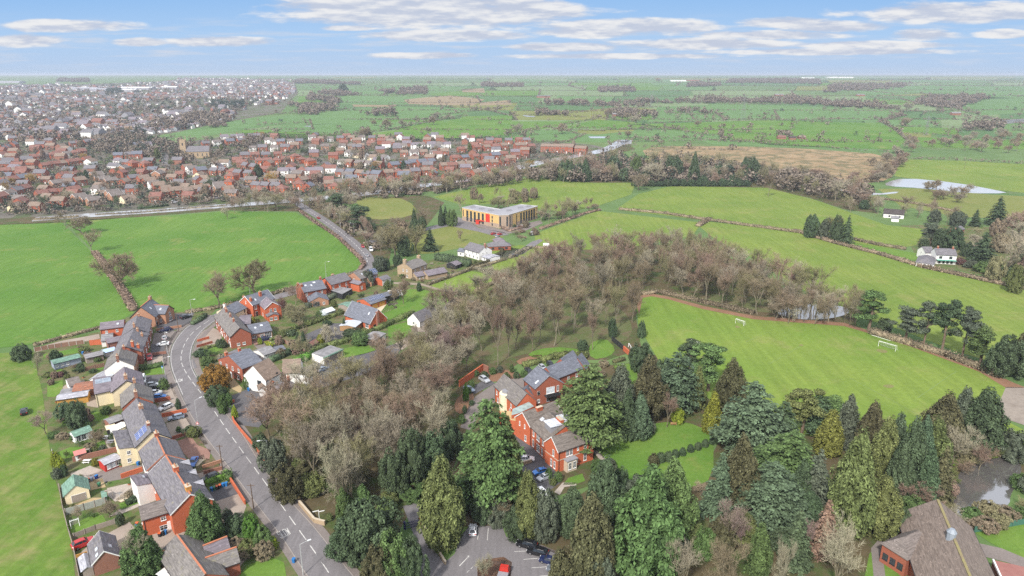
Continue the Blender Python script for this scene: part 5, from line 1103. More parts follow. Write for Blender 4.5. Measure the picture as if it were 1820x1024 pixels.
proto('bb', 9.5, 8, 4.8, 2.5, BRICK_P, TILE_G, 'brown brick house with grey brown roof', 'brown brick houses with grey brown roofs', two, barge=TRIM_W)
proto('cb', 10, 8.5, 3.0, 2.8, RENDER_C, TILE_B, 'cream bungalow with brown tiled roof', 'cream bungalows with brown tiled roofs', one)
proto('wb', 9, 8, 5, 2.5, RENDER_W, TILE_G, 'white rendered house with grey brown roof', 'white rendered houses with grey brown roofs', two)
proto('rs', 10, 7.5, 5.2, 2.8, BRICK, SLATE, 'red brick house with slate roof', 'red brick houses with slate roofs', two, (.9, .5, 1.1, .7, 1.2))
proto('ws', 10, 7.5, 5.2, 2.8, RENDER_W, SLATE_P, 'white house with purple slate roof', 'white houses with purple slate roofs', two, (.1, .5, 1.1, .7, 1.2))
proto('rx', 9, 9, 5, 2.8, BRICK_O, TILE_R, 'square red house with hipped red roof', 'square red houses with hipped red roofs', two, kind='hip')
proto('bl', 15, 9, 7.5, 2.6, BRICK, TILE_B, 'three storey red brick block with brown roof', 'three storey red brick blocks with brown roofs', [('front', (.12, .3, .7, .88), z, 1.3, 1.3) for z in (.8, 3.5, 6.2)] + [('near', (.5,), 3.5, 1, 1.2)])
proto('so', 10, 8, 5, 2.8, BRICK, SLATE_B, 'brick house with blue slate roof', 'brick houses with blue slate roofs', two)
ROWS = [((70, 354), (147, 344), 4, ['rr'], 0), ((138, 358), (172, 366), 3, ['bb'], 1), ((178, 349), (238, 361), 4, ['cb', 'bb', 'bb', 'cb'], 1), ((288, 352), (375, 343), 5, ['rb'], 0), ((268, 333), (297, 346), 3, ['wb', 'rb', 'rb'], 1),
        ((166, 318), (203, 330), 4, ['bb'], 1), ((232, 322), (276, 333), 3, ['rs', 'rb', 'rb'], 1), ((8, 354), (58, 342), 3, ['wb', 'rs', 'rr'], 0), ((18, 376), (48, 366), 2, ['cb', 'rr'], 0), ((70, 303), (162, 290), 7, ['rr', 'rx', 'rr', 'rb'], 0),
        ((58, 286), (152, 276), 7, ['rr', 'wb', 'rx'], 0), ((-4, 272), (34, 262), 3, ['rs'], 0), ((203, 293), (265, 300), 4, ['ws', 'rs', 'rx', 'rx'], 0), ((205, 283), (252, 281), 3, ['so', 'rs', 'so'], 0), ((330, 304), (362, 312), 3, ['rb', 'wb', 'so'], 1),
        ((375, 310), (452, 316), 5, ['rs', 'rs', 'rx'], 0), ((345, 326), (372, 336), 2, ['rs', 'bb'], 0), ((385, 336), (410, 348), 3, ['wb', 'bb', 'rb'], 1), ((430, 300), (462, 306), 2, ['rs'], 0), ((455, 294), (512, 291), 4, ['rx', 'rr'], 0),
        ((520, 284), (562, 295), 3, ['rx'], 0), ((495, 312), (575, 311), 5, ['ws', 'ws', 'rx'], 0), ((455, 337), (494, 340), 3, ['rs'], 0), ((580, 334), (668, 331), 5, ['rb', 'bb', 'rx'], 0), ((597, 312), (682, 318), 5, ['rs', 'so', 'rb'], 0),
        ((604, 294), (680, 300), 5, ['wb', 'rb', 'bb'], 0), ((612, 277), (692, 287), 5, ['wb', 'cb'], 0), ((548, 267), (652, 264), 6, ['wb', 'bb', 'rb'], 0), ((694, 302), (772, 293), 5, ['so'], 0), ((682, 316), (778, 309), 6, ['rb', 'rx', 'rb', 'rs'], 0),
        ((782, 303), (902, 294), 8, ['rb', 'rr', 'rb'], 0), ((800, 289), (905, 281), 6, ['rr', 'so', 'rr'], 0), ((786, 322), (882, 309), 6, ['rb', 'bb', 'rr'], 0), ((698, 265), (802, 263), 7, ['ws', 'wb'], 0), ((712, 279), (796, 276), 5, ['rb', 'wb'], 0),
        ((808, 272), (905, 265), 6, ['rr', 'rb'], 0), ((846, 257), (945, 255), 6, ['rr', 'rs'], 0), ((962, 270), (1042, 274), 4, ['bl'], 0), ((908, 284), (940, 280), 2, ['rr'], 0), ((915, 268), (950, 266), 2, ['bl', 'rr'], 0),
        ((10, 330), (64, 322), 4, ['rb', 'rr', 'so'], 0), ((5, 312), (60, 308), 4, ['rr', 'rb'], 0), ((0, 296), (50, 292), 4, ['rr', 'rs'], 0), ((105, 322), (158, 312), 4, ['rr', 'rb'], 0), ((95, 335), (150, 328), 4, ['bb', 'rb'], 0),
        ((200, 312), (225, 305), 2, ['rr', 'bb'], 0), ((205, 268), (270, 262), 4, ['ws', 'rs', 'so'], 0), ((120, 262), (190, 256), 5, ['rs', 'rr'], 0), ((20, 252), (110, 248), 6, ['rs', 'ws', 'rr'], 0), ((355, 262), (440, 255), 4, ['rs', 'wb', 'so'], 0),
        ((390, 250), (470, 246), 5, ['ws', 'rs'], 0), ((480, 258), (540, 256), 4, ['wb', 'so'], 0), ((560, 252), (690, 250), 7, ['rb', 'wb', 'rs'], 0), ((440, 270), (520, 268), 4, ['wb', 'rs'], 0), ((430, 284), (500, 280), 4, ['rs', 'rr'], 0), ((530, 330), (570, 322), 3, ['rb', 'rr'], 0)]
for (a, b_, n, keys, cross) in ROWS:
    pa, pb = G(*a), G(*b_); d = pb - pa; ang = math.atan2(d.y, d.x) + (math.pi / 2 if cross else 0)
    if math.cos(ang) < 0: ang += math.pi
    for i in range(n):
        p = pa.lerp(pb, (i + .5) / n) + Vector((rnd.uniform(-2, 2), rnd.uniform(-3, 3), 0)); p.z = terr(p.y)
        make(keys[i % len(keys)], p, ang + rnd.uniform(-.08, .08), 'houses of the town estate')
for px, py, k_, lab in ((478, 255, 'wb', 'white house beside the dark conifers at the top of the long green field'), (555, 250, 'wb', 'white house with flat dark roof line between trees above the estate')):
    make(k_, G(px, py), .2, 'houses of the town estate')
ESTATE = [(-10, 378), (60, 376), (300, 360), (420, 352), (520, 345), (620, 338), (760, 322), (900, 292), (960, 280), (850, 246), (620, 244), (440, 238), (280, 262), (240, 250), (0, 252)]
def inside(poly, x, y):
    r_ = False; j = len(poly) - 1
    for i in range(len(poly)):
        xi, yi = poly[i]; xj, yj = poly[j]
        if (yi > y) != (yj > y) and x < (xj - xi) * (y - yi) / (yj - yi) + xi: r_ = not r_
        j = i
    return r_
DONE = [o.matrix_basis.translation.to_2d() for o in bpy.data.objects if o.parent is None and o.name.split('.')[0] == 'house' and o.matrix_basis.translation.y > 480]
ROADS = [G(*p).to_2d() for p in ((300, 300), (320, 303), (345, 304), (380, 308), (410, 312), (440, 320), (470, 330), (512, 350), (291, 290), (297, 275), (140, 316), (160, 319), (215, 340), (230, 350), (240, 328), (225, 318))]
INFILL = []; g_ = random.Random(77)
for _ in range(9000):
    x, y = g_.uniform(-10, 960), g_.uniform(244, 376)
    if not inside(ESTATE, x, y) or (140 < x < 480 and 232 < y < 292) or (y < 262 and x < 560 and g_.random() < .6): continue
    p = G(x, y); q = p.to_2d()
    if any((q - d).length < 18.5 for d in DONE) or any((q - d).length < 13 for d in ROADS): continue
    DONE.append(q); INFILL.append((y, p, g_.choice([.05, -.2, .15, 1.5, .1]), g_.choice(['rr', 'rb', 'bb', 'wb', 'rs', 'rx', 'rb', 'so', 'rr', 'cb'])))
INFILL.sort(key=lambda k: -k[0])
for y, p, a, k_ in INFILL[:62]: make(k_, p, a, 'houses of the town estate')
# the church and the white hall
c = G(329, 281); r = thing('church', c, .15, 'church', 'buff stone church with a square battlemented tower and a long slate nave')
MC = T(*c) @ RZ(.15)
mb = MB(); mb.box(-3.2, 3.2, -3.2, 3.2, -.3, 21, 0)
for i in range(4):
    for j in (-1, 1): mb.box(-3.2 + i * 1.8, -2.2 + i * 1.8, j * 3.0 - .25, j * 3.0 + .25, 21, 22.2, 0)
tw = mb.obj('tower', STONE, r, MC); MB().tube([(2.6, 2.6, 21), (2.6, 2.6, 26)], [.5, .05], 6).obj('pinnacle', STONE, tw, MC)
for z in (6, 15): MB().box(-.7, .7, -3.26, -3.2, z, z + 3).obj('louvre_window', PANE, tw, MC)
Wing(r, MC @ T(3.3, -5, 0), 26, 11, 8, 6, STONE, SLATE).win('front', (.1, .3, .5, .7, .9), 2.5, 1.4, 3.5, TRIM_S)
b = H_('hall', 'hall', 'low white hall with a pale ribbed roof beside the churchyard', (393, 284.5), (398, 291.5), (412, 289), 4, 2.5, RENDER_W, FELT)
for i, (x, y, L, W, lab) in enumerate(((150, 161, 90, 30, 'long pale blue warehouse roof in the far town'), (240, 160, 120, 40, 'broad bright white warehouse beyond the town, largest of them'), (175, 163, 60, 30, 'grey green warehouse beside the dark clump of trees'),
        (300, 159, 60, 24, 'small white warehouse at the far edge of the town'), (12, 148, 130, 50, 'white warehouse out in the fields beyond the town'), (228, 164, 50, 26, 'white shed roof in front of the broad warehouse'))):
    p = G(x, y); Wl = T(*p); r = thing('warehouse', p, 0, 'warehouse', lab, group='warehouses of the far town'); Wing(r, Wl @ T(-L / 2, 0, 0), L, W, 8, 3, PALE_R, TRIM_W if i % 2 else PALE_R)
b = H_('hotel', 'large house', 'large white gabled house at the edge of the town trees', (298, 199), (306, 201.5), (332, 200), 9, 5, RENDER_W, SLATE); b.main.win('front', (.15, .4, .6, .85), 5, 2, 2).win('front', (.15, .4, .6, .85), 1, 2, 2.4)
for x, y, L, lab in ((1206, 145, 90, 'long white factory roof on the far plain'), (1232, 144, 80, 'red and grey factory on the far plain'), (1495, 139, 200, 'bright white factory on the horizon'), (1437, 139.5, 100, 'white shed on the horizon left of the bright factory'), (966, 174, 40, 'dark farm sheds among the green fields'), (1385, 171, 26, 'long pale barn in front of the distant wood'), (1530, 171, 24, 'white farm buildings at the wood edge'), (1700, 205, 18, 'pale lineside building by the railway viaduct'), (1095, 207, 14, 'pale farmhouse among trees beyond the marsh')):
    p = G(x, y); W = max(9, L * .3); r = thing('factory' if 'fact' in lab or 'shed on' in lab else 'farm_building', p, 0, 'building', lab); dk = 'dark' in lab or 'red' in lab
    Wing(r, T(*p) @ T(-L / 2, 0, 0), L, W, 4 + L * .02, 2, BRICK if 'red' in lab else RENDER_W if L > 70 else BRICK_D, SLATE if dk else (TRIM_W if L > 70 else FELT))
b = H_('viaduct', 'bridge', 'grey railway viaduct low across the right hand fields', (1780, 214), (1780, 215), (1840, 210), 6, .4, GREY_T, GREY_T)

# the mass of the town farther off, too many houses to count
g = np.random.default_rng(5)
TOWN = [(-40, 154), (60, 152), (200, 150), (300, 146), (330, 139), (520, 141), (526, 163), (500, 185), (430, 196), (415, 212), (340, 230), (240, 243), (120, 246), (-40, 250)]
V, F, MI = [], [], []
def add_house(p, a, L, W, he, rise, wm, rm):
    n = len(V); ca, sa = math.cos(a), math.sin(a)
    for x, y, z in ((-L, -W, -1), (L, -W, -1), (L, W, -1), (-L, W, -1), (-L, -W, he), (L, -W, he), (L, W, he), (-L, W, he), (-L, 0, he + rise), (L, 0, he + rise), (-L - .3, -W - .4, he - .2), (L + .3, -W - .4, he - .2), (L + .3, W + .4, he - .2), (-L - .3, W + .4, he - .2), (-L - .3, 0, he + rise + .1), (L + .3, 0, he + rise + .1)):
        V.append((p[0] + x * ca - y * sa, p[1] + x * sa + y * ca, p[2] + z))
    for q, m in (((0, 1, 5, 4), wm), ((2, 3, 7, 6), wm), ((1, 2, 6, 9, 5), wm), ((3, 0, 4, 8, 7), wm), ((10, 11, 15, 14), rm), ((12, 13, 14, 15), rm)): F.append(tuple(i + n for i in q)); MI.append(m)
placed = 0
for k_ in range(90000):
    x, y = g.uniform(-30, 526), 139 + 112 * g.random() ** 1.5
    if not inside(TOWN, x, y): continue
    p = G(x, y)
    if g.random() > (p.y / 4500) ** .9 + .10: continue
    if g.random() < .2 * (math.sin(p.x * .006) * math.sin(p.y * .004 + 1) > .25) * 4: continue
    a = .35 * math.sin(p.x * .004) + (0 if g.random() < .6 else 1.57) + g.normal() * .1; s = g.uniform(.60, .95) * (1 if g.random() < .95 else 1.9)
    add_house(p, a, 5 * s, 4 * s, 5.2 * s, 2.8 * s, g.choice([0, 0, 8, 1, 1, 8]), g.choice([3, 3, 3, 4, 4, 5, 6, 3])); placed += 1
    if placed > 3600: break
for y, p, a, k_ in INFILL[62::2]: add_house(p, a, 5.6, 4.4, 5.4, 3, g.choice([0, 0, 0, 1, 7]), g.choice([3, 5, 5, 6, 6, 4]))
mesh = mesh_obj('distant_town', V, F, [BRICK_D, RENDER_W, RENDER_C, SLATE, SLATE_P, TILE_R, TILE_B, BRICK, GREY_T], None, None, MI); mesh['kind'] = 'stuff'

# ================================================================== PLANTING
def trees(sp, lst, tint=None):
    for t in lst:
        plant(sp, t[0], t[1], t[2], t[3], t[4] if len(t) > 4 else tint)
# evergreens round the manor
trees('cedar', [(872, 905, 712, 118, 'green'), (1045, 795, 650, 118, 'green'), (1200, 728, 628, 82, 'blue-green'), (1330, 805, 683, 118, 'blue-green'), (1395, 870, 770, 118, 'green'), (1365, 925, 826, 118, 'blue-green'), (1450, 770, 700, 62, 'dark green'), (1385, 800, 715, 60, 'dark green')])
trees('cypress', [(788, 968, 812, 78, 'olive-green'), (1150, 745, 633, 62, 'brownish green'), (1100, 755, 650, 60, 'grey-green'), (1295, 735, 640, 58, 'brownish green'), (1503, 950, 770, 76, 'olive-green'), (1145, 1030, 832, 118, 'green'), (1190, 965, 818, 80, 'green'), (1050, 1040, 880, 86, 'brownish green'),
                  (1072, 925, 815, 66, 'dark green'), (1100, 920, 862, 46, 'dark green'), (938, 954, 838, 50, 'olive-green'), (900, 895, 740, 60, 'olive-green'), (1605, 880, 745, 56, 'dark green'), (1650, 850, 745, 56, 'olive-green'), (1668, 800, 700, 66, 'brownish green'), (1735, 800, 692, 78, 'dark green'),
                  (1540, 815, 715, 50, 'brownish green'), (1565, 845, 742, 48, 'olive-green'), (1628, 855, 742, 42, 'blue-green'), (1700, 790, 690, 44, 'grey-green'), (1310, 905, 775, 66, 'brownish green'), (1015, 950, 868, 60, 'dark green'), (370, 972, 878, 62, 'green'), (257, 1022, 938, 70, 'green'), (1560, 950, 848, 66, 'olive-green')])
trees('cone', [(1264, 768, 697, 36, 'golden'), (1237, 728, 652, 30, 'olive-green'), (1113, 780, 690, 36, 'dark green'), (1135, 778, 700, 46, 'blue-green'), (1470, 805, 730, 52, 'olive-gold'), (1500, 795, 703, 46, 'grey-green'), (1592, 885, 785, 46, 'dark green'), (1585, 835, 735, 42, 'blue-green'), (612, 925, 868, 28, 'green'), (645, 900, 862, 34, 'green'),
               (828, 712, 680, 12, 'bright green'), (418, 742, 720, 12, 'lime'), (530, 612, 590, 10, 'dark green'), (540, 613, 588, 10, 'dark green'), (612, 585, 566, 8, 'dark green'), (1345, 1020, 930, 46, 'green'), (1420, 900, 820, 50, 'dark green'), (1640, 895, 800, 44, 'dark green')])
trees('fir', [(1275, 912, 806, 62, 'blue-green'), (1410, 1005, 905, 60, 'dark green'), (1460, 985, 890, 52, 'dead brown'), (1445, 905, 800, 56, 'grey-green'), (765, 446, 406, 27, 'dark green'), (1770, 400, 350, 38, 'dark green'), (1732, 402, 372, 20, 'dark green'), (1503, 432, 383, 24, 'dark green'), (1742, 470, 414, 48, 'dark green'), (1525, 850, 770, 40, 'olive-green'), (1665, 890, 795, 50, 'brownish green')])
trees('dome', [(735, 862, 760, 62, 'dark green'), (772, 850, 768, 56, 'dark green'), (700, 880, 800, 50, 'dark green'), (800, 812, 745, 50, 'dark green'), (655, 990, 888, 112, 'dark green'), (620, 985, 922, 80, 'dark green'), (700, 1045, 945, 76, 'green'), (735, 1045, 955, 56, 'dark green'), (675, 1060, 970, 60, 'brownish green'), (510, 888, 828, 56, 'brownish green'), (487, 836, 780, 48, 'grey-green'), (465, 800, 770, 28, 'dark green'),
               (918, 955, 900, 50, 'dark green'), (968, 960, 868, 52, 'grey-green'), (860, 926, 868, 50, 'dark green'), (886, 932, 878, 44, 'grey-green'), (1180, 690, 640, 60, 'dark green'), (1140, 660, 610, 50, 'dark green'), (1205, 752, 725, 26, 'lime'), (1150, 770, 744, 28, 'grey-green'), (1120, 772, 758, 26, 'purple'), (1620, 925, 885, 50, 'green'), (1600, 955, 905, 40, 'dark green'),
               (385, 692, 650, 52, 'russet'), (385, 718, 685, 40, 'dark green'), (400, 712, 688, 20, 'light green'), (398, 735, 700, 20, 'light green'), (405, 720, 700, 18, 'light green'), (430, 670, 655, 24, 'green'), (440, 690, 668, 18, 'light green'), (398, 618, 604, 14, 'dark green'), (292, 692, 672, 20, 'green'), (570, 612, 594, 16, 'golden'), (450, 580, 562, 14, 'golden'), (463, 612, 600, 10, 'lime'), (625, 600, 584, 36, 'dark green'), (640, 612, 590, 36, 'green'),
               (420, 955, 915, 42, 'dark green'), (450, 960, 915, 34, 'bright green'), (470, 975, 935, 36, 'green'), (440, 985, 960, 36, 'olive-green'), (486, 975, 955, 20, 'lime'), (405, 930, 905, 24, 'grey-green'), (1060, 840, 815, 24, 'green'), (1085, 832, 815, 22, 'grey-green'), (992, 855, 838, 16, 'light green'), (975, 850, 832, 14, 'light green'), (983, 862, 850, 14, 'olive-green'), (940, 855, 838, 14, 'light green'), (965, 840, 830, 12, 'golden'),
               (1795, 815, 765, 56, 'grey-green'), (1840, 880, 830, 56, 'grey-green'), (1815, 870, 845, 40, 'green'), (1220, 960, 920, 60, 'olive-green'), (1250, 990, 940, 44, 'light green'), (1000, 1045, 980, 60, 'brownish green'), (1070, 1060, 985, 50, 'grey-green'), 
               (100, 645, 622, 22, 'dark green'), (40, 640, 612, 34, 'dark green'), (140, 758, 712, 40, 'dark green'), (116, 745, 715, 30, 'blue-green'), (190, 735, 722, 18, 'green'), (145, 660, 645, 16, 'dark green'), (108, 670, 660, 12, 'purple'), (98, 672, 660, 14, 'reddish'), (110, 838, 812, 18, 'lime'), (100, 828, 802, 18, 'lime'), (115, 846, 826, 14, 'dark green'), (103, 850, 832, 18, 'grey-green'), (171, 828, 814, 14, 'golden'), (185, 805, 790, 14, 'grey-green'),
               (160, 805, 798, 10, 'dark green'), (95, 778, 768, 22, 'green'), (215, 933, 912, 16, 'dark green'), (338, 770, 758, 26, 'dark green'), (345, 775, 758, 26, 'olive-green'), (318, 728, 708, 10, 'dark green'), (318, 768, 758, 10, 'green'), (640, 545, 536, 10, 'green'), (745, 518, 502, 10, 'dark green'), (655, 507, 480, 26, 'grey-green'), (690, 515, 498, 16, 'olive-green'), (720, 455, 420, 30, 'dark green'), (708, 474, 452, 20, 'dark green'), (675, 482, 455, 26, 'grey-green'), (685, 480, 458, 20, 'dark green')])
for x, y, c in ((820, 745, 'green'), (838, 690, 'green'), (826, 735, 'dark green'), (832, 700, 'green'), (838, 720, 'dark green'), (822, 752, 'green'), (876, 665, 'green'), (888, 662, 'grey-green'), (910, 662, 'green'), (900, 674, 'green'), (918, 672, 'dark green'), (930, 670, 'green'), (862, 672, 'dark green'), (718, 877, 'dark green'), (700, 892, 'dark green'), (730, 885, 'green'), (733, 876, 'purple'), (845, 668, 'green'), (655, 1000, 'green'), (586, 925, 'olive-green')):
    plant('dome', x, y, y - rnd.uniform(8, 15), rnd.uniform(9, 15), c)
BALLS = [(1161, 826, 22, 'brownish green'), (1174, 820, 18, 'dark green'), (1188, 818, 18, 'dark green'), (1200, 812, 15, 'dark green'), (1213, 808, 14, 'dark green'), (1227, 802, 14, 'dark green'), (1240, 798, 14, 'dark green'), (1253, 793, 14, 'dark green'), (1265, 788, 12, 'dark green')]
for i, (x, y, s, c) in enumerate(BALLS):
    plant('ball', x, y + 1, y - s * .90, s * .95, c, 'brownish wide clipped ball bush at the end of the topiary row' if not i else f"dark clipped ball bush, {['', 'largest, next to the brownish one', 'third along the topiary row from the brownish one', 'fourth along the topiary row', 'fifth along the topiary row, at its middle', 'sixth along the topiary row', 'seventh along the topiary row', 'eighth along the topiary row', 'smallest, at the far end of the topiary row'][i]}", 'topiary balls across the manor lawn')
# pines along the playing field
trees('pine', [(1543, 589, 518, 54, 'green'), (1608, 608, 545, 50, 'grey-green'), (1640, 618, 536, 36, 'grey-green'), (1673, 629, 536, 54, 'dark green'), (1709, 640, 548, 48, 'grey-green'), (1742, 650, 584, 54, 'green'), (1258, 695, 612, 64, 'green'), (1225, 668, 606, 44, 'dark green'), (1425, 770, 692, 70, 'olive-green'), (1480, 770, 708, 50, 'green'), (1654, 436, 397, 34, 'grey-green'), (640, 412, 366, 40, 'dark green'), (600, 385, 345, 34, 'dark green'), (625, 400, 362, 34, 'green')])
trees('dome', [(1785, 668, 598, 72, 'dark green'), (1815, 668, 590, 50, 'brownish green'), (1570, 590, 566, 30, 'dark green'), (1770, 660, 610, 44, 'dark green')])
# far evergreens
trees('cone', [(737, 412, 370, 13, 'dark green'), (784, 402, 364, 10, 'dark green'), (792, 400, 366, 10, 'dark green'), (1185, 320, 292, 16, 'dark green'), (1015, 320, 285, 16, 'dark green'), (1040, 322, 282, 22, 'dark green'), (1030, 322, 290, 18, 'dark green'), (1232, 326, 270, 20, 'dark green'), (1320, 326, 280, 18, 'dark green')])
trees('dome', [(803, 402, 372, 20, 'green'), (1005, 322, 284, 30, 'dark green'), (1090, 312, 276, 28, 'dark green'), (1130, 316, 276, 24, 'green'), (1195, 318, 276, 34, 'dark green'), (1275, 322, 292, 24, 'dark green'), (1330, 322, 278, 34, 'dark green'), (1440, 422, 380, 28, 'dark green'), (1465, 425, 388, 26, 'grey-green'), (1485, 428, 382, 22, 'dark green'), (1668, 440, 405, 26, 'dark green'), (1690, 442, 402, 40, 'dark green'), (1717, 456, 430, 24, 'dark green'), (1642, 441, 424, 18, 'dark green'), (1705, 470, 458, 20, 'purple'), (1725, 476, 462, 26, 'grey-green'),
               (1660, 395, 372, 22, 'grey-green'), (1700, 402, 375, 30, 'grey-green'), (1535, 372, 355, 18, 'dark green'), (1745, 484, 465, 30, 'green'), (1790, 492, 470, 30, 'dark green'), (1815, 470, 440, 30, 'dark green'), (1800, 520, 470, 30, 'olive-green'), (690, 432, 410, 26, 'dark green'), (660, 415, 395, 24, 'dark green'), (1150, 325, 300, 26, 'dark green'), (1110, 322, 298, 26, 'dark green'), (1300, 330, 310, 20, 'dark green'), (1250, 330, 312, 20, 'dark green'), (1060, 468, 440, 14, 'dark green'), (1140, 600, 570, 16, 'dark green'), (1035, 622, 604, 20, 'dark green'), (1088, 600, 565, 16, 'dark green')])
for x in range(1130, 1340, 14): plant('dome', x, 331, 322 - rnd.uniform(0, 6), 17, 'dark green')
# lone bare trees
trees('bare', [(212, 512, 452, 76, 'brown'), (162, 448, 407, 40, 'brown'), (146, 416, 384, 44, 'brown'), (115, 402, 374, 26, 'brown'), (390, 543, 482, 58, 'brown'), (455, 524, 466, 74, 'olive'), (405, 390, 366, 20, 'pale'), (956, 478, 442, 44, 'brown'), (717, 540, 494, 34, 'reddish'), (588, 608, 578, 40, 'pale'), (800, 905, 840, 40, 'pale'), (820, 430, 405, 20, 'brown'), (703, 455, 400, 56, 'olive'), (740, 450, 398, 50, 'olive'), (670, 445, 410, 30, 'olive'),
               (1135, 338, 308, 34, 'brown'), (1160, 326, 290, 40, 'pale'), (1080, 322, 292, 28, 'reddish'), (818, 376, 344, 30, 'brown'), (752, 408, 365, 26, 'brown'), (885, 372, 350, 30, 'olive'), (905, 372, 352, 26, 'olive'), (975, 395, 355, 34, 'olive'), (1000, 392, 350, 40, 'olive'), (1020, 385, 352, 28, 'olive'), (1485, 425, 380, 40, 'olive'), (1780, 492, 410, 66, 'pale'), (1810, 420, 375, 50, 'reddish'), (82, 772, 728, 46, 'pink'), (68, 668, 625, 22, 'pale'), (195, 920, 895, 34, 'brown'), (257, 1030, 940, 50, 'pale'), (140, 925, 900, 26, 'brown'), (172, 790, 765, 30, 'brown'), (500, 570, 525, 40, 'purple'), (530, 575, 540, 52, 'olive'),
               (525, 542, 500, 34, 'reddish'), (700, 535, 510, 26, 'brown'), (1292, 985, 895, 66, 'pink'), (1320, 975, 920, 44, 'pink'), (1300, 1060, 945, 125, 'brown'), (1210, 1070, 965, 80, 'pale'), (1395, 1060, 950, 60, 'pale'), (1480, 1060, 928, 90, 'pale'), (1630, 900, 855, 76, 'reddish'), (1690, 830, 752, 70, 'pale'), (1740, 835, 790, 44, 'reddish'), (1185, 760, 700, 36, 'reddish'), (540, 610, 580, 30, 'brown'), (535, 640, 600, 44, 'olive'), (1245, 880, 860, 40, 'brown'), (890, 935, 885, 44, 'brown'), (860, 1045, 990, 60, 'pale')])
for a in ((604, 925, 788, 120), (634, 905, 775, 95)): plant('bare', *a, 'pale')
trees('slim', [(820, 610, 520, 34, 'olive'), (885, 650, 540, 44, 'reddish'), (1053, 622, 555, 34, 'reddish'), (1365, 350, 300, 24, 'brown'), (1430, 995, 920, 26, 'pink')])
for x, y in ((600, 905), (630, 880), (700, 850), (560, 860), (540, 830), (610, 830), (660, 820), (585, 800), (520, 800)): plant('bare', x, y, y - rnd.uniform(95, 125), rnd.uniform(80, 105), rnd.choice(['pale', 'grey', 'olive']))
trees('bare', [(330, 275, 262, 10, 'yellow'), (480, 330, 304, 30, 'yellow'), (668, 300, 286, 22, 'yellow'), (55, 330, 308, 22, 'yellow'), (10, 348, 320, 22, 'yellow'), (150, 285, 272, 14, 'yellow'), (232, 240, 225, 14, 'yellow'), (700, 262, 256, 16, 'yellow'), (465, 246, 234, 16, 'yellow'), (940, 298, 284, 24, 'yellow'), (20, 330, 316, 16, 'yellow')])

def scatter(poly, n, sp_choices, hr, wr, tints, mind, seed):
    """Trees of a wood, spaced at least mind metres apart."""
    g_ = random.Random(seed); pts = []
    xs, ys = [p[0] for p in poly], [p[1] for p in poly]
    for _ in range(n * 60):
        if len(pts) >= n: break
        x, y = g_.uniform(min(xs), max(xs)), g_.uniform(min(ys), max(ys))
        if not inside(poly, x, y): continue
        p = G(x, y)
        if any((p - q).length < mind for q, _a, _b in pts): continue
        pts.append((p, x, y))
    for p, x, y in pts: plant(g_.choice(sp_choices), x, y, 0, 0, g_.choice(tints), pos=p, h=g_.uniform(*hr), w=g_.uniform(*wr))
WOODT = ['brown', 'grey', 'pale', 'olive', 'reddish', 'olive', 'brown']
scatter([(470, 742), (540, 716), (620, 705), (700, 685), (760, 690), (800, 710), (800, 770), (760, 820), (680, 860), (610, 860), (530, 830), (480, 790)], 36, ['bare', 'bare', 'slim', 'bare'], (13, 18), (11, 15), ['reddish', 'grey', 'pale', 'reddish', 'olive', 'pale', 'brown'], 7, 1)
scatter([(660, 665), (740, 630), (820, 610), (840, 660), (815, 700), (740, 700), (680, 690)], 20, ['bare', 'slim', 'bare'], (11, 16), (7, 12), WOODT + ['pink'], 5.5, 2)
scatter([(830, 590), (880, 545), (960, 510), (1060, 500), (1125, 520), (1125, 575), (1080, 605), (1000, 615), (1060, 618), (930, 632), (850, 655)], 42, ['slim', 'bare', 'slim'], (15, 23), (7, 12), WOODT, 6, 3)
scatter([(940, 505), (1000, 475), (1060, 462), (1140, 450), (1230, 455), (1330, 490), (1400, 525), (1460, 545), (1420, 570), (1330, 560), (1200, 525), (1130, 515), (1040, 505)], 96, ['bare', 'slim', 'bare'], (15, 20), (9, 14), WOODT + ['reddish'], 6.5, 4)
scatter([(1380, 555), (1450, 548), (1510, 556), (1520, 580), (1480, 578), (1400, 576)], 15, ['slim', 'bare'], (11, 15), (8, 11), ['olive', 'pale', 'brown', 'green'][:3], 6, 5)
scatter([(700, 640), (760, 600), (830, 570), (850, 600), (800, 620), (740, 650)], 9, ['bare', 'slim'], (9, 14), (8, 12), ['grey', 'olive', 'pale'], 7, 6)
scatter([(770, 560), (840, 540), (905, 520), (960, 490), (960, 520), (880, 560), (800, 590)], 16, ['bare', 'slim'], (11, 17), (9, 13), ['olive', 'grey', 'brown', 'pale'], 6, 7)
scatter([(540, 372), (560, 360), (620, 358), (640, 400), (690, 450), (670, 462), (640, 430), (590, 392)], 34, ['slim', 'bare', 'bare'], (9, 16), (8, 12), WOODT, 7, 8)
scatter([(400, 372), (440, 366), (520, 362), (528, 376), (440, 380), (410, 382)], 16, ['bare', 'slim'], (10, 16), (9, 14), ['brown', 'olive', 'pale', 'reddish'], 8, 9)
scatter([(590, 352), (760, 335), (860, 322), (960, 302), (990, 318), (900, 330), (770, 348), (620, 360)], 46, ['slim', 'bare', 'bare'], (11, 18), (9, 15), WOODT, 8, 10)
scatter([(930, 318), (1000, 296), (1100, 290), (1160, 302), (1280, 300), (1400, 312), (1450, 330), (1540, 352), (1540, 372), (1440, 350), (1360, 332), (1190, 328), (1060, 324), (1000, 326)], 80, ['slim', 'bare', 'bare'], (12, 22), (10, 16), WOODT + ['reddish'], 9, 11)
scatter([(1480, 372), (1540, 360), (1700, 385), (1690, 400), (1600, 385), (1520, 385)], 14, ['slim', 'bare'], (9, 14), (7, 11), WOODT, 9, 12)
scatter([(1330, 300), (1560, 320), (1560, 330), (1380, 318)], 18, ['bare', 'shrub'], (6, 10), (9, 14), ['reddish', 'brown'], 9, 13)
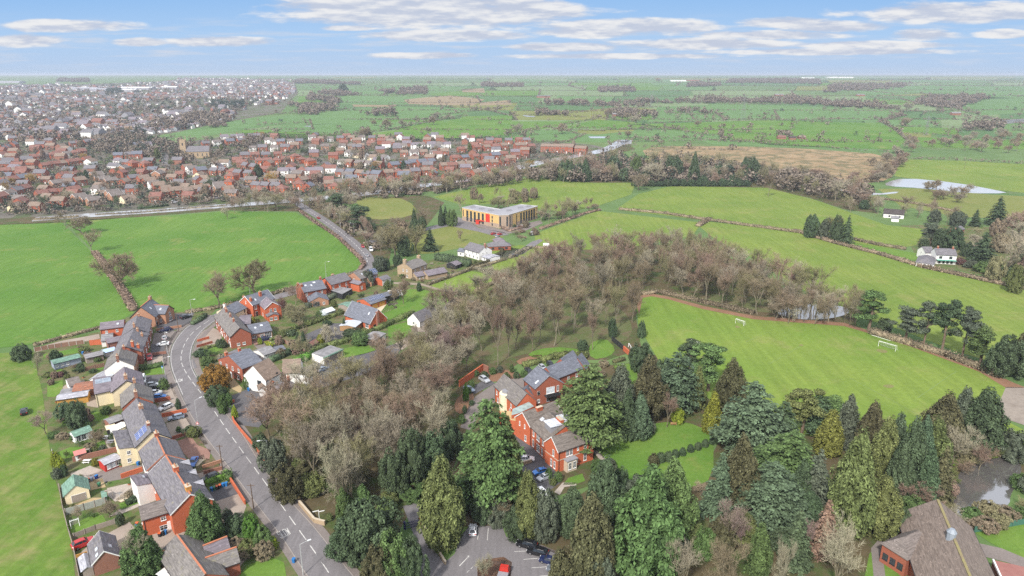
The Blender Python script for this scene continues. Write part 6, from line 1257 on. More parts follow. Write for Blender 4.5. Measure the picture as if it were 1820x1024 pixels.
scatter([(1640, 330), (1730, 340), (1720, 362), (1660, 362)], 10, ['bare', 'shrub'], (7, 11), (9, 13), ['brown', 'grey'], 7, 14)
scatter([(1700, 430), (1820, 400), (1840, 520), (1760, 505), (1730, 480)], 16, ['bare', 'bare', 'dome', 'slim'], (8, 14), (9, 13), ['reddish', 'brown', 'pale', 'olive'], 8, 15)
scatter([(470, 730), (520, 850), (600, 930), (650, 960), (760, 900), (800, 830), (680, 860), (560, 840)], 16, ['dome', 'dome', 'shrub'], (3, 6), (5, 8), ['dark green', 'green', 'dark green', 'olive-green', 'brownish green'], 4.5, 16)
scatter([(860, 690), (930, 640), (1100, 640), (1180, 700), (1120, 740), (1080, 700)], 10, ['dome', 'shrub'], (2, 4), (4, 6), ['dark green', 'brownish green', 'brown'], 5, 17)
scatter([(1060, 900), (1260, 870), (1500, 800), (1700, 830), (1600, 900), (1400, 1000), (1200, 1020)], 18, ['dome', 'shrub', 'cypress', 'dome'], (5, 10), (6, 9), ['dark green', 'olive-green', 'brownish green', 'grey-green'], 6, 18)
scatter([(1560, 330), (1640, 262), (1840, 280), (1840, 270), (1620, 250), (1540, 300)], 30, ['bare'], (9, 15), (11, 17), ['brown', 'grey', 'reddish'], 14, 19)
scatter([(1690, 255), (1840, 262), (1840, 250), (1780, 240)], 14, ['bare'], (10, 15), (12, 17), ['brown', 'grey'], 14, 20)
scatter([(800, 900), (840, 860), (930, 870), (930, 930), (850, 930)], 3, ['dome', 'cypress'], (6, 11), (5, 7), ['dark green', 'olive-green', 'green'], 5, 21)
scatter([(960, 900), (1060, 860), (1120, 880), (1080, 960), (980, 980)], 2, ['cypress', 'dome'], (6, 11), (5, 7), ['dark green', 'olive-green', 'green', 'brownish green'], 5, 22)
scatter([(1700, 925), (1840, 905), (1840, 925), (1735, 945)], 14, ['shrub', 'dome'], (2.5, 4), (5, 7), ['pale', 'olive', 'brown', 'green'], 3.5, 23)
scatter([(440, 1000), (400, 990), (430, 940), (480, 970), (500, 985)], 8, ['shrub', 'dome'], (2, 4), (3.5, 5), ['brown', 'olive-green', 'green'], 3, 24)
scatter([(962, 398), (1062, 374), (1050, 366), (985, 378), (958, 388)], 16, ['bare', 'slim', 'shrub', 'slim'], (4, 11), (5, 9), ['reddish', 'olive', 'brown', 'grey'], 5, 40)
scatter([(835, 352), (960, 348), (970, 362), (930, 362), (890, 368), (845, 362)], 11, ['bare', 'slim', 'dome'], (6, 12), (6, 9), ['olive', 'brown', 'grey'], 7, 41)
scatter([(765, 578), (870, 562), (885, 600), (785, 612)], 11, ['bare', 'slim', 'bare'], (11, 16), (8, 12), ['olive', 'grey', 'pale', 'brown'], 6, 42)
scatter([(880, 408), (930, 402), (960, 420), (930, 432), (905, 420)], 10, ['dome', 'shrub', 'bare'], (2, 5), (3, 6), ['reddish', 'brown', 'dark green', 'olive'], 5, 43)
scatter([(690, 412), (760, 402), (740, 440), (700, 450)], 8, ['bare', 'dome', 'slim'], (6, 11), (6, 10), ['olive', 'brown', 'dark green'], 8, 44)
scatter([(1365, 570), (1450, 574), (1525, 580), (1520, 566), (1440, 566), (1375, 562)], 13, ['slim', 'bare'], (9, 13), (7, 10), ['olive', 'pale', 'brown', 'grey'], 4, 45)
scatter([(1668, 905), (1684, 862), (1702, 834), (1735, 810), (1780, 804), (1775, 812), (1738, 820), (1708, 845), (1692, 870), (1680, 912)], 14, ['shrub', 'dome', 'shrub'], (1.5, 4), (3, 6), ['reddish', 'brown', 'olive', 'olive-green'], 3, 46)
# gardens: a loose scatter of shrubs and small trees
scatter([(100, 740), (200, 730), (205, 800), (110, 830)], 16, ['shrub', 'dome', 'dome'], (1, 2.6), (2, 4), ['brown', 'green', 'olive-green', 'reddish', 'dark green'], 3.5, 30)
scatter([(70, 640), (170, 610), (180, 660), (90, 690)], 14, ['shrub', 'dome', 'dome'], (1, 2.5), (2, 4), ['brown', 'green', 'olive-green', 'dark green', 'reddish'], 3.5, 31)
scatter([(130, 830), (250, 850), (250, 900), (130, 930)], 7, ['shrub', 'dome'], (.8, 1.8), (1.5, 2.6), ['brown', 'green', 'olive-green', 'grey-green'], 4, 32)
scatter([(470, 570), (640, 520), (700, 530), (600, 560), (520, 640), (450, 650)], 22, ['shrub', 'dome', 'dome', 'bare'], (1.5, 4), (2.5, 5), ['brown', 'green', 'olive-green', 'dark green', 'reddish'], 5, 33)
scatter([(345, 640), (400, 610), (400, 660), (360, 690)], 9, ['shrub', 'dome'], (2, 3.5), (3.5, 6), ['grey', 'brown', 'green', 'dark green'], 4, 34)
scatter([(690, 500), (830, 470), (905, 440), (880, 450), (800, 490), (720, 512)], 14, ['shrub', 'dome'], (1.5, 3.5), (2.5, 5), ['brown', 'green', 'olive-green'], 6, 35)
TOWNA = [(-10, 390), (60, 384), (300, 368), (520, 355), (760, 330), (1040, 280), (1040, 262), (850, 248), (620, 245), (440, 240), (0, 250)]
scatter(TOWNA, 120, ['bare', 'slim', 'dome', 'bare', 'cone', 'bare'], (6, 13), (6, 11), ['brown', 'grey', 'reddish', 'dark green', 'brown', 'pale', 'olive-green'], 13, 36)

# hedges
HED = [([(168, 450), (190, 478), (209, 505), (228, 535), (238, 553)], 3.5, 1.8, 'reddish', 'brown field hedge between the two big left fields'), ([(640, 480), (648, 472), (640, 460), (600, 422), (560, 396), (530, 374)], 2.0, 1.5, 'reddish', 'low brown hedge curving along the road beside the big field'),
       ([(640, 484), (580, 500), (520, 514), (440, 534), (400, 545), (360, 552), (330, 556)], 3.0, 1.0, 'brown', 'low brown hedge along the near edge of the big field'), ([(178, 584), (110, 602), (60, 616)], 1.2, 1.3, 'brown', 'thin brown hedge behind the back gardens at the field edge'),
       ([(1100, 373), (1180, 380), (1250, 391), (1420, 414)], 2.4, 1.7, 'brown', 'thin brown hedge across the slope above the wood'), ([(1240, 403), (1250, 397), (1262, 390)], 4, 1.8, 'brown', 'short brown hedge joining the cross hedge to the wood'),
       ([(1412, 411), (1480, 432), (1560, 452), (1640, 476), (1720, 493), (1820, 515)], 2.6, 1.8, 'brown', 'long brown hedge running down past the white farmhouse'), ([(1515, 426), (1560, 436), (1610, 444)], 2.5, 1.6, 'brown', 'short hedge behind the small bright lawn above the farmhouse'),
       ([(950, 441), (985, 443), (1015, 446), (1030, 450)], 2.2, 1.4, 'brown', 'brown hedge under the white trailer at the edge of the bright field'), ([(960, 408), (1000, 394), (1040, 380), (1066, 374)], 3, 1.2, 'reddish', 'reddish hedge between the office grounds and the bright field'),
       ([(1545, 592), (1580, 602), (1620, 614), (1680, 633), (1740, 656), (1775, 672)], 3.0, 2.2, 'brown', 'brown hedge under the row of pines along the playing field'), ([(1142, 524), (1170, 520), (1240, 536), (1340, 558)], 3, 1.5, 'brown', 'brown hedge between the wood and the curved end of the playing field'),
       ([(495, 598), (540, 582), (585, 566), (610, 558)], 1.6, 1.8, 'olive-green', 'clipped hedge along the top of the bungalow drive'), ([(545, 632), (580, 618), (625, 606), (665, 590), (700, 574), (735, 558)], 2.2, 1.9, 'olive-green', 'long clipped hedge below the bungalow and its drive'), ([(523, 650), (540, 642), (556, 634)], 2.4, 2.8, 'bright green', 'tall bright green laurel hedge beside the flat roofed garage'),
       ([(480, 645), (500, 636), (520, 628)], 2.2, 2.2, 'dark green', 'dark green hedge behind the white rendered house'), ([(545, 548), (580, 535), (605, 525)], 2.4, 2.4, 'grey-green', 'tall grey green hedge above the vegetable garden'), ([(480, 606), (500, 600), (510, 596)], 1.2, 1.2, 'olive-green', 'low hedge beside the red block drive'), ([(474, 612), (484, 618)], 1.6, 1.6, 'lime', 'short lime green hedge at the corner of the red drive'),
       ([(775, 462), (800, 466), (835, 474)], 4, 4.0, 'dark green', 'tall dark clipped hedge beside the stone house garden'), ([(838, 476), (860, 470), (880, 461), (892, 452), (892, 444), (885, 440)], 1.8, 1.7, 'brownish green', 'curved clipped hedge round the whitewashed cottage'), ([(760, 508), (800, 494), (838, 480), (866, 472), (900, 462)], 1.6, 1.5, 'brown', 'bare brown hedge along the long paddock lane side'),
       ([(905, 460), (930, 447), (945, 441)], 1.8, 1.6, 'grey', 'grey hedge between the lane and the small paddock'), ([(845, 520), (870, 508), (900, 496), (910, 490)], 2.2, 1.6, 'brown', 'brown hedge at the foot of the long paddock'), ([(838, 478), (870, 484), (890, 488)], 1.6, 1.4, 'grey', 'thin grey hedge dividing the two paddocks'), ([(880, 400), (905, 412), (930, 405)], 2, 1.5, 'reddish', 'low reddish hedge in front of the office corner'),
       ([(248, 658), (272, 654), (290, 650)], 2.4, 1.6, 'green', 'green front hedge beside the red van drive'), ([(365, 862), (385, 855), (402, 848), (408, 842)], 2.0, 1.2, 'bright green', 'bright green low hedge between the two front drives'), ([(404, 848), (410, 855)], 1.8, 2.2, 'green', 'short tall green hedge at the drive entrance'), ([(355, 626), (375, 618), (395, 612)], 1.2, 1.0, 'olive-green', 'low hedge in front of the small yellow lawn'),
       ([(225, 898), (250, 888)], 1.6, 1.5, 'dark green', 'dark green clipped hedge behind the white extension'), ([(1045, 636), (1010, 632), (985, 636), (960, 645), (930, 652)], 2.5, 1.8, 'olive-green', 'clipped hedge curving behind the blue slate block'), ([(1090, 645), (1110, 640)], 1.6, 1.2, 'brownish green', 'low hedge along the top of the inner lawn'), ([(405, 600), (394, 588)], 1, .8, 'dark green', 'small dark hedge in front of the terrace row'),
       ([(342, 578), (360, 568), (366, 562)], 2.0, 1.6, 'dark green', 'dark green hedge on the outside of the bend by the driveway'), ([(170, 382), (250, 378), (330, 371), (400, 366)], 2.0, .6, 'brown', 'reedy brown fringe on the near bank of the canal'), ([(60, 391), (100, 389), (140, 386)], 3, 1.2, 'brown', 'brown bank fringe at the end of the canal'), ([(245, 372), (300, 366)], 2, 1.4, 'dark green', 'dark hedge between the canal and the estate houses'),
       ([(1530, 352), (1580, 356), (1640, 365), (1700, 378)], 2, 1.6, 'brown', 'brown hedge below the flooded meadow')]
for p, w_, h_, t_, lab in HED: hedge(p, w_, h_, t_, lab, dens=5 if p[0][1] > 500 else 3, size=.42 if p[0][1] > 500 else .6)

# the distant hedgerows and woods, too many to count
BR, DG = [], []
g = np.random.default_rng(9)
def clump(p, h, w, n, out, flat=1.0):
    d = g.normal(size=(n, 3)); d /= np.linalg.norm(d, axis=1, keepdims=True); r_ = g.random(n)[:, None] ** .4
    pos = np.array(p) + d * r_ * np.array([w / 2, w / 2, h * .46]) + np.array([0, 0, h * .52])
    out.append(leaves(pos, d + g.normal(size=(n, 3)) * .6 + np.array([0, 0, .2]), np.full(n, max(w * .2, .9))))
def row(px, h=4, w=5, step=3.6, out=None, gap=.04, tree=.07):
    c = [G(*q) for q in dense(px, 25, False)]
    for a, b_ in zip(c, c[1:]):
        L = (b_ - a).length; n = max(1, int(L / (step + a.y * .0012)))
        for i in range(n):
            if g.random() < gap: continue
            p = a.lerp(b_, (i + g.random()) / n); k = 1 + a.y * .0003
            if g.random() < tree: clump(p, g.uniform(8, 13), g.uniform(8, 12), 46, out if out is not None else BR)
            else: clump(p, h * g.uniform(.6, 1.3), w * k, 16, out if out is not None else BR)
for px in ([(545, 157), (640, 157), (722, 157)], [(700, 188), (780, 190), (860, 194)], [(455, 224), (540, 219), (545, 219)], [(620, 241), (700, 230), (770, 216), (830, 206)], [(640, 213), (730, 214), (800, 208)], [(780, 205), (860, 196), (905, 190)], [(860, 195), (905, 206), (980, 205), (1080, 195)], [(900, 240), (960, 228), (1000, 222), (1060, 212)], [(970, 226), (1000, 232), (1030, 240)],
           [(1000, 227), (1100, 230), (1180, 228), (1210, 232)], [(1150, 220), (1230, 217), (1365, 214), (1480, 218)], [(1180, 226), (1240, 238), (1320, 250), (1400, 256)], [(1250, 230), (1320, 236), (1400, 244), (1480, 256)], [(1080, 256), (1140, 247), (1220, 246), (1300, 252), (1420, 260), (1600, 272)], [(1130, 258), (1100, 262), (1060, 268)], [(1560, 218), (1610, 205), (1560, 215)], [(1565, 217), (1590, 230), (1612, 250)], [(1580, 224), (1700, 228), (1760, 230)],
           [(1600, 238), (1700, 242), (1710, 252)], [(1520, 160), (1580, 166), (1640, 167), (1700, 176)], [(1540, 173), (1600, 176), (1630, 184)], [(1640, 151), (1700, 153), (1820, 153)], [(1480, 180), (1560, 190), (1640, 200), (1740, 207), (1820, 220)], [(1700, 207), (1760, 212), (1820, 222)], [(920, 154), (1010, 153), (1040, 160)], [(990, 183), (1080, 184), (1160, 190)], [(455, 206), (540, 200), (620, 194)], [(910, 190), (1000, 187), (1060, 190), (1150, 186)], [(1130, 192), (1180, 190)],
           [(455, 240), (520, 236), (620, 242), (740, 250)], [(820, 246), (900, 243), (960, 240)], [(1040, 240), (1010, 252), (980, 256)], [(600, 170), (680, 168), (760, 168)], [(1270, 200), (1290, 214)], [(1580, 200), (1610, 207)], [(1620, 283), (1680, 284), (1820, 292)], [(1600, 276), (1590, 300)], [(1120, 217), (1060, 210), (1000, 207)], [(920, 146), (1020, 148)], [(1520, 145), (1640, 141), (1820, 145)], [(480, 147), (600, 148)], [(1740, 204), (1700, 194), (1680, 186)], [(1280, 186), (1380, 186), (1480, 182)],
           [(1140, 262), (1180, 262), (1240, 266), (1330, 268)], [(1180, 200), (1230, 205), (1290, 202)]): row(px)
wn = lambda x, y: math.sin(x * .011 + 1) * math.sin(y * .007) + .6 * math.sin(x * .029 + y * .013)
for q_ in PATCH:
    if g.random() < .9: row([q_[3], q_[2]], 3.0, 5, gap=.03)
    if g.random() < .22: row([q_[1], q_[2]], 2.6, 4, gap=.2, tree=.03)
def wood(poly, hr=(10, 17), wr=(10, 16), dens=.0042, out=None, n=70):
    c = [G(*q).to_2d() for q in dense(poly, 20)]; xs, ys = [q.x for q in c], [q.y for q in c]; cc = [(q.x, q.y) for q in c]
    A = (max(xs) - min(xs)) * (max(ys) - min(ys)); k = min(int(A * dens), 2500)
    for _ in range(k):
        x, y = g.uniform(min(xs), max(xs)), g.uniform(min(ys), max(ys))
        if inside(cc, x, y) and (y < 900 or wn(x, y) > -.55): clump((x, y, terr(y)), g.uniform(*hr) * (1 + .35 * wn(x * 2.3, y * 2)), g.uniform(*wr), n, out if out is not None else BR)
for poly in ([(853, 156), (930, 155), (930, 150), (855, 150)], [(520, 149), (640, 151), (640, 147), (525, 144)], [(670, 168), (700, 167), (700, 161), (675, 162)], [(705, 169), (760, 169), (758, 160), (715, 160)], [(650, 207), (705, 209), (700, 202), (660, 202)], [(1060, 165), (1130, 164), (1120, 158), (1065, 158)], [(1090, 183), (1220, 180), (1420, 178), (1500, 186), (1600, 198), (1480, 190), (1330, 184), (1180, 185)],
             [(1420, 183), (1540, 186), (1600, 196), (1520, 193)], [(1220, 155), (1280, 154), (1280, 149), (1225, 150)], [(1290, 148), (1460, 150), (1455, 142), (1300, 142)], [(1460, 166), (1600, 158), (1620, 150), (1480, 152)], [(1622, 187), (1700, 195), (1770, 172), (1700, 172), (1640, 176)], [(950, 188), (1150, 190), (1100, 186), (960, 184)], [(450, 203), (560, 205), (600, 196), (560, 186), (470, 190)], [(540, 178), (620, 192), (600, 180), (560, 172)], [(560, 166), (600, 172), (640, 170), (600, 163)],
             [(270, 235), (400, 226), (410, 210), (360, 206), (290, 222)], [(950, 206), (1010, 206), (1000, 198), (960, 198)], [(1070, 210), (1160, 214), (1170, 206), (1090, 198)], [(1350, 246), (1420, 244), (1410, 238), (1370, 240)], [(1700, 235), (1800, 232), (1780, 220), (1710, 224)], [(100, 147), (160, 147), (158, 142), (105, 142)], [(0, 258), (100, 254), (200, 250), (260, 248), (200, 243), (60, 250)], [(1200, 200), (1260, 204), (1240, 196)]): wood(poly)
for _ in range(200):
    x, y = g.uniform(430, 1825), 140 + 118 * g.random() ** .8
    if x > 530 or y > 205: clump(G(x, y), g.uniform(5, 11), g.uniform(6, 11), 34, BR if g.random() < .9 else DG)
wood([(150, 268), (215, 242), (300, 258), (345, 262), (340, 290), (290, 282), (200, 276)], (7, 14), (7, 12), .010)
wood([(150, 268), (215, 242), (300, 258), (340, 290), (200, 276)], (8, 15), (6, 9), .003, DG)
wood([(345, 262), (470, 240), (480, 252), (420, 276), (360, 286)], (5, 11), (6, 10), .005)
wood([(930, 320), (1000, 298), (1100, 288), (1280, 296), (1420, 312), (1545, 350), (1540, 372), (1440, 350), (1360, 332), (1190, 328), (1060, 324), (990, 328)], (8, 15), (7, 12), .011)
wood([(940, 312), (1100, 292), (1280, 300), (1400, 315), (1360, 330), (1190, 328), (1060, 322)], (8, 17), (6, 10), .0035, DG)
wood([(590, 350), (760, 333), (940, 306), (985, 316), (900, 330), (770, 346), (620, 358)], (5, 10), (6, 10), .008)
wood([(545, 372), (620, 360), (640, 400), (680, 445), (665, 455), (630, 425), (585, 388)], (4, 9), (5, 9), .010)
for poly in ([(370, 192), (440, 196), (430, 184), (380, 184)], [(60, 240), (120, 238), (110, 230), (60, 232)], [(0, 250), (30, 248), (20, 240), (0, 240)], [(190, 168), (220, 166), (215, 160), (190, 162)]): wood(poly, (10, 16), (8, 12), .005, DG)
for _ in range(3600):
    x, y = g.uniform(-20, 520), 141 + 108 * g.random() ** 1.2
    if inside(TOWN, x, y): clump(G(x, y), g.uniform(6, 13), g.uniform(7, 13), 34, DG if g.random() < .25 else BR)
for _ in range(3800):
    x, y = g.uniform(-10, 1040), g.uniform(246, 384)
    if inside(TOWNA, x, y): clump(G(x, y), g.uniform(3, 8), g.uniform(3.5, 8), 32, DG if g.random() < .35 else BR)
o = place('distant_woodland', quads_mesh('distant_woodland', np.concatenate(BR))); o.data.materials.append(TWIG); o.color = (.185, .150, .122, 1); o['kind'] = 'stuff'  # twig colour lightened to paint in some distance haze
o = place('distant_evergreens', quads_mesh('distant_evergreens', np.concatenate(DG))); o.data.materials.append(FOL); o.color = (.050, .074, .052, 1); o['kind'] = 'stuff'
plant('dome', 610, 163, 149, 18, 'dark green', 'solitary round dark tree standing in the far green fields')
for x, y, t_ in ((648, 250, 226), (665, 224, 213), (686, 230, 212), (715, 228, 213), (773, 214, 200), (652, 248, 230), (760, 240, 224), (1117, 246, 231), (1000, 238, 219), (1285, 228, 219), (1240, 225, 214), (1358, 206, 199), (1610, 200, 180), (1130, 222, 205), (1080, 209, 193), (1190, 205, 195), (995, 207, 199), (955, 205, 196), (1730, 245, 232), (1610, 225, 208), (1490, 214, 207), (1812, 208, 199), (770, 222, 208), (1115, 212, 200), (920, 238, 219), (700, 246, 240), (960, 150, 144), (764, 152, 142), (1260, 147, 138), (1170, 147, 138)):
    plant('bare', x, y, t_, (y - t_) * 1.2, rnd.choice(['brown', 'grey', 'brown']))

bare_trees()
# ================================================================== VEHICLES
PAINT = tinted('car paint', .28, 0, .5, 1, 0, .15, .6)
CARGL = glassy('car glass', (.018, .022, .028), .08)
TYRE = solid('tyre', (.020, .020, .022), rough=.9); RIM = solid('alloy rim', (.42, .42, .44), rough=.4, metal=.6)
LAMPW = solid('headlamp', (.72, .74, .76), rough=.2); LAMPR = solid('tail lamp', (.40, .015, .012), rough=.3)
CARS = {}
def car_meshes(kind):
    if kind in CARS: return CARS[kind]
    # side outline: x from nose (+) to tail (-): (x, bonnet/belt height); roof (x, z)
    S = {'hatch': (4.0, 1.74, [(2.0, .42), (1.98, .66), (1.75, .80), (.95, .95), (-1.75, 1.0), (-1.98, .92), (-2.0, .45)], [(.95, .95), (.30, 1.40), (-.2, 1.47), (-1.35, 1.42), (-1.80, .99)], 1.22),
         'saloon': (4.6, 1.82, [(2.3, .40), (2.27, .66), (1.95, .80), (1.0, .93), (-1.55, .99), (-2.2, .97), (-2.3, .50)], [(1.0, .93), (.30, 1.36), (-.35, 1.42), (-1.0, 1.36), (-1.75, .99)], 1.35),
         'estate': (4.7, 1.82, [(2.35, .40), (2.32, .66), (2.0, .82), (1.05, .95), (-2.2, 1.01), (-2.33, .92), (-2.35, .50)], [(1.05, .95), (.40, 1.40), (-.3, 1.47), (-1.7, 1.44), (-2.2, 1.01)], 1.38),
         'suv': (4.6, 1.90, [(2.3, .45), (2.28, .80), (2.0, .98), (1.0, 1.10), (-2.1, 1.16), (-2.28, 1.05), (-2.3, .55)], [(1.0, 1.10), (.40, 1.60), (-.2, 1.70), (-1.6, 1.66), (-2.1, 1.16)], 1.36),
         'van': (5.2, 2.0, [(2.6, .45), (2.58, .90), (2.2, 1.15), (1.75, 1.25), (-2.5, 1.30), (-2.58, 1.25), (-2.6, .50)], [(1.75, 1.25), (1.05, 2.0), (.5, 2.12), (-2.2, 2.12), (-2.5, 1.30)], 1.7)}[kind]
    Ln, Wd, hull, cab, wb = S; hw = Wd / 2
    mb = MB(); n = len(hull)
    prof = hull + [(-Ln / 2 + .1, .24), (Ln / 2 - .1, .24)]
    rings = [(hw, 0), (hw - .04, 0)]
    def ring(y, inset): return [(x * (1 - inset), y, z - (inset * .5 if z > .5 else 0)) for x, z in prof]
    ys = [(-hw, .06), (-hw + .14, .0), (-hw + .5, -.012), (hw - .5, -.012), (hw - .14, .0), (hw, .06)]
    V = [p for y, i in ys for p in ring(y, i)]; m = len(prof)
    F = [(k * m + i, k * m + (i + 1) % m, (k + 1) * m + (i + 1) % m, (k + 1) * m + i) for k in range(len(ys) - 1) for i in range(m)] + [tuple(range(m - 1, -1, -1)), tuple((len(ys) - 1) * m + i for i in range(m))]
    mb.add(V, F, 0)
    # roof panel and pillars
    top = [c for c in cab[1:-1]]; rw = hw - .30
    v = [(x, s * rw, z) for s in (-1, 1) for x, z in top] + [(x * .98, s * (rw - .05), z + .05) for s in (-1, 1) for x, z in top]; k = len(top)
    for i in range(k - 1): mb.add([v[2 * k + i], v[2 * k + i + 1], v[3 * k + i + 1], v[3 * k + i]], [(0, 1, 2, 3)]); mb.add([v[i], v[i + 1], v[2 * k + i + 1], v[2 * k + i]], [(0, 1, 2, 3)]); mb.add([v[k + i], v[k + i + 1], v[3 * k + i + 1], v[3 * k + i]], [(3, 2, 1, 0)])
    for s in (-1, 1):
        for a, b2 in ((0, 1), (len(cab) - 1, len(cab) - 2)):
            mb.tube([(cab[a][0], s * (hw - .12), cab[a][1] - .05), (cab[b2][0], s * rw, cab[b2][1] + .02)], .05, 4)
        mb.tube([(-.1, s * (hw - .12), cab[0][1]), (-.15, s * rw, top[len(top) // 2][1])], .045, 4)
        mb.box(cab[0][0] - .28, cab[0][0] - .10, s * (hw + .09) - .07, s * (hw + .09) + .07, cab[0][1] - .02, cab[0][1] + .12)
    body = bpy.data.meshes.new('body'); body.from_pydata(mb.v, [], mb.f); body.materials.append(PAINT)
    gb = MB(); pts = cab
    lo = [(x, z - .02) for x, z in pts]
    L_ = [(x, -(hw - .10 if z < top[0][1] - .2 else rw), z) for x, z in lo]; R_ = [(x, -y, z) for x, y, z in L_]; q = len(L_)
    gb.add(L_ + R_, [tuple(range(q)), tuple(range(2 * q - 1, q - 1, -1))] + [(i, q + i, q + i + 1, i + 1) for i in range(q - 1)])
    glass = bpy.data.meshes.new('windows'); glass.from_pydata(gb.v, [], gb.f); glass.materials.append(CARGL)
    wb_ = MB(); wb_.tube([(0, -.11, 0), (0, .11, 0)], .33, 14, 0); wb_.tube([(0, -.125, 0), (0, .125, 0)], .20, 10, 1)
    wheel = bpy.data.meshes.new('wheel'); wheel.from_pydata(wb_.v, [], wb_.f); wheel.materials.append(TYRE); wheel.materials.append(RIM); wheel.polygons.foreach_set('material_index', wb_.m)
    hl = bpy.data.meshes.new('headlight'); b3 = MB().box(-.06, .04, -.2, .2, -.08, .08); hl.from_pydata(b3.v, [], b3.f); hl.materials.append(LAMPW)
    tl = bpy.data.meshes.new('tail_light'); tl.from_pydata(b3.v, [], b3.f); tl.materials.append(LAMPR)
    CARS[kind] = (body, glass, wheel, hl, tl, Ln, hw, wb, hull); return CARS[kind]
CC = {'red': (.42, .012, .012), 'black': (.010, .010, .013), 'white': (.72, .73, .75), 'silver': (.40, .42, .45), 'blue': (.02, .12, .42), 'navy': (.012, .020, .075), 'grey': (.13, .145, .17), 'steel': (.20, .25, .33), 'bright blue': (.03, .20, .60)}
def car(px, nose, kind, colour, label, group=None):
    p = G(*px); q = G(*nose); a = math.atan2(q.y - p.y, q.x - p.x)
    body, glass, wheel, hl, tl, Ln, hw, wb, hull = car_meshes(kind)
    r = thing('van' if kind == 'van' else 'car', (p.x, p.y, terr(p.y) + lift(p.y, 5)), a, 'van' if kind == 'van' else 'car', label, group=group)
    o = place('body', body, r); o.color = (*CC[colour], 1); place('cabin_glass', glass, r)
    for x in (wb, -wb):
        for s in (-1, 1): w = place('wheel', wheel, r); w.matrix_basis = T(x, s * (hw - .09), .33)
    for s in (-1, 1):
        w = place('headlight', hl, r); w.matrix_basis = T(hull[1][0] - .02, s * (hw - .32), hull[1][1] - .02)
        w = place('tail_light', tl, r); w.matrix_basis = T(-Ln / 2 - .0, s * (hw - .26), hull[-2][1] - .12)
    return r
PD = 'cars parked at the terrace houses'
car((331, 566), (345, 562), 'suv', 'black', 'black car by the driveway hedge on the outside of the bend', PD); car((294, 589), (285, 591), 'estate', 'navy', 'navy blue estate car parked outside the slate terraced house', PD); car((293, 603), (294, 596), 'hatch', 'silver', 'silver hatchback under the lamp post beside the bushy drive', PD)
car((290, 614), (281, 615), 'saloon', 'white', 'white low car parked across the drive below the silver hatchback', PD); car((266, 638), (266.5, 646), 'suv', 'red', 'red car parked nose out beside the white gabled house', PD); car((254.5, 679), (254, 688), 'van', 'white', 'white van with dark windscreen squeezed beside the cream house', PD)
car((276, 693), (288, 692), 'suv', 'black', 'black car in the front drive below the round green bush', PD); car((272, 687), (284, 686), 'hatch', 'silver', 'silver car half hidden behind the black one in the drive', PD); car((284, 708), (295, 707), 'hatch', 'bright blue', 'bright blue car beside the brick drive wall', PD); car((277, 701), (289, 700), 'hatch', 'white', 'white car behind the bright blue car', PD)
car((294.5, 727), (285, 731), 'estate', 'white', 'white estate car on the gravel drive between two brick walls', PD); car((313.5, 745), (300, 748), 'estate', 'steel', 'blue grey estate car on the gravel drive below the white estate', PD); car((344, 825), (339, 835), 'saloon', 'blue', 'blue saloon nosed in to the block paved drive', PD); car((374, 852), (361, 857), 'estate', 'black', 'black estate car between the low hedge and brick wall', PD)
car((149, 970), (161, 965), 'suv', 'red', 'red car behind the brown brick outbuilding', PD); car((416, 966), (428, 960), 'estate', 'black', 'black car with roof bars beside the orange ridged house', PD); car((43.5, 735), (43.8, 728), 'suv', 'black', 'black car parked alone on the rough pasture'); car((471.5, 605), (483, 602), 'estate', 'navy', 'dark blue car on the red block drive by the glazed doors')
car((573.5, 659), (583, 655), 'saloon', 'steel', 'blue grey car in the yard of the white rendered house'); car((861, 678), (868, 682), 'suv', 'silver', 'silver car under the long orange wall of the manor yard'); car((834, 694.5), (842, 699), 'saloon', 'steel', 'blue silver car by the bright conifer in the manor yard')
car((940, 662), (946, 668), 'saloon', 'black', 'black car at the corner of the blue slate block'); car((964, 656), (970, 661), 'hatch', 'silver', 'grey silver car between two black cars behind the slate block'); car((978.5, 652), (984, 658), 'suv', 'black', 'black car nearest the clipped hedge behind the slate block')
car((935, 819), (945, 819), 'saloon', 'white', 'white car beside the west wall of the manor'); car((960, 842), (948, 845), 'hatch', 'bright blue', 'bright blue car outside the manor bay window'); car((966.5, 852), (955, 857), 'hatch', 'silver', 'silver car parked next to the bright blue one at the manor'); car((964, 879), (971, 886), 'hatch', 'white', 'white car mostly under trees by the manor drive')
for i, (x, y, k_, c_, l_) in enumerate(((936, 972, 'suv', 'black', 'black car at the inner end of the car park row'), (955, 985, 'suv', 'black', 'black car second in the car park row'), (974.5, 1000, 'hatch', 'navy', 'dark blue car third in the car park row'), (991, 1017, 'estate', 'grey', 'grey car fourth in the car park row'), (1010, 1031, 'hatch', 'red', 'red car cut off at the end of the car park row'))):
    car((x, y), (x - 12, y - 3), k_, c_, l_, 'cars in the car park row')
car((840.5, 946), (841, 937), 'hatch', 'white', 'white car in the car park bay by the grass verge'); car((566, 389), (560, 385), 'hatch', 'red', 'red car driving away on the road beside the big field'); car((645, 440), (650, 446), 'hatch', 'red', 'red car coming down the road towards the houses'); car((659.5, 446), (663, 452), 'van', 'white', 'white van on the road behind the red car'); car((652, 456), (647, 450), 'saloon', 'silver', 'pale silver car rounding the bend by the field corner')
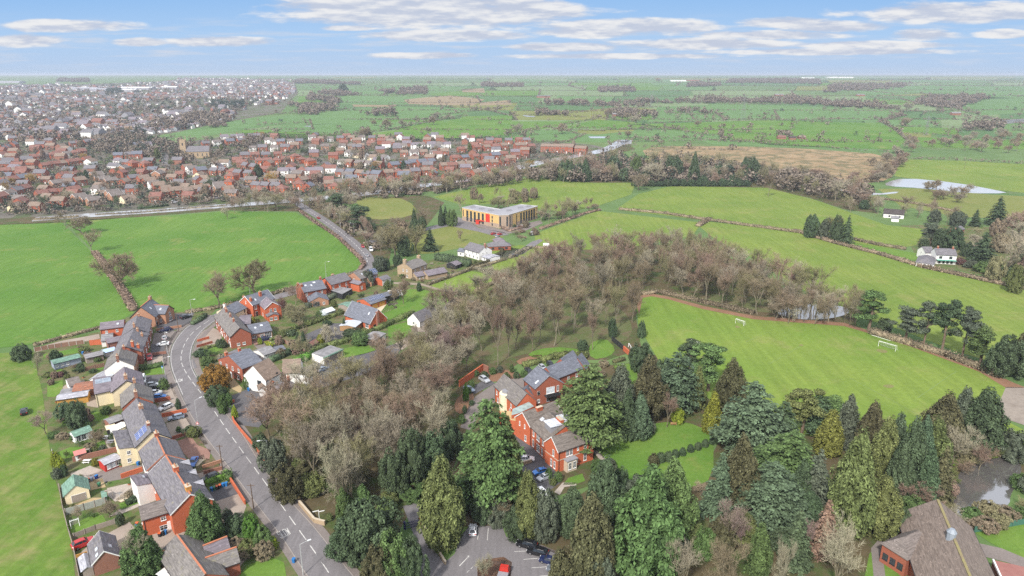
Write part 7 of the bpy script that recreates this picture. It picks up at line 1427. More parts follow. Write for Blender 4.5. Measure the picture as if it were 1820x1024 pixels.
car((877, 417), (884, 415), 'hatch', 'red', 'red car parked left of the other red one by the office', 'cars at the office'); car((888, 418), (895, 416), 'hatch', 'red', 'red car parked right beside its red neighbour by the office', 'cars at the office'); car((884, 422), (891, 419), 'hatch', 'silver', 'silver car in front of the two red cars at the office', 'cars at the office'); car((914, 457), (922, 456), 'suv', 'black', 'dark car at the start of the pale paved path'); car((917, 406), (921, 403), 'hatch', 'silver', 'silver car first in the row under the office wing', 'cars at the office'); car((924, 404), (928, 401), 'hatch', 'black', 'black car second in the row under the office wing', 'cars at the office'); car((931, 402), (935, 399), 'hatch', 'white', 'white car third in the row under the office wing', 'cars at the office'); car((939, 399.5), (943, 397), 'hatch', 'grey', 'grey car last in the row under the office wing', 'cars at the office')
car((225, 337.5), (230, 341), 'van', 'white', 'white van in the estate side road'); car((298, 302), (298.5, 306), 'van', 'white', 'white van on the town road below the church'); car((140, 318), (146, 319), 'hatch', 'white', 'white car parked on the estate close, upper of two'); car((141, 322), (147, 323), 'hatch', 'silver', 'silver car parked on the estate close, lower of two'); car((285, 287), (286, 283), 'hatch', 'red', 'red car on the town road by the churchyard'); car((310, 361), (317, 360), 'van', 'white', 'white van parked by the canal bank')
p = G(703, 527); r = thing('motorhome', p, .35, 'motorhome', 'white motorhome with its cab poking out of the grey carport')
mb = MB(); mb.box(-3.4, 2.2, -1.15, 1.15, .5, 2.9, 0); mb.box(2.2, 3.4, -1.0, 1.0, .5, 1.5, 0); mb.add([(2.2, -1.1, 1.5), (3.3, -1, 1.5), (2.5, -1.1, 2.4), (2.2, 1.1, 1.5), (3.3, 1, 1.5), (2.5, 1.1, 2.4), (2.2, -1.1, 2.9), (2.2, 1.1, 2.9), (3.0, -1.1, 2.6), (3.0, 1.1, 2.6)], [(1, 4, 5, 2), (0, 1, 2), (3, 5, 4), (2, 5, 9, 8), (8, 9, 7, 6)], 0); mb.obj('body', TRIM_W, r)
p_ = r.matrix_basis
for x in (2.3, -1.8):
    for s in (-1, 1): w = place('wheel', car_meshes('van')[2], r); w.matrix_basis = T(x, s * 1.0, .35)
MB().add([(3.31, -.9, 1.55), (3.31, .9, 1.55), (2.57, .95, 2.36), (2.57, -.95, 2.36)], [(0, 1, 2, 3)]).obj('windscreen', CARGL, r, p_ @ T(.03, 0, .02)); MB().box(-1.5, -.3, -1.17, -1.14, 1.6, 2.2).obj('window', CARGL, r, p_)
for px, a, lab, col in (((971, 440), .1, 'white trailer parked at the edge of the bright field', TRIM_W), ((946, 418), 1.3, 'grey horse trailer at the gateway above the clipped paths', GREY_T)):
    p = G(*px); r = thing('trailer', p, a, 'trailer', lab); M_ = r.matrix_basis.copy()
    mb = MB(); mb.box(-1.9, 1.9, -1, 1, .5, 2.3, 0); mb.prism([(-1.9, -1), (1.9, -1), (1.9, 1), (-1.9, 1)], 2.3, 2.6, 0, [(-1.6, -.7), (1.6, -.7), (1.6, .7), (-1.6, .7)]); mb.tube([(1.9, 0, .55), (3, 0, .5)], .06, 5); mb.obj('body', col, r, M_)
    for s in (-1, 1): w = place('wheel', car_meshes('hatch')[2], r); w.matrix_basis = T(0, s * 1.0, .33)
p = G(893, 1032); r = thing('truck', p, 1.35, 'truck', 'small truck with a red cab and grey load bed at the car park edge'); M_ = r.matrix_basis.copy()
mb = MB(); mb.box(1.2, 2.9, -1, 1, .5, 1.3, 0); mb.prism([(1.2, -.95), (2.8, -.95), (2.8, .95), (1.2, .95)], 1.3, 2.2, 0, [(1.3, -.85), (2.3, -.85), (2.3, .85), (1.3, .85)]); mb.obj('cab', solid('truck red', (.45, .03, .02), rough=.4), r, M_); MB().box(-2.9, 1.1, -1.05, 1.05, .7, 1.3).obj('load_bed', GREY_T, r, M_)
MB().add([(2.83, -.8, 1.35), (2.83, .8, 1.35), (2.36, .75, 2.12), (2.36, -.75, 2.12)], [(0, 1, 2, 3)]).obj('windscreen', CARGL, r, M_)
for x in (2.0, -1.8):
    for s in (-1, 1): w = place('wheel', car_meshes('van')[2], r); w.matrix_basis = T(x, s * .9, .35)

# ================================================================== STREET AND GARDEN FURNITURE
GALV = solid('galvanised steel', (.46, .47, .47), rough=.5); POLE = solid('tarred pole', (.14, .10, .075), rough=.9)
def lamp(base, top, arm, label):
    b_ = G(*base); h = max(6, hgt(b_, top[1])); d = G(*arm, h) - Vector((b_.x, b_.y, h)); d.z = 0; d.normalize()
    r = thing('street_lamp', b_, 0, 'street lamp', label, group='street lamps along the road'); M_ = r.matrix_basis.copy()
    MB().tube([(0, 0, 0), (0, 0, h * .3)], .11, 8).tube([(0, 0, h * .3), (0, 0, h)], [.075, .055], 8).obj('post', GALV, r, M_)
    e = d * 1.7; MB().tube([(0, 0, h), tuple(e * .5 + Vector((0, 0, h + .18))), tuple(e + Vector((0, 0, h + .25)))], .045, 6).obj('arm', GALV, r, M_)
    MB().box(-.15, .65, -.14, .14, -.05, .1).obj('lantern', LAMPW, r, M_ @ T(e.x, e.y, h + .25) @ RZ(math.atan2(d.y, d.x)))
for a in (((342, 564), (339, 533), (346, 533), 'street lamp by the driveway hedge on the outside of the bend'), ((298, 629), (291, 590), (296, 592), 'street lamp standing in front of the white low car'), ((294, 668), (294, 637), (308, 634), 'street lamp reaching over the bend beside the bus stop sign'), ((353.5, 764), (346, 712), (362, 706), 'street lamp carrying a red warning triangle on its post'),
          ((539, 1023), (536, 968), (555, 960), 'street lamp beside the SLOW lettering at the front of the road'), ((480, 836), (474, 783), (455, 786), 'street lamp reaching out from the trees opposite the terrace'), ((444.7, 524), (442, 502), (446, 501), 'street lamp behind the bright red villa'), ((580, 494), (579.5, 466), (583, 466), 'street lamp behind the red brick semi'), ((605, 404), (602, 380), (599, 380), 'street lamp farthest up the road beside the big field'), ((630, 420), (628, 397), (625, 397), 'street lamp halfway along the road beside the big field'), ((655, 430), (652, 414), (648, 414), 'street lamp at the side turning to the office')): lamp(*a)
def pole(base, top_y, label, arms=1):
    b_ = G(*base); h = max(7, hgt(b_, top_y)); r = thing('telegraph_pole', b_, 0, 'telegraph pole', label); M_ = r.matrix_basis.copy()
    MB().tube([(0, 0, -.3), (0, 0, h)], [.16, .11], 7).obj('post', POLE, r, M_); MB().box(-.9, .9, -.06, .06, h - .5, h - .36).obj('crossarm', POLE, r, M_)
for a in (((395.4, 832), 791, 'dark telegraph pole at the flower bed beside the road'), ((451, 905), 868, 'telegraph pole by the orange brick drive wall'), ((1000, 397), 376, 'left pole of the twin pole pair by the office field'), ((1003, 397), 377, 'right pole of the twin pole pair by the office field'), ((1187, 332), 318, 'telegraph pole at the wood corner above the slope'), ((1358, 333), 320, 'telegraph pole at the top edge of the big slope'), ((1435, 347), 325, 'pale pole among the trees along the slope'), ((1500, 368), 346, 'telegraph pole near the long low white cottage'), ((1714, 300), 288, 'leaning pole alone in the far right field'), ((318, 590), 555, 'telegraph pole by the low wall outside the terrace')): pole(*a)
PYL = solid('weathered steel lattice', (.20, .21, .21), rough=.8)
for base, ty, lab in (((1320, 213), 168, 'pale lattice electricity pylon in front of the distant wood'), ((1645, 241), 205, 'pale lattice electricity pylon in the right hand fields'), ((1157, 190), 166, 'faint electricity pylon in the middle of the distant wood')):
    b_ = G(*base); h = hgt(b_, ty); r = thing('electricity_pylon', b_, 0, 'pylon', lab, group='pylons'); M_ = r.matrix_basis.copy(); mb = MB()
    for sx in (-1, 1):
        for sy in (-1, 1): mb.tube([(sx * h * .09, sy * h * .09, 0), (sx * h * .022, sy * h * .022, h * .7), (0, 0, h)], .14, 4)
        for k in range(6): z0, z1 = h * .11 * k, h * .11 * (k + 1); w0, w1 = h * (.09 - .097 * z0 / h), h * (.09 - .097 * z1 / h); mb.tube([(-w0, sx * w0, z0), (w1, sx * w1, z1)], .08, 4); mb.tube([(w0, sx * w0, z0), (-w1, sx * w1, z1)], .12, 4)
    mb.obj('lattice_tower', PYL, r, M_)
    for z in (.66, .78, .90): MB().box(-h * .14, h * .14, -.2, .2, h * z, h * z + .5).obj('crossarm', PYL, r, M_)

NETM = solid('goal net', (.62, .64, .62), rough=.9)
def goal(a, b_, label, depth=1.6, h=2.1, lying=False):
    A, B = G(*a), G(*b_); d = B - A; L = d.length; ang = math.atan2(d.y, d.x); r = thing('football_goal', A, ang, 'football goal', label); M_ = r.matrix_basis.copy(); w = .09
    if lying: MB().tube([(0, 1.6, .08), (0, 0, .08), (L, 0, .08), (L, 1.6, .08)], w, 6).obj('frame', TRIM_W, r, M_); return
    MB().tube([(0, 0, 0), (0, 0, h), (L, 0, h), (L, 0, 0)], w, 6).obj('frame', TRIM_W, r, M_)
    mb = MB(); mb.tube([(0, 0, h), (0, depth * .4, h), (0, depth, 0), (L, depth, 0), (L, depth * .4, h), (L, 0, h)], .04, 5); mb.obj('back_frame', TRIM_W, r, M_)
    mb = MB(); n = int(L / .3)
    for i in range(n + 1): x = L * i / n; mb.box(x - .012, x + .012, depth - .02, depth, 0, .02); mb.add([(x - .015, depth * .4, h), (x + .015, depth * .4, h), (x + .015, depth, 0), (x - .015, depth, 0)], [(0, 1, 2, 3)])
    for k in range(8): f = k / 8; y, z = depth * (.4 + .6 * f), h * (1 - f); mb.add([(0, y, z - .015), (L, y, z - .015), (L, y, z + .015), (0, y, z + .015)], [(0, 1, 2, 3)])
    mb.obj('net', NETM, r, M_)
goal((1321.7, 579.8), (1307, 575), 'white football goal at the far end of the playing field', -1.8); goal((1240.5, 618), (1226, 611), 'white football goal beside the tall pine tops', -1.8); goal((1560.7, 616), (1591, 625), 'large white football goal in front of the pines', 1.8, 2.3); goal((1549, 596), (1582, 606), 'white goal frame lying flat under the pines', lying=True); goal((127, 940), (142, 935), 'small white goal on the back garden lawn', 1.2, 2.0)
goal((1117, 617), (1121, 623), 'tiny white goal inside the fenced court', .8, 1.6)

BLUEB, BLACKB, GREENB, GREYB, ORL = solid('blue bin', (.025, .17, .45), rough=.5), solid('black bin', (.03, .03, .034), rough=.5), solid('green bin', (.06, .20, .11), rough=.5), solid('grey bin', (.16, .19, .26), rough=.5), solid('orange lid', (.62, .13, .04), rough=.5)
def bin_(px, m_, lid, label):
    p = G(*px); r = thing('wheelie_bin', p, rnd.uniform(-.3, .3), 'wheelie bin', label, group='wheelie bins'); M_ = r.matrix_basis.copy()
    MB().prism([(-.24, -.28), (.24, -.28), (.24, .28), (-.24, .28)], .08, 1.0, 0, [(-.30, -.36), (.30, -.36), (.30, .36), (-.30, .36)]).obj('body', m_, r, M_); MB().box(-.33, .33, -.40, .38, 1.0, 1.10).obj('lid', lid, r, M_)
    for s in (-1, 1): MB().tube([(s * .22, .3, .1), (s * .27, .3, .1)], .1, 8).obj('wheel', TYRE, r, M_)
for a in (((377, 873), BLUEB, BLUEB, 'blue wheelie bin at the house end of the bin row'), ((381.5, 871.5), GREENB, GREENB, 'green bin second in the bin row'), ((386, 870), BLACKB, ORL, 'black bin with an orange lid next to the green bin'), ((391, 868), BLACKB, ORL, 'black bin with an orange lid in the middle of the bin row'), ((397, 865.5), BLUEB, BLUEB, 'blue bin second from the wall end of the bin row'), ((402.6, 864), BLUEB, BLUEB, 'blue bin at the wall end of the bin row'),
          ((157, 857.5), BLACKB, ORL, 'black bin with an orange lid beside the cream garage'), ((163.5, 855), GREYB, GREYB, 'blue grey bin between two bins by the cream garage'), ((172, 851), solid('navy bin', (.02, .04, .22)), BLUEB, 'navy blue bin farthest from the cream garage'), ((176.7, 864.5), GREENB, GREENB, 'green bin on the paving by the garage yard'), ((246, 827), BLUEB, BLUEB, 'blue bin against the cream rear wing'), ((284.6, 954), BLACKB, ORL, 'black bin with an orange lid by the white back door'), ((290.6, 952), BLACKB, BLACKB, 'all black bin by the white back door'), ((294.5, 950), BLUEB, BLUEB, 'blue bin by the white back door'), ((244, 936), BLUEB, ORL, 'blue bin with an orange lid at the corner of the orange brick wing'), ((245.5, 941), GREENB, GREENB, 'green bin at the corner of the orange brick wing'),
          ((522.5, 1000), BLUEB, BLUEB, 'blue bin alone on the pavement at the front of the road'), ((442, 695), BLUEB, BLUEB, 'blue bin on the drive by the white rendered house'), ((147.5, 630), BLUEB, BLUEB, 'blue bin behind the long green shed'), ((157.5, 629), GREENB, BLACKB, 'dark green bin behind the long green shed')): bin_(*a)

def wall_line(px, h, th, mat, label, name='garden_wall', cat='wall', posts=0, postm=None):
    c = [G(*p) for p in px]; o0 = c[0]; mb = MB(); pb = []
    r = thing(name, o0, 0, cat, label); M_ = r.matrix_basis.copy()
    for i, (a, b_) in enumerate(zip(c, c[1:])):
        d = b_ - a; d.z = 0; L = d.length; d.normalize(); n = Vector((-d.y, d.x, 0)) * th / 2; e = .004 * (i % 2)
        v = [(*(q - o0 + s * n).to_2d(), z) for z in (-.2, h + e) for q in (a, b_) for s in (1, -1)]
        mb.add(v, [(0, 1, 3, 2), (4, 6, 7, 5), (0, 2, 6, 4), (1, 5, 7, 3), (0, 4, 5, 1), (2, 3, 7, 6)])
        if posts:
            k = max(1, int(L / posts))
            for j in range(k + 1): q = a + d * L * j / k - o0; pb.append(q)
    mb.obj('panel' if posts else 'wall', mat, r, M_)
    if posts:
        pm = MB().box(-.09, .09, -.09, .09, -.2, h + .15).obj('fence_post', postm or mat, r, M_ @ T(*pb[0])).data
        for q in pb[1:]: place('fence_post', pm, r, M_ @ T(*q))
    elif h > .5:
        cb = MB()
        for i, (a, b_) in enumerate(zip(c, c[1:])):
            d = b_ - a; d.z = 0; L = d.length; d.normalize(); n = Vector((-d.y, d.x, 0)) * (th / 2 + .05); e = .004 * (i % 2)
            v = [(*(q - o0 + s * n).to_2d(), z) for z in (h + .006 + e, h + .09 + e) for q in (a, b_) for s in (1, -1)]
            cb.add(v, [(0, 1, 3, 2), (4, 6, 7, 5), (0, 2, 6, 4), (1, 5, 7, 3), (0, 4, 5, 1), (2, 3, 7, 6)])
        cb.obj('coping', TRIM_S if mat in (STONE,) else mat, r, M_)
FB = solid('brown fence boards', (.235, .135, .095), (.19, .11, .08), 1.2, .9); CONC = solid('concrete post', (.42, .39, .35), rough=.9)
for a in (([(816.4, 688), (859, 658)], 2.3, .35, BRICK_O, 'tall orange brick wall along the manor yard'), ([(859, 658), (868, 663)], 2.3, .34, BRICK_D, 'short return of the tall wall in the manor yard'), ([(410, 856), (436, 897)], 1.1, .3, BRICK_O, 'orange brick front wall beside the bins'), ([(274.4, 716), (303.4, 711)], 1.2, .3, BRICK, 'red brick wall beside the bright blue car'), ([(288, 742), (332.4, 733)], 1.2, .3, BRICK_O, 'orange brick wall between the two estate cars'), ([(277.4, 589), (323, 582)], 1.0, .3, BRICK_P, 'low brown wall above the navy estate car'),
          ([(271, 632), (296, 629)], 1.0, .3, BRICK_D, 'brown wall between the white car and the red car'), ([(387, 713), (392, 719), (405, 720), (417, 715)], .9, .3, BRICK_O, 'curved orange brick wall round the corner shrub bed'), ([(413, 741), (415.5, 751), (427, 766), (452, 795), (478, 830)], .9, .3, BRICK_O, 'long low orange wall along the pavement under the trees'), ([(160, 614), (186, 612)], 2.0, .3, BRICK_O, 'orange brick yard wall behind the terraced house'), ([(215.6, 851), (254, 838)], 1.3, .3, BRICK_O, 'orange brick wall across the back yards'), ([(130, 821), (170, 812), (209, 803)], 1.4, .3, BRICK_D, 'old brown brick wall under the lawn of the potting shed'),
          ([(360, 833), (395, 822)], .9, .3, BRICK_P, 'low brick wall beside the flower bed and pole'), ([(276, 787), (305, 782), (342, 770)], .9, .3, BRICK, 'low red wall above the block paved drive'), ([(751, 934), (770, 968), (792, 1004)], .8, .35, STONE, 'low buff stone wall along the car park entrance'), ([(532, 897), (559, 929), (578, 934)], 1.2, .4, STONE, 'buff stone wall at the roadside under the big bare trees'), ([(395, 835), (362, 843)], .9, .3, BRICK_D, 'brown wall above the black estate car'), ([(351, 608), (372, 602)], .9, .25, BRICK_O, 'short orange wall between the front yards, upper one'), ([(350, 618), (378, 610)], .9, .25, BRICK, 'short red wall between the front yards, lower one'), ([(1108, 623), (1117, 631)], 1.8, .4, BRICK_O, 'short orange wall at the foot of the fenced court'), ([(400, 560), (386, 572)], .8, .25, STONE, 'short stone wall at the bend end of the terrace row'), ([(800, 516), (840, 505)], .4, .2, STONE, 'faint stone edge beside the paddock'), ([(330, 1000), (420, 1040)], .4, .2, BRICK, 'low brick edge by the front house'), ([(918, 830), (945, 822)], 1.0, .3, STONE, 'pale stone wall beside the white car at the manor')): wall_line(*a)
for a in (([(62, 625), (110, 617), (150, 611.5)], 1.7, .08, FB, 'brown panel fence with pale posts behind the back gardens', 2.0, CONC), ([(106, 868), (112, 905), (122, 945), (131, 975), (142, 1030)], 1.3, .08, WOOD_G, 'long grey timber fence at the edge of the rough pasture', 2.2, WOOD_G), ([(132, 957), (170, 942), (205, 931)], 1.3, .08, WOOD_G, 'grey slatted fence between lawn and gravel yard', 2.0, WOOD_G), ([(118, 916), (150, 907), (188, 896)], 1.8, .08, solid('grey green boards', (.33, .35, .31), rough=.9), 'grey green board fence above the goal lawn', 2.2, WOOD_G), ([(137, 1000), (157, 993)], 1.8, .08, WOOD_O, 'orange timber fence panel beside the red car'), ([(212, 1002), (232, 995)], 1.6, .08, WOOD_O, 'orange timber fence panel by the big green tree'),
          ([(646, 602), (665, 608), (686, 616)], 1.8, .08, WOOD_G, 'grey timber fence beside the black and white shed', 2, WOOD_G), ([(505, 610), (535, 624), (548, 632)], 1.7, .08, FB, 'brown garden fence with pale posts below the small dark roof', 2, CONC), ([(1087, 606), (1108, 623)], 2.0, .12, TRIM_K, 'black board fence of the small court'), ([(1731, 947), (1775, 940), (1822, 932)], 1.6, .04, solid('green mesh', (.06, .16, .12)), 'green mesh fence between school grass and pond', 2.5, solid('green post', (.05, .12, .09))), ([(94, 808), (104, 838)], 1.6, .08, WOOD_G, 'short grey fence at the foot of the back gardens', 2, CONC), ([(130, 702), (133, 690)], 1.4, .08, WOOD_G, 'low board fence beside the white sheet roofed cabin'), ([(700, 505), (748, 507), (790, 520), (830, 527)], 1.1, .05, WOOD_G, 'open grey fence across the top of the big lawn', 2.5, WOOD_G), ([(186, 652), (152, 660)], 1.6, .08, FB, 'brown fence beside the white conservatory', 2, FB)):
    p, h, th, m_, lab = a[:5]; wall_line(p, h, th, m_, lab, 'timber_fence' if 'mesh' not in lab else 'mesh_fence', 'fence', *(a[5:] or (0, None)))
A, B = G(721, 940.5), G(746, 934); d = B - A; r = thing('entrance_gate', A, math.atan2(d.y, d.x), 'gate', 'dark blue barred gate across the tree lined entrance drive'); M_ = r.matrix_basis.copy(); L = d.length; NV = solid('navy paint', (.03, .035, .13), rough=.5)
for x0, x1 in ((0, L / 2 - .05), (L / 2 + .05, L)):
    mb = MB()
    for z in (.15, .8, 1.5): mb.box(x0, x1, -.04, .04, z, z + .09)
    n = 14
    for i in range(n + 1): x = x0 + (x1 - x0) * i / n; mb.box(x - .02, x + .02, -.02, .02, .1, 1.7)
    mb.obj('gate_leaf', NV, r, M_)
for x in (-.2, L + .2): MB().box(x - .22, x + .22, -.22, .22, -.1, 2.0).obj('gate_post', BRICK if x > 0 else NV, r, M_)
# signs
p = G(353, 766); r = thing('warning_sign', (p.x + .1, p.y - .2, 0), 0, 'road sign', 'red and white triangular warning sign on the roadside lamp post'); M_ = r.matrix_basis.copy(); MB().tube([(0, 0, 0), (0, 0, 3.2)], .04, 6).obj('post', GALV, r, M_)
mb = MB(); tri = lambda s: [(-s, 2.2 + .45 - s * .58), (s, 2.2 + .45 - s * .58), (0, 2.65 + s * 1.16)]
mb.add([(x, -.05, z) for x, z in tri(.55)], [(0, 1, 2)], 0); mb.add([(x, -.056, z) for x, z in tri(.32)], [(0, 1, 2)], 1); mb.add([(x, -.04, z) for x, z in tri(.55)], [(2, 1, 0)], 0); mb.obj('sign_plate', [solid('sign red', (.60, .03, .03)), TRIM_W], r, M_)
p = G(290, 664); r = thing('bus_stop_sign', p, -.2, 'sign', 'blue and white bus stop flag beside the green front hedge'); M_ = r.matrix_basis.copy(); MB().tube([(0, 0, 0), (0, 0, 2.9)], .05, 6).obj('post', GALV, r, M_); MB().box(-.3, .3, -.03, .03, 2.0, 2.9).obj('flag', [BLUEB], r, M_); MB().box(-.24, .24, -.04, -.031, 2.1, 2.35).obj('timetable', TRIM_W, r, M_)
p = G(568, 926); r = thing('direction_sign', p, .4, 'sign', 'white finger signpost at the mouth of the entrance drive'); M_ = r.matrix_basis.copy(); MB().tube([(0, 0, 0), (0, 0, 3.0)], .06, 6).obj('post', TRIM_W, r, M_)
for z, s in ((2.4, 1), (2.75, -1)): MB().prism([(0, -.02), (s * 1.2, -.02), (s * 1.35, 0), (s * 1.2, .02), (0, .02)][:: s], z, z + .22).obj('finger', TRIM_W, r, M_)
# garden things
def table_set(px, a, label, wood):
    p = G(*px); r = thing('picnic_table', p, a, 'picnic table', label); M_ = r.matrix_basis.copy(); MB().box(-.9, .9, -.4, .4, .70, .76).obj('tabletop', wood, r, M_)
    for s in (-1, 1): MB().box(-.9, .9, s * .75 - .14, s * .75 + .14, .42, .47).obj('seat', wood, r, M_)
    for x in (-.6, .6): MB().tube([(x, -.75, 0), (x, 0, .72), (x, .75, 0)], .05, 4).box(x - .03, x + .03, -.8, .8, .36, .42).obj('leg', wood, r, M_)
table_set((867, 493.5), .4, 'pale picnic table on the long paddock lawn', WOOD); table_set((767, 470), .1, 'wooden garden table on the lawn of the stone house', WOOD_G); table_set((191, 779), .2, 'white garden table on the patio by the cream rear wing', TRIM_W); table_set((155, 822), .1, 'white garden table on the flagged patio above the terrace yards', TRIM_W); table_set((197, 787), .2, 'grey garden table below the white one by the cream rear wing', GREY_T)
p = G(1197, 756); r = thing('garden_bench', p, 0, 'bench', 'timber bench on the manor lawn near the golden conifer'); M_ = r.matrix_basis.copy(); MB().box(-.9, .9, -.25, .25, .42, .47).obj('seat', WOOD, r, M_); MB().box(-.9, .9, .22, .27, .5, .95).obj('backrest', WOOD, r, M_)
for x in (-.8, .8): MB().box(x - .04, x + .04, -.22, .26, 0, .42).obj('leg', WOOD, r, M_)
p = G(636, 606); r = thing('climbing_frame', p, .4, 'climbing frame', 'timber climbing frame with a sloping slide at the dark hedge'); M_ = r.matrix_basis.copy(); MB().prism([(-.9, -.9), (.9, -.9), (.9, .9), (-.9, .9)], 2.6, 3.6, 0, [(-.1, -.1), (.1, -.1), (.1, .1), (-.1, .1)]).obj('roof', WOOD, r, M_); MB().box(-.8, .8, -.8, .8, 1.3, 1.4).obj('platform', WOOD, r, M_)
for x in (-.8, .8):
    for y in (-.8, .8): MB().box(x - .06, x + .06, y - .06, y + .06, 0, 2.65).obj('post', WOOD, r, M_)
mb = MB(); mb.add([(-.9, -.3, 1.35), (-.9, .3, 1.35), (-4, .3, .15), (-4, -.3, .15), (-.9, -.3, 1.25), (-.9, .3, 1.25), (-4, .3, .05), (-4, -.3, .05)], [(0, 1, 2, 3), (7, 6, 5, 4), (0, 3, 7, 4), (1, 5, 6, 2)]); mb.obj('slide', WOOD, r, M_)
for px, lab in (((213.5, 886), 'rotary dryer on the pale patio'), ((190, 862), 'barbecue on the square patio')):
    p = G(*px); r = thing(lab.split(' on')[0].replace(' ', '_'), p, 0, lab.split(' on')[0], ('folded grey ' if 'rot' in lab else 'dark kettle ') + lab + ' behind the terrace'); M_ = r.matrix_basis.copy()
    MB().tube([(0, 0, 0), (0, 0, 1.9 if 'rot' in lab else .7)], .04, 6).obj('post', GALV, r, M_); mb = MB()
    if 'rot' in lab:
        for k in range(4): a = k * math.pi / 2; mb.tube([(0, 0, 1.2), (math.cos(a) * 1.2, math.sin(a) * 1.2, 1.9)], .025, 4)
        mb.obj('arm', GALV, r, M_)
    else: mb.tube([(0, 0, .65), (0, 0, .8), (0, 0, 1.0), (0, 0, 1.08)], [.2, .32, .28, .08], 10); mb.obj('bowl', TRIM_K, r, M_)
for px, lab in (((195, 886), 'garden arch of grey timber beside the pale patio'), ((156, 812), 'timber garden arch in the old brick wall')):
    p = G(*px); r = thing('garden_arch', p, .3, 'garden arch', lab); M_ = r.matrix_basis.copy(); MB().tube([(-.8, 0, 0), (-.8, 0, 1.9), (-.4, 0, 2.3), (.4, 0, 2.3), (.8, 0, 1.9), (.8, 0, 0)], .07, 5).obj('frame', WOOD_G, r, M_); MB().box(-.8, .8, -.3, .3, 2.26, 2.34).obj('crosspiece', WOOD_G, r, M_)
for i, (x, y) in enumerate(((148, 672), (152, 700), (100, 716), (110, 718), (185, 700), (160, 775), (172, 772), (215, 830), (230, 862))):
    p = G(x, y); r = thing('planter', p, i, 'planter', None, 'round terracotta planter', 'round terracotta planters', 'planters in the back gardens'); M_ = r.matrix_basis.copy(); MB().tube([(0, 0, 0), (0, 0, .5)], [.28, .4], 10).obj('pot', solid('terracotta', (.45, .18, .10)), r, M_); MB().tube([(0, 0, .5), (0, 0, .7), (0, 0, .85)], [.35, .4, .1], 8).obj('foliage', MATS['hull'] if 'hull' in MATS else solid('pot plant', (.06, .11, .03), (.04, .07, .02), 6), r, M_)

# ================================================================== SKY, SUN, AIR
EXPO = 0.74
SUN_EL, SUN_AZ = R(42), R(205)              # azimuth clockwise from the view direction: high over the left shoulder
w = bpy.data.worlds.new('World'); sc.world = w; w.use_nodes = True; t = w.node_tree; t.nodes.clear()
out = t.nodes.new('ShaderNodeOutputWorld'); tc = t.nodes.new('ShaderNodeTexCoord')
def math_(op, a, b=None, c=None, clamp=False):
    n = t.nodes.new('ShaderNodeMath'); n.operation = op; n.use_clamp = clamp
    for s, v in zip(n.inputs, (a, b, c)):
        if v is None: continue
        if isinstance(v, (int, float)): s.default_value = v
        else: t.links.new(v, s)
    return n.outputs[0]
sep = t.nodes.new('ShaderNodeSeparateXYZ'); t.links.new(tc.outputs['Generated'], sep.inputs[0])
X, Y, Z = sep.outputs
yy = math_('MAXIMUM', math_('ABSOLUTE', Y), .15); U = math_('DIVIDE', X, yy); Vv = math_('DIVIDE', Z, yy)
CLOUDS = [(770, 22, 330, 34), (640, 15, 180, 26), (930, 18, 140, 22), (120, 46, 135, 13), (380, 74, 110, 11), (250, 75, 60, 9), (790, 63, 180, 12), (1110, 49, 190, 18), (1040, 57, 120, 12), (1390, 40, 90, 11), (1700, 24, 220, 20), (1780, 20, 120, 22), (1640, 62, 70, 12), (1380, 62, 160, 9), (1250, 78, 200, 12), (760, 99, 110, 7), (1000, 84, 120, 9), (1560, 80, 190, 8), (40, 72, 90, 12), (1480, 48, 120, 12), (1790, 60, 60, 9), (620, 50, 60, 6), (1480, 92, 260, 7), (1100, 100, 220, 6)]
m = None; hgt_s = None
for x, y, a, b_ in CLOUDS:
    d = ray(x, y); u0, v0 = d.x / d.y, d.z / d.y; ra, rb = a / FOC, b_ / FOC / 1.0
    du = math_('DIVIDE', math_('SUBTRACT', U, u0), ra); dv = math_('DIVIDE', math_('SUBTRACT', Vv, v0), rb)
    e = math_('SUBTRACT', 1.0, math_('ADD', math_('MULTIPLY', du, du), math_('MULTIPLY', dv, dv)))
    m = e if m is None else math_('MAXIMUM', m, e)
m = math_('MAXIMUM', m, -1.2)
def sky_noise(su, sv, off, detail, rough=.55):
    cmb = t.nodes.new('ShaderNodeCombineXYZ'); t.links.new(math_('MULTIPLY', U, su), cmb.inputs[0]); t.links.new(math_('MULTIPLY_ADD', Vv, sv, off), cmb.inputs[1])
    n = t.nodes.new('ShaderNodeTexNoise'); n.inputs['Detail'].default_value = detail; n.inputs['Roughness'].default_value = rough; n.inputs['Scale'].default_value = 1; t.links.new(cmb.outputs[0], n.inputs['Vector']); return n.outputs[0]
n1 = sky_noise(13, 66, 0, 9, .58); n2 = sky_noise(13, 66, .40, 9, .58); n3 = sky_noise(9, 120, 5, 7, .62)
def smooth(v, lo, hi):
    n = t.nodes.new('ShaderNodeMapRange'); n.interpolation_type = 'SMOOTHSTEP'; n.inputs[1].default_value = lo; n.inputs[2].default_value = hi; t.links.new(v, n.inputs[0]); return n.outputs[0]
dens = smooth(math_('ADD', m, math_('MULTIPLY', math_('SUBTRACT', n1, .5), 2.2)), .08, .70)
wisp = math_('MULTIPLY', smooth(n3, .46, .74), math_('MULTIPLY', smooth(Vv, -.005, .03), math_('SUBTRACT', 1.0, smooth(Vv, .045, .085))))
shade = smooth(math_('ADD', math_('SUBTRACT', n1, n2), math_('MULTIPLY', math_('SUBTRACT', n1, .5), .5)), -.16, .20)
ramp = t.nodes.new('ShaderNodeValToRGB'); t.links.new(math_('MULTIPLY', Vv, 9.0, clamp=True), ramp.inputs[0])
ramp.color_ramp.elements[0].color = (.515, .630, .800, 1); ramp.color_ramp.elements[1].color = (.275, .510, .870, 1)
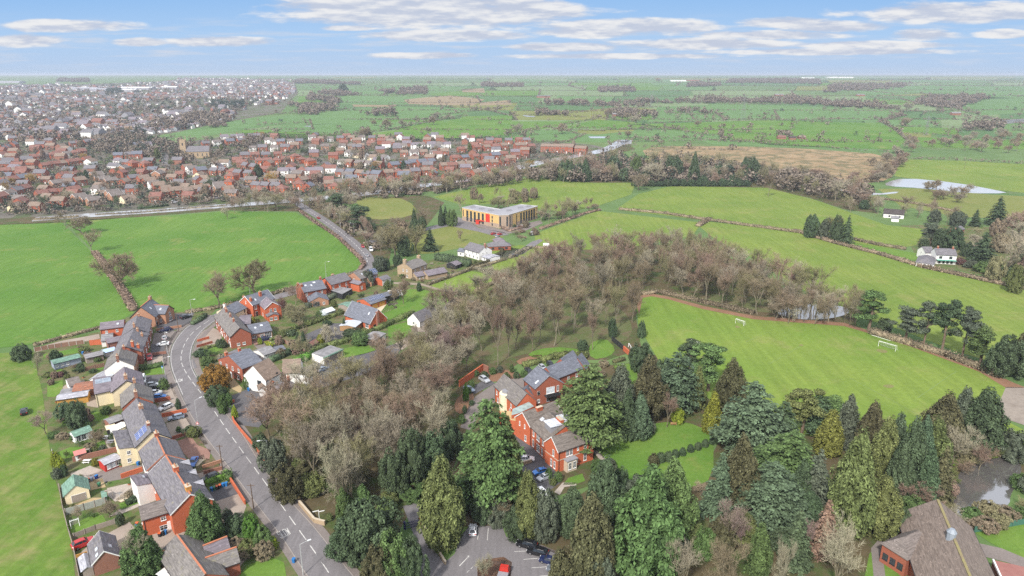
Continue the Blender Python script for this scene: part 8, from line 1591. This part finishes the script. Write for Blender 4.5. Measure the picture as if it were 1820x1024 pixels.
for p_, c_ in ((.10, (.480, .625, .840, 1)), (.45, (.420, .620, .890, 1))): e = ramp.color_ramp.elements.new(p_); e.color = c_
def mixw(f, a, b_):
    n = t.nodes.new('ShaderNodeMix'); n.data_type = 'RGBA'
    for s, v in ((n.inputs[0], f), (n.inputs[6], a), (n.inputs[7], b_)):
        if isinstance(v, tuple): s.default_value = (*v, 1)
        else: t.links.new(v, s)
    return n.outputs[2]
cc = mixw(shade, (.560, .610, .730), (.880, .875, .875))
col = mixw(math_('MULTIPLY', wisp, .75), ramp.outputs[0], (.66, .70, .79)); col = mixw(math_('MULTIPLY', dens, .94), col, cc)
low = t.nodes.new('ShaderNodeBackground'); t.links.new(col, low.inputs[0]); low.inputs[1].default_value = 1 / 2 ** EXPO
sky = t.nodes.new('ShaderNodeTexSky'); sky.sky_type = 'NISHITA'; sky.sun_disc = False; sky.sun_elevation = SUN_EL; sky.sun_rotation = SUN_AZ; sky.air_density = 1.0; sky.dust_density = 2.5; sky.ozone_density = 1.0
hi = t.nodes.new('ShaderNodeBackground'); t.links.new(mixw(.45 and t.nodes.new('ShaderNodeValue').outputs[0], sky.outputs[0], (9.5, 9.7, 10.2)), hi.inputs[0]); hi.inputs[1].default_value = .10
for n in t.nodes:
    if n.bl_idname == 'ShaderNodeValue': n.outputs[0].default_value = .55
ms = t.nodes.new('ShaderNodeMixShader'); t.links.new(smooth(Vv, .098, .20), ms.inputs[0]); t.links.new(low.outputs[0], ms.inputs[1]); t.links.new(hi.outputs[0], ms.inputs[2]); t.links.new(ms.outputs[0], out.inputs[0])
sd = bpy.data.lights.new('sun', 'SUN'); sd.energy = 3.4; sd.angle = R(4); sd.color = (1, .955, .88)
so = link(bpy.data.objects.new('sun', sd)); dirv = Vector((math.sin(SUN_AZ) * math.cos(SUN_EL), math.cos(SUN_AZ) * math.cos(SUN_EL), math.sin(SUN_EL))); so.rotation_euler = dirv.to_track_quat('Z', 'Y').to_euler()
hm = bpy.data.materials.new('haze air'); hm.use_nodes = True; ht = hm.node_tree; ht.nodes.clear(); ho = ht.nodes.new('ShaderNodeOutputMaterial'); pv = ht.nodes.new('ShaderNodeVolumePrincipled')
pv.inputs['Color'].default_value = (.80, .87, 1.0, 1); pv.inputs['Density'].default_value = 1.15e-4; pv.inputs['Anisotropy'].default_value = .25
try: pv.inputs['Density Attribute'].default_value = ''
except Exception: pass
ht.links.new(pv.outputs[0], ho.inputs['Volume'])
try: hm.cycles.homogeneous_volume = True
except Exception: pass
hz = MB().box(-17200, 17200, -500, 16300, -1.5, 105).obj('haze', hm); hz['kind'] = 'stuff'

# ================================================================== LABELS for the things the photo repeats
MARKS = [('the stone church', 329, 268), ('the canal', 250, 375), ('the canal bridge', 500, 350), ('the big left field', 390, 440), ('the field hedge', 200, 490), ('the road bend', 320, 600), ('the white gabled house', 215, 645), ('the cream gabled house', 215, 690), ('the solar roofed house', 270, 750), ('the red summerhouse', 200, 818), ('the cream garage', 135, 868), ('the orange end house', 330, 920), ('the brick outbuilding', 180, 985), ('the front road', 500, 940), ('the rough pasture', 60, 800),
         ('the terrace row', 420, 585), ('the red villa', 465, 535), ('the steep roofed bungalow', 645, 560), ('the double garage', 660, 530), ('the stone house', 735, 475), ('the whitewashed cottage', 848, 440), ('the office', 890, 390), ('the office drive', 760, 410), ('the straight road', 600, 405), ('the white rendered house', 500, 665), ('the flat white garage', 582, 625), ('the russet bush', 385, 665), ('the lower wood', 620, 760), ('the entrance gate', 733, 935), ('the car park', 900, 990), ('the manor yard', 845, 690), ('the manor', 985, 770), ('the slate block', 975, 665),
         ('the topiary row', 1210, 805), ('the inner lawn', 1110, 670), ('the fenced court', 1105, 615), ('the middle wood', 980, 560), ('the upper wood', 1180, 430), ('the upper wood edge', 1350, 500), ('the wood pond', 1440, 555), ('the football goal', 1575, 615), ('the playing field', 1400, 620), ('the cedar clump', 1380, 790), ('the school pond', 1740, 860), ('the school hall', 1690, 950), ('the tarmac court', 1790, 720), ('the reed marsh', 1400, 285), ('the flood water', 1680, 330), ('the farmhouse', 1680, 440), ('the low white cottage', 1590, 380), ('the hill wood', 1180, 300), ('the paddock', 860, 505), ('the church road', 400, 300), ('the estate close', 150, 300), ('the yellow willow', 480, 318), ('the solar row', 740, 298), ('the brick blocks', 1000, 270), ('the hall', 405, 287), ('the upper estate', 640, 265), ('the far fields', 750, 225), ('the pylon field', 1500, 225), ('the thuja', 1500, 850), ('the birches', 1300, 950), ('the leylandii', 1145, 920), ('the canal bank', 850, 322)]
ORD = 'first second third fourth fifth sixth seventh eighth ninth tenth eleventh twelfth thirteenth fourteenth fifteenth sixteenth seventeenth eighteenth nineteenth twentieth'.split() + ['twenty-' + x for x in 'first second third fourth fifth sixth seventh eighth ninth'.split()] + ['thirtieth'] + ['thirty-' + x for x in 'first second third fourth fifth sixth seventh eighth ninth'.split()]
groups = {}
for o, look, many, (x, y) in THINGS:
    nm, mx, my = min(MARKS, key=lambda k: math.hypot(k[1] - x, (k[2] - y) * 1.7)); dx, dy = x - mx, (y - my) * 1.7
    rel = 'beside' if math.hypot(dx, dy) < 26 else ('behind' if dy < -abs(dx) * .7 else ('below' if dy > abs(dx) * .7 else ('left of' if dx < 0 else 'right of')))
    groups.setdefault((look, many, rel, nm), []).append((x, o))
for (look, many, rel, nm), l_ in groups.items():
    l_.sort(key=lambda k: k[0])
    for i, (x, o) in enumerate(l_):
        if len(l_) == 1: o['label'] = f'{look} {rel} {nm}'
        elif len(l_) == 2: o['label'] = f'{look} {rel} {nm}, ' + ('left of two' if i == 0 else 'right of two')
        else: o['label'] = f'{many} {rel} {nm}, {ORD[i]} from left' if len(many.split()) < 9 else f'{look} {rel} {nm}, {ORD[i]} from left'
        if 'group' not in o.keys() and len(l_) > 1: o['group'] = f'{many} {rel} {nm}'
for o, look, many, _ in THINGS:                               # a singular label for a single thing
    if o['label'].startswith(many): o['label'] = look + o['label'][len(many):]

# ------------------------------------------------------------------ camera and render settings
cd = bpy.data.cameras.new('camera'); cd.sensor_width = 36; cd.lens = FOC / 1820 * 36; cd.clip_end = 40000; cd.clip_start = .5
co = link(bpy.data.objects.new('camera', cd)); co.location = (0, 0, HC); co.rotation_euler = (math.pi / 2 - PITCH, 0, 0); sc.camera = co
sc.view_settings.view_transform = 'Standard'; sc.view_settings.look = 'None'; sc.view_settings.exposure = EXPO; sc.view_settings.gamma = 1
sc.render.engine = 'CYCLES'; cy = sc.cycles
cy.max_bounces = 4; cy.diffuse_bounces = 2; cy.glossy_bounces = 2; cy.transmission_bounces = 1; cy.volume_bounces = 0; cy.transparent_max_bounces = 4
cy.use_adaptive_sampling = False; cy.sample_clamp_indirect = 4
try: cy.use_denoising = False
except Exception: pass
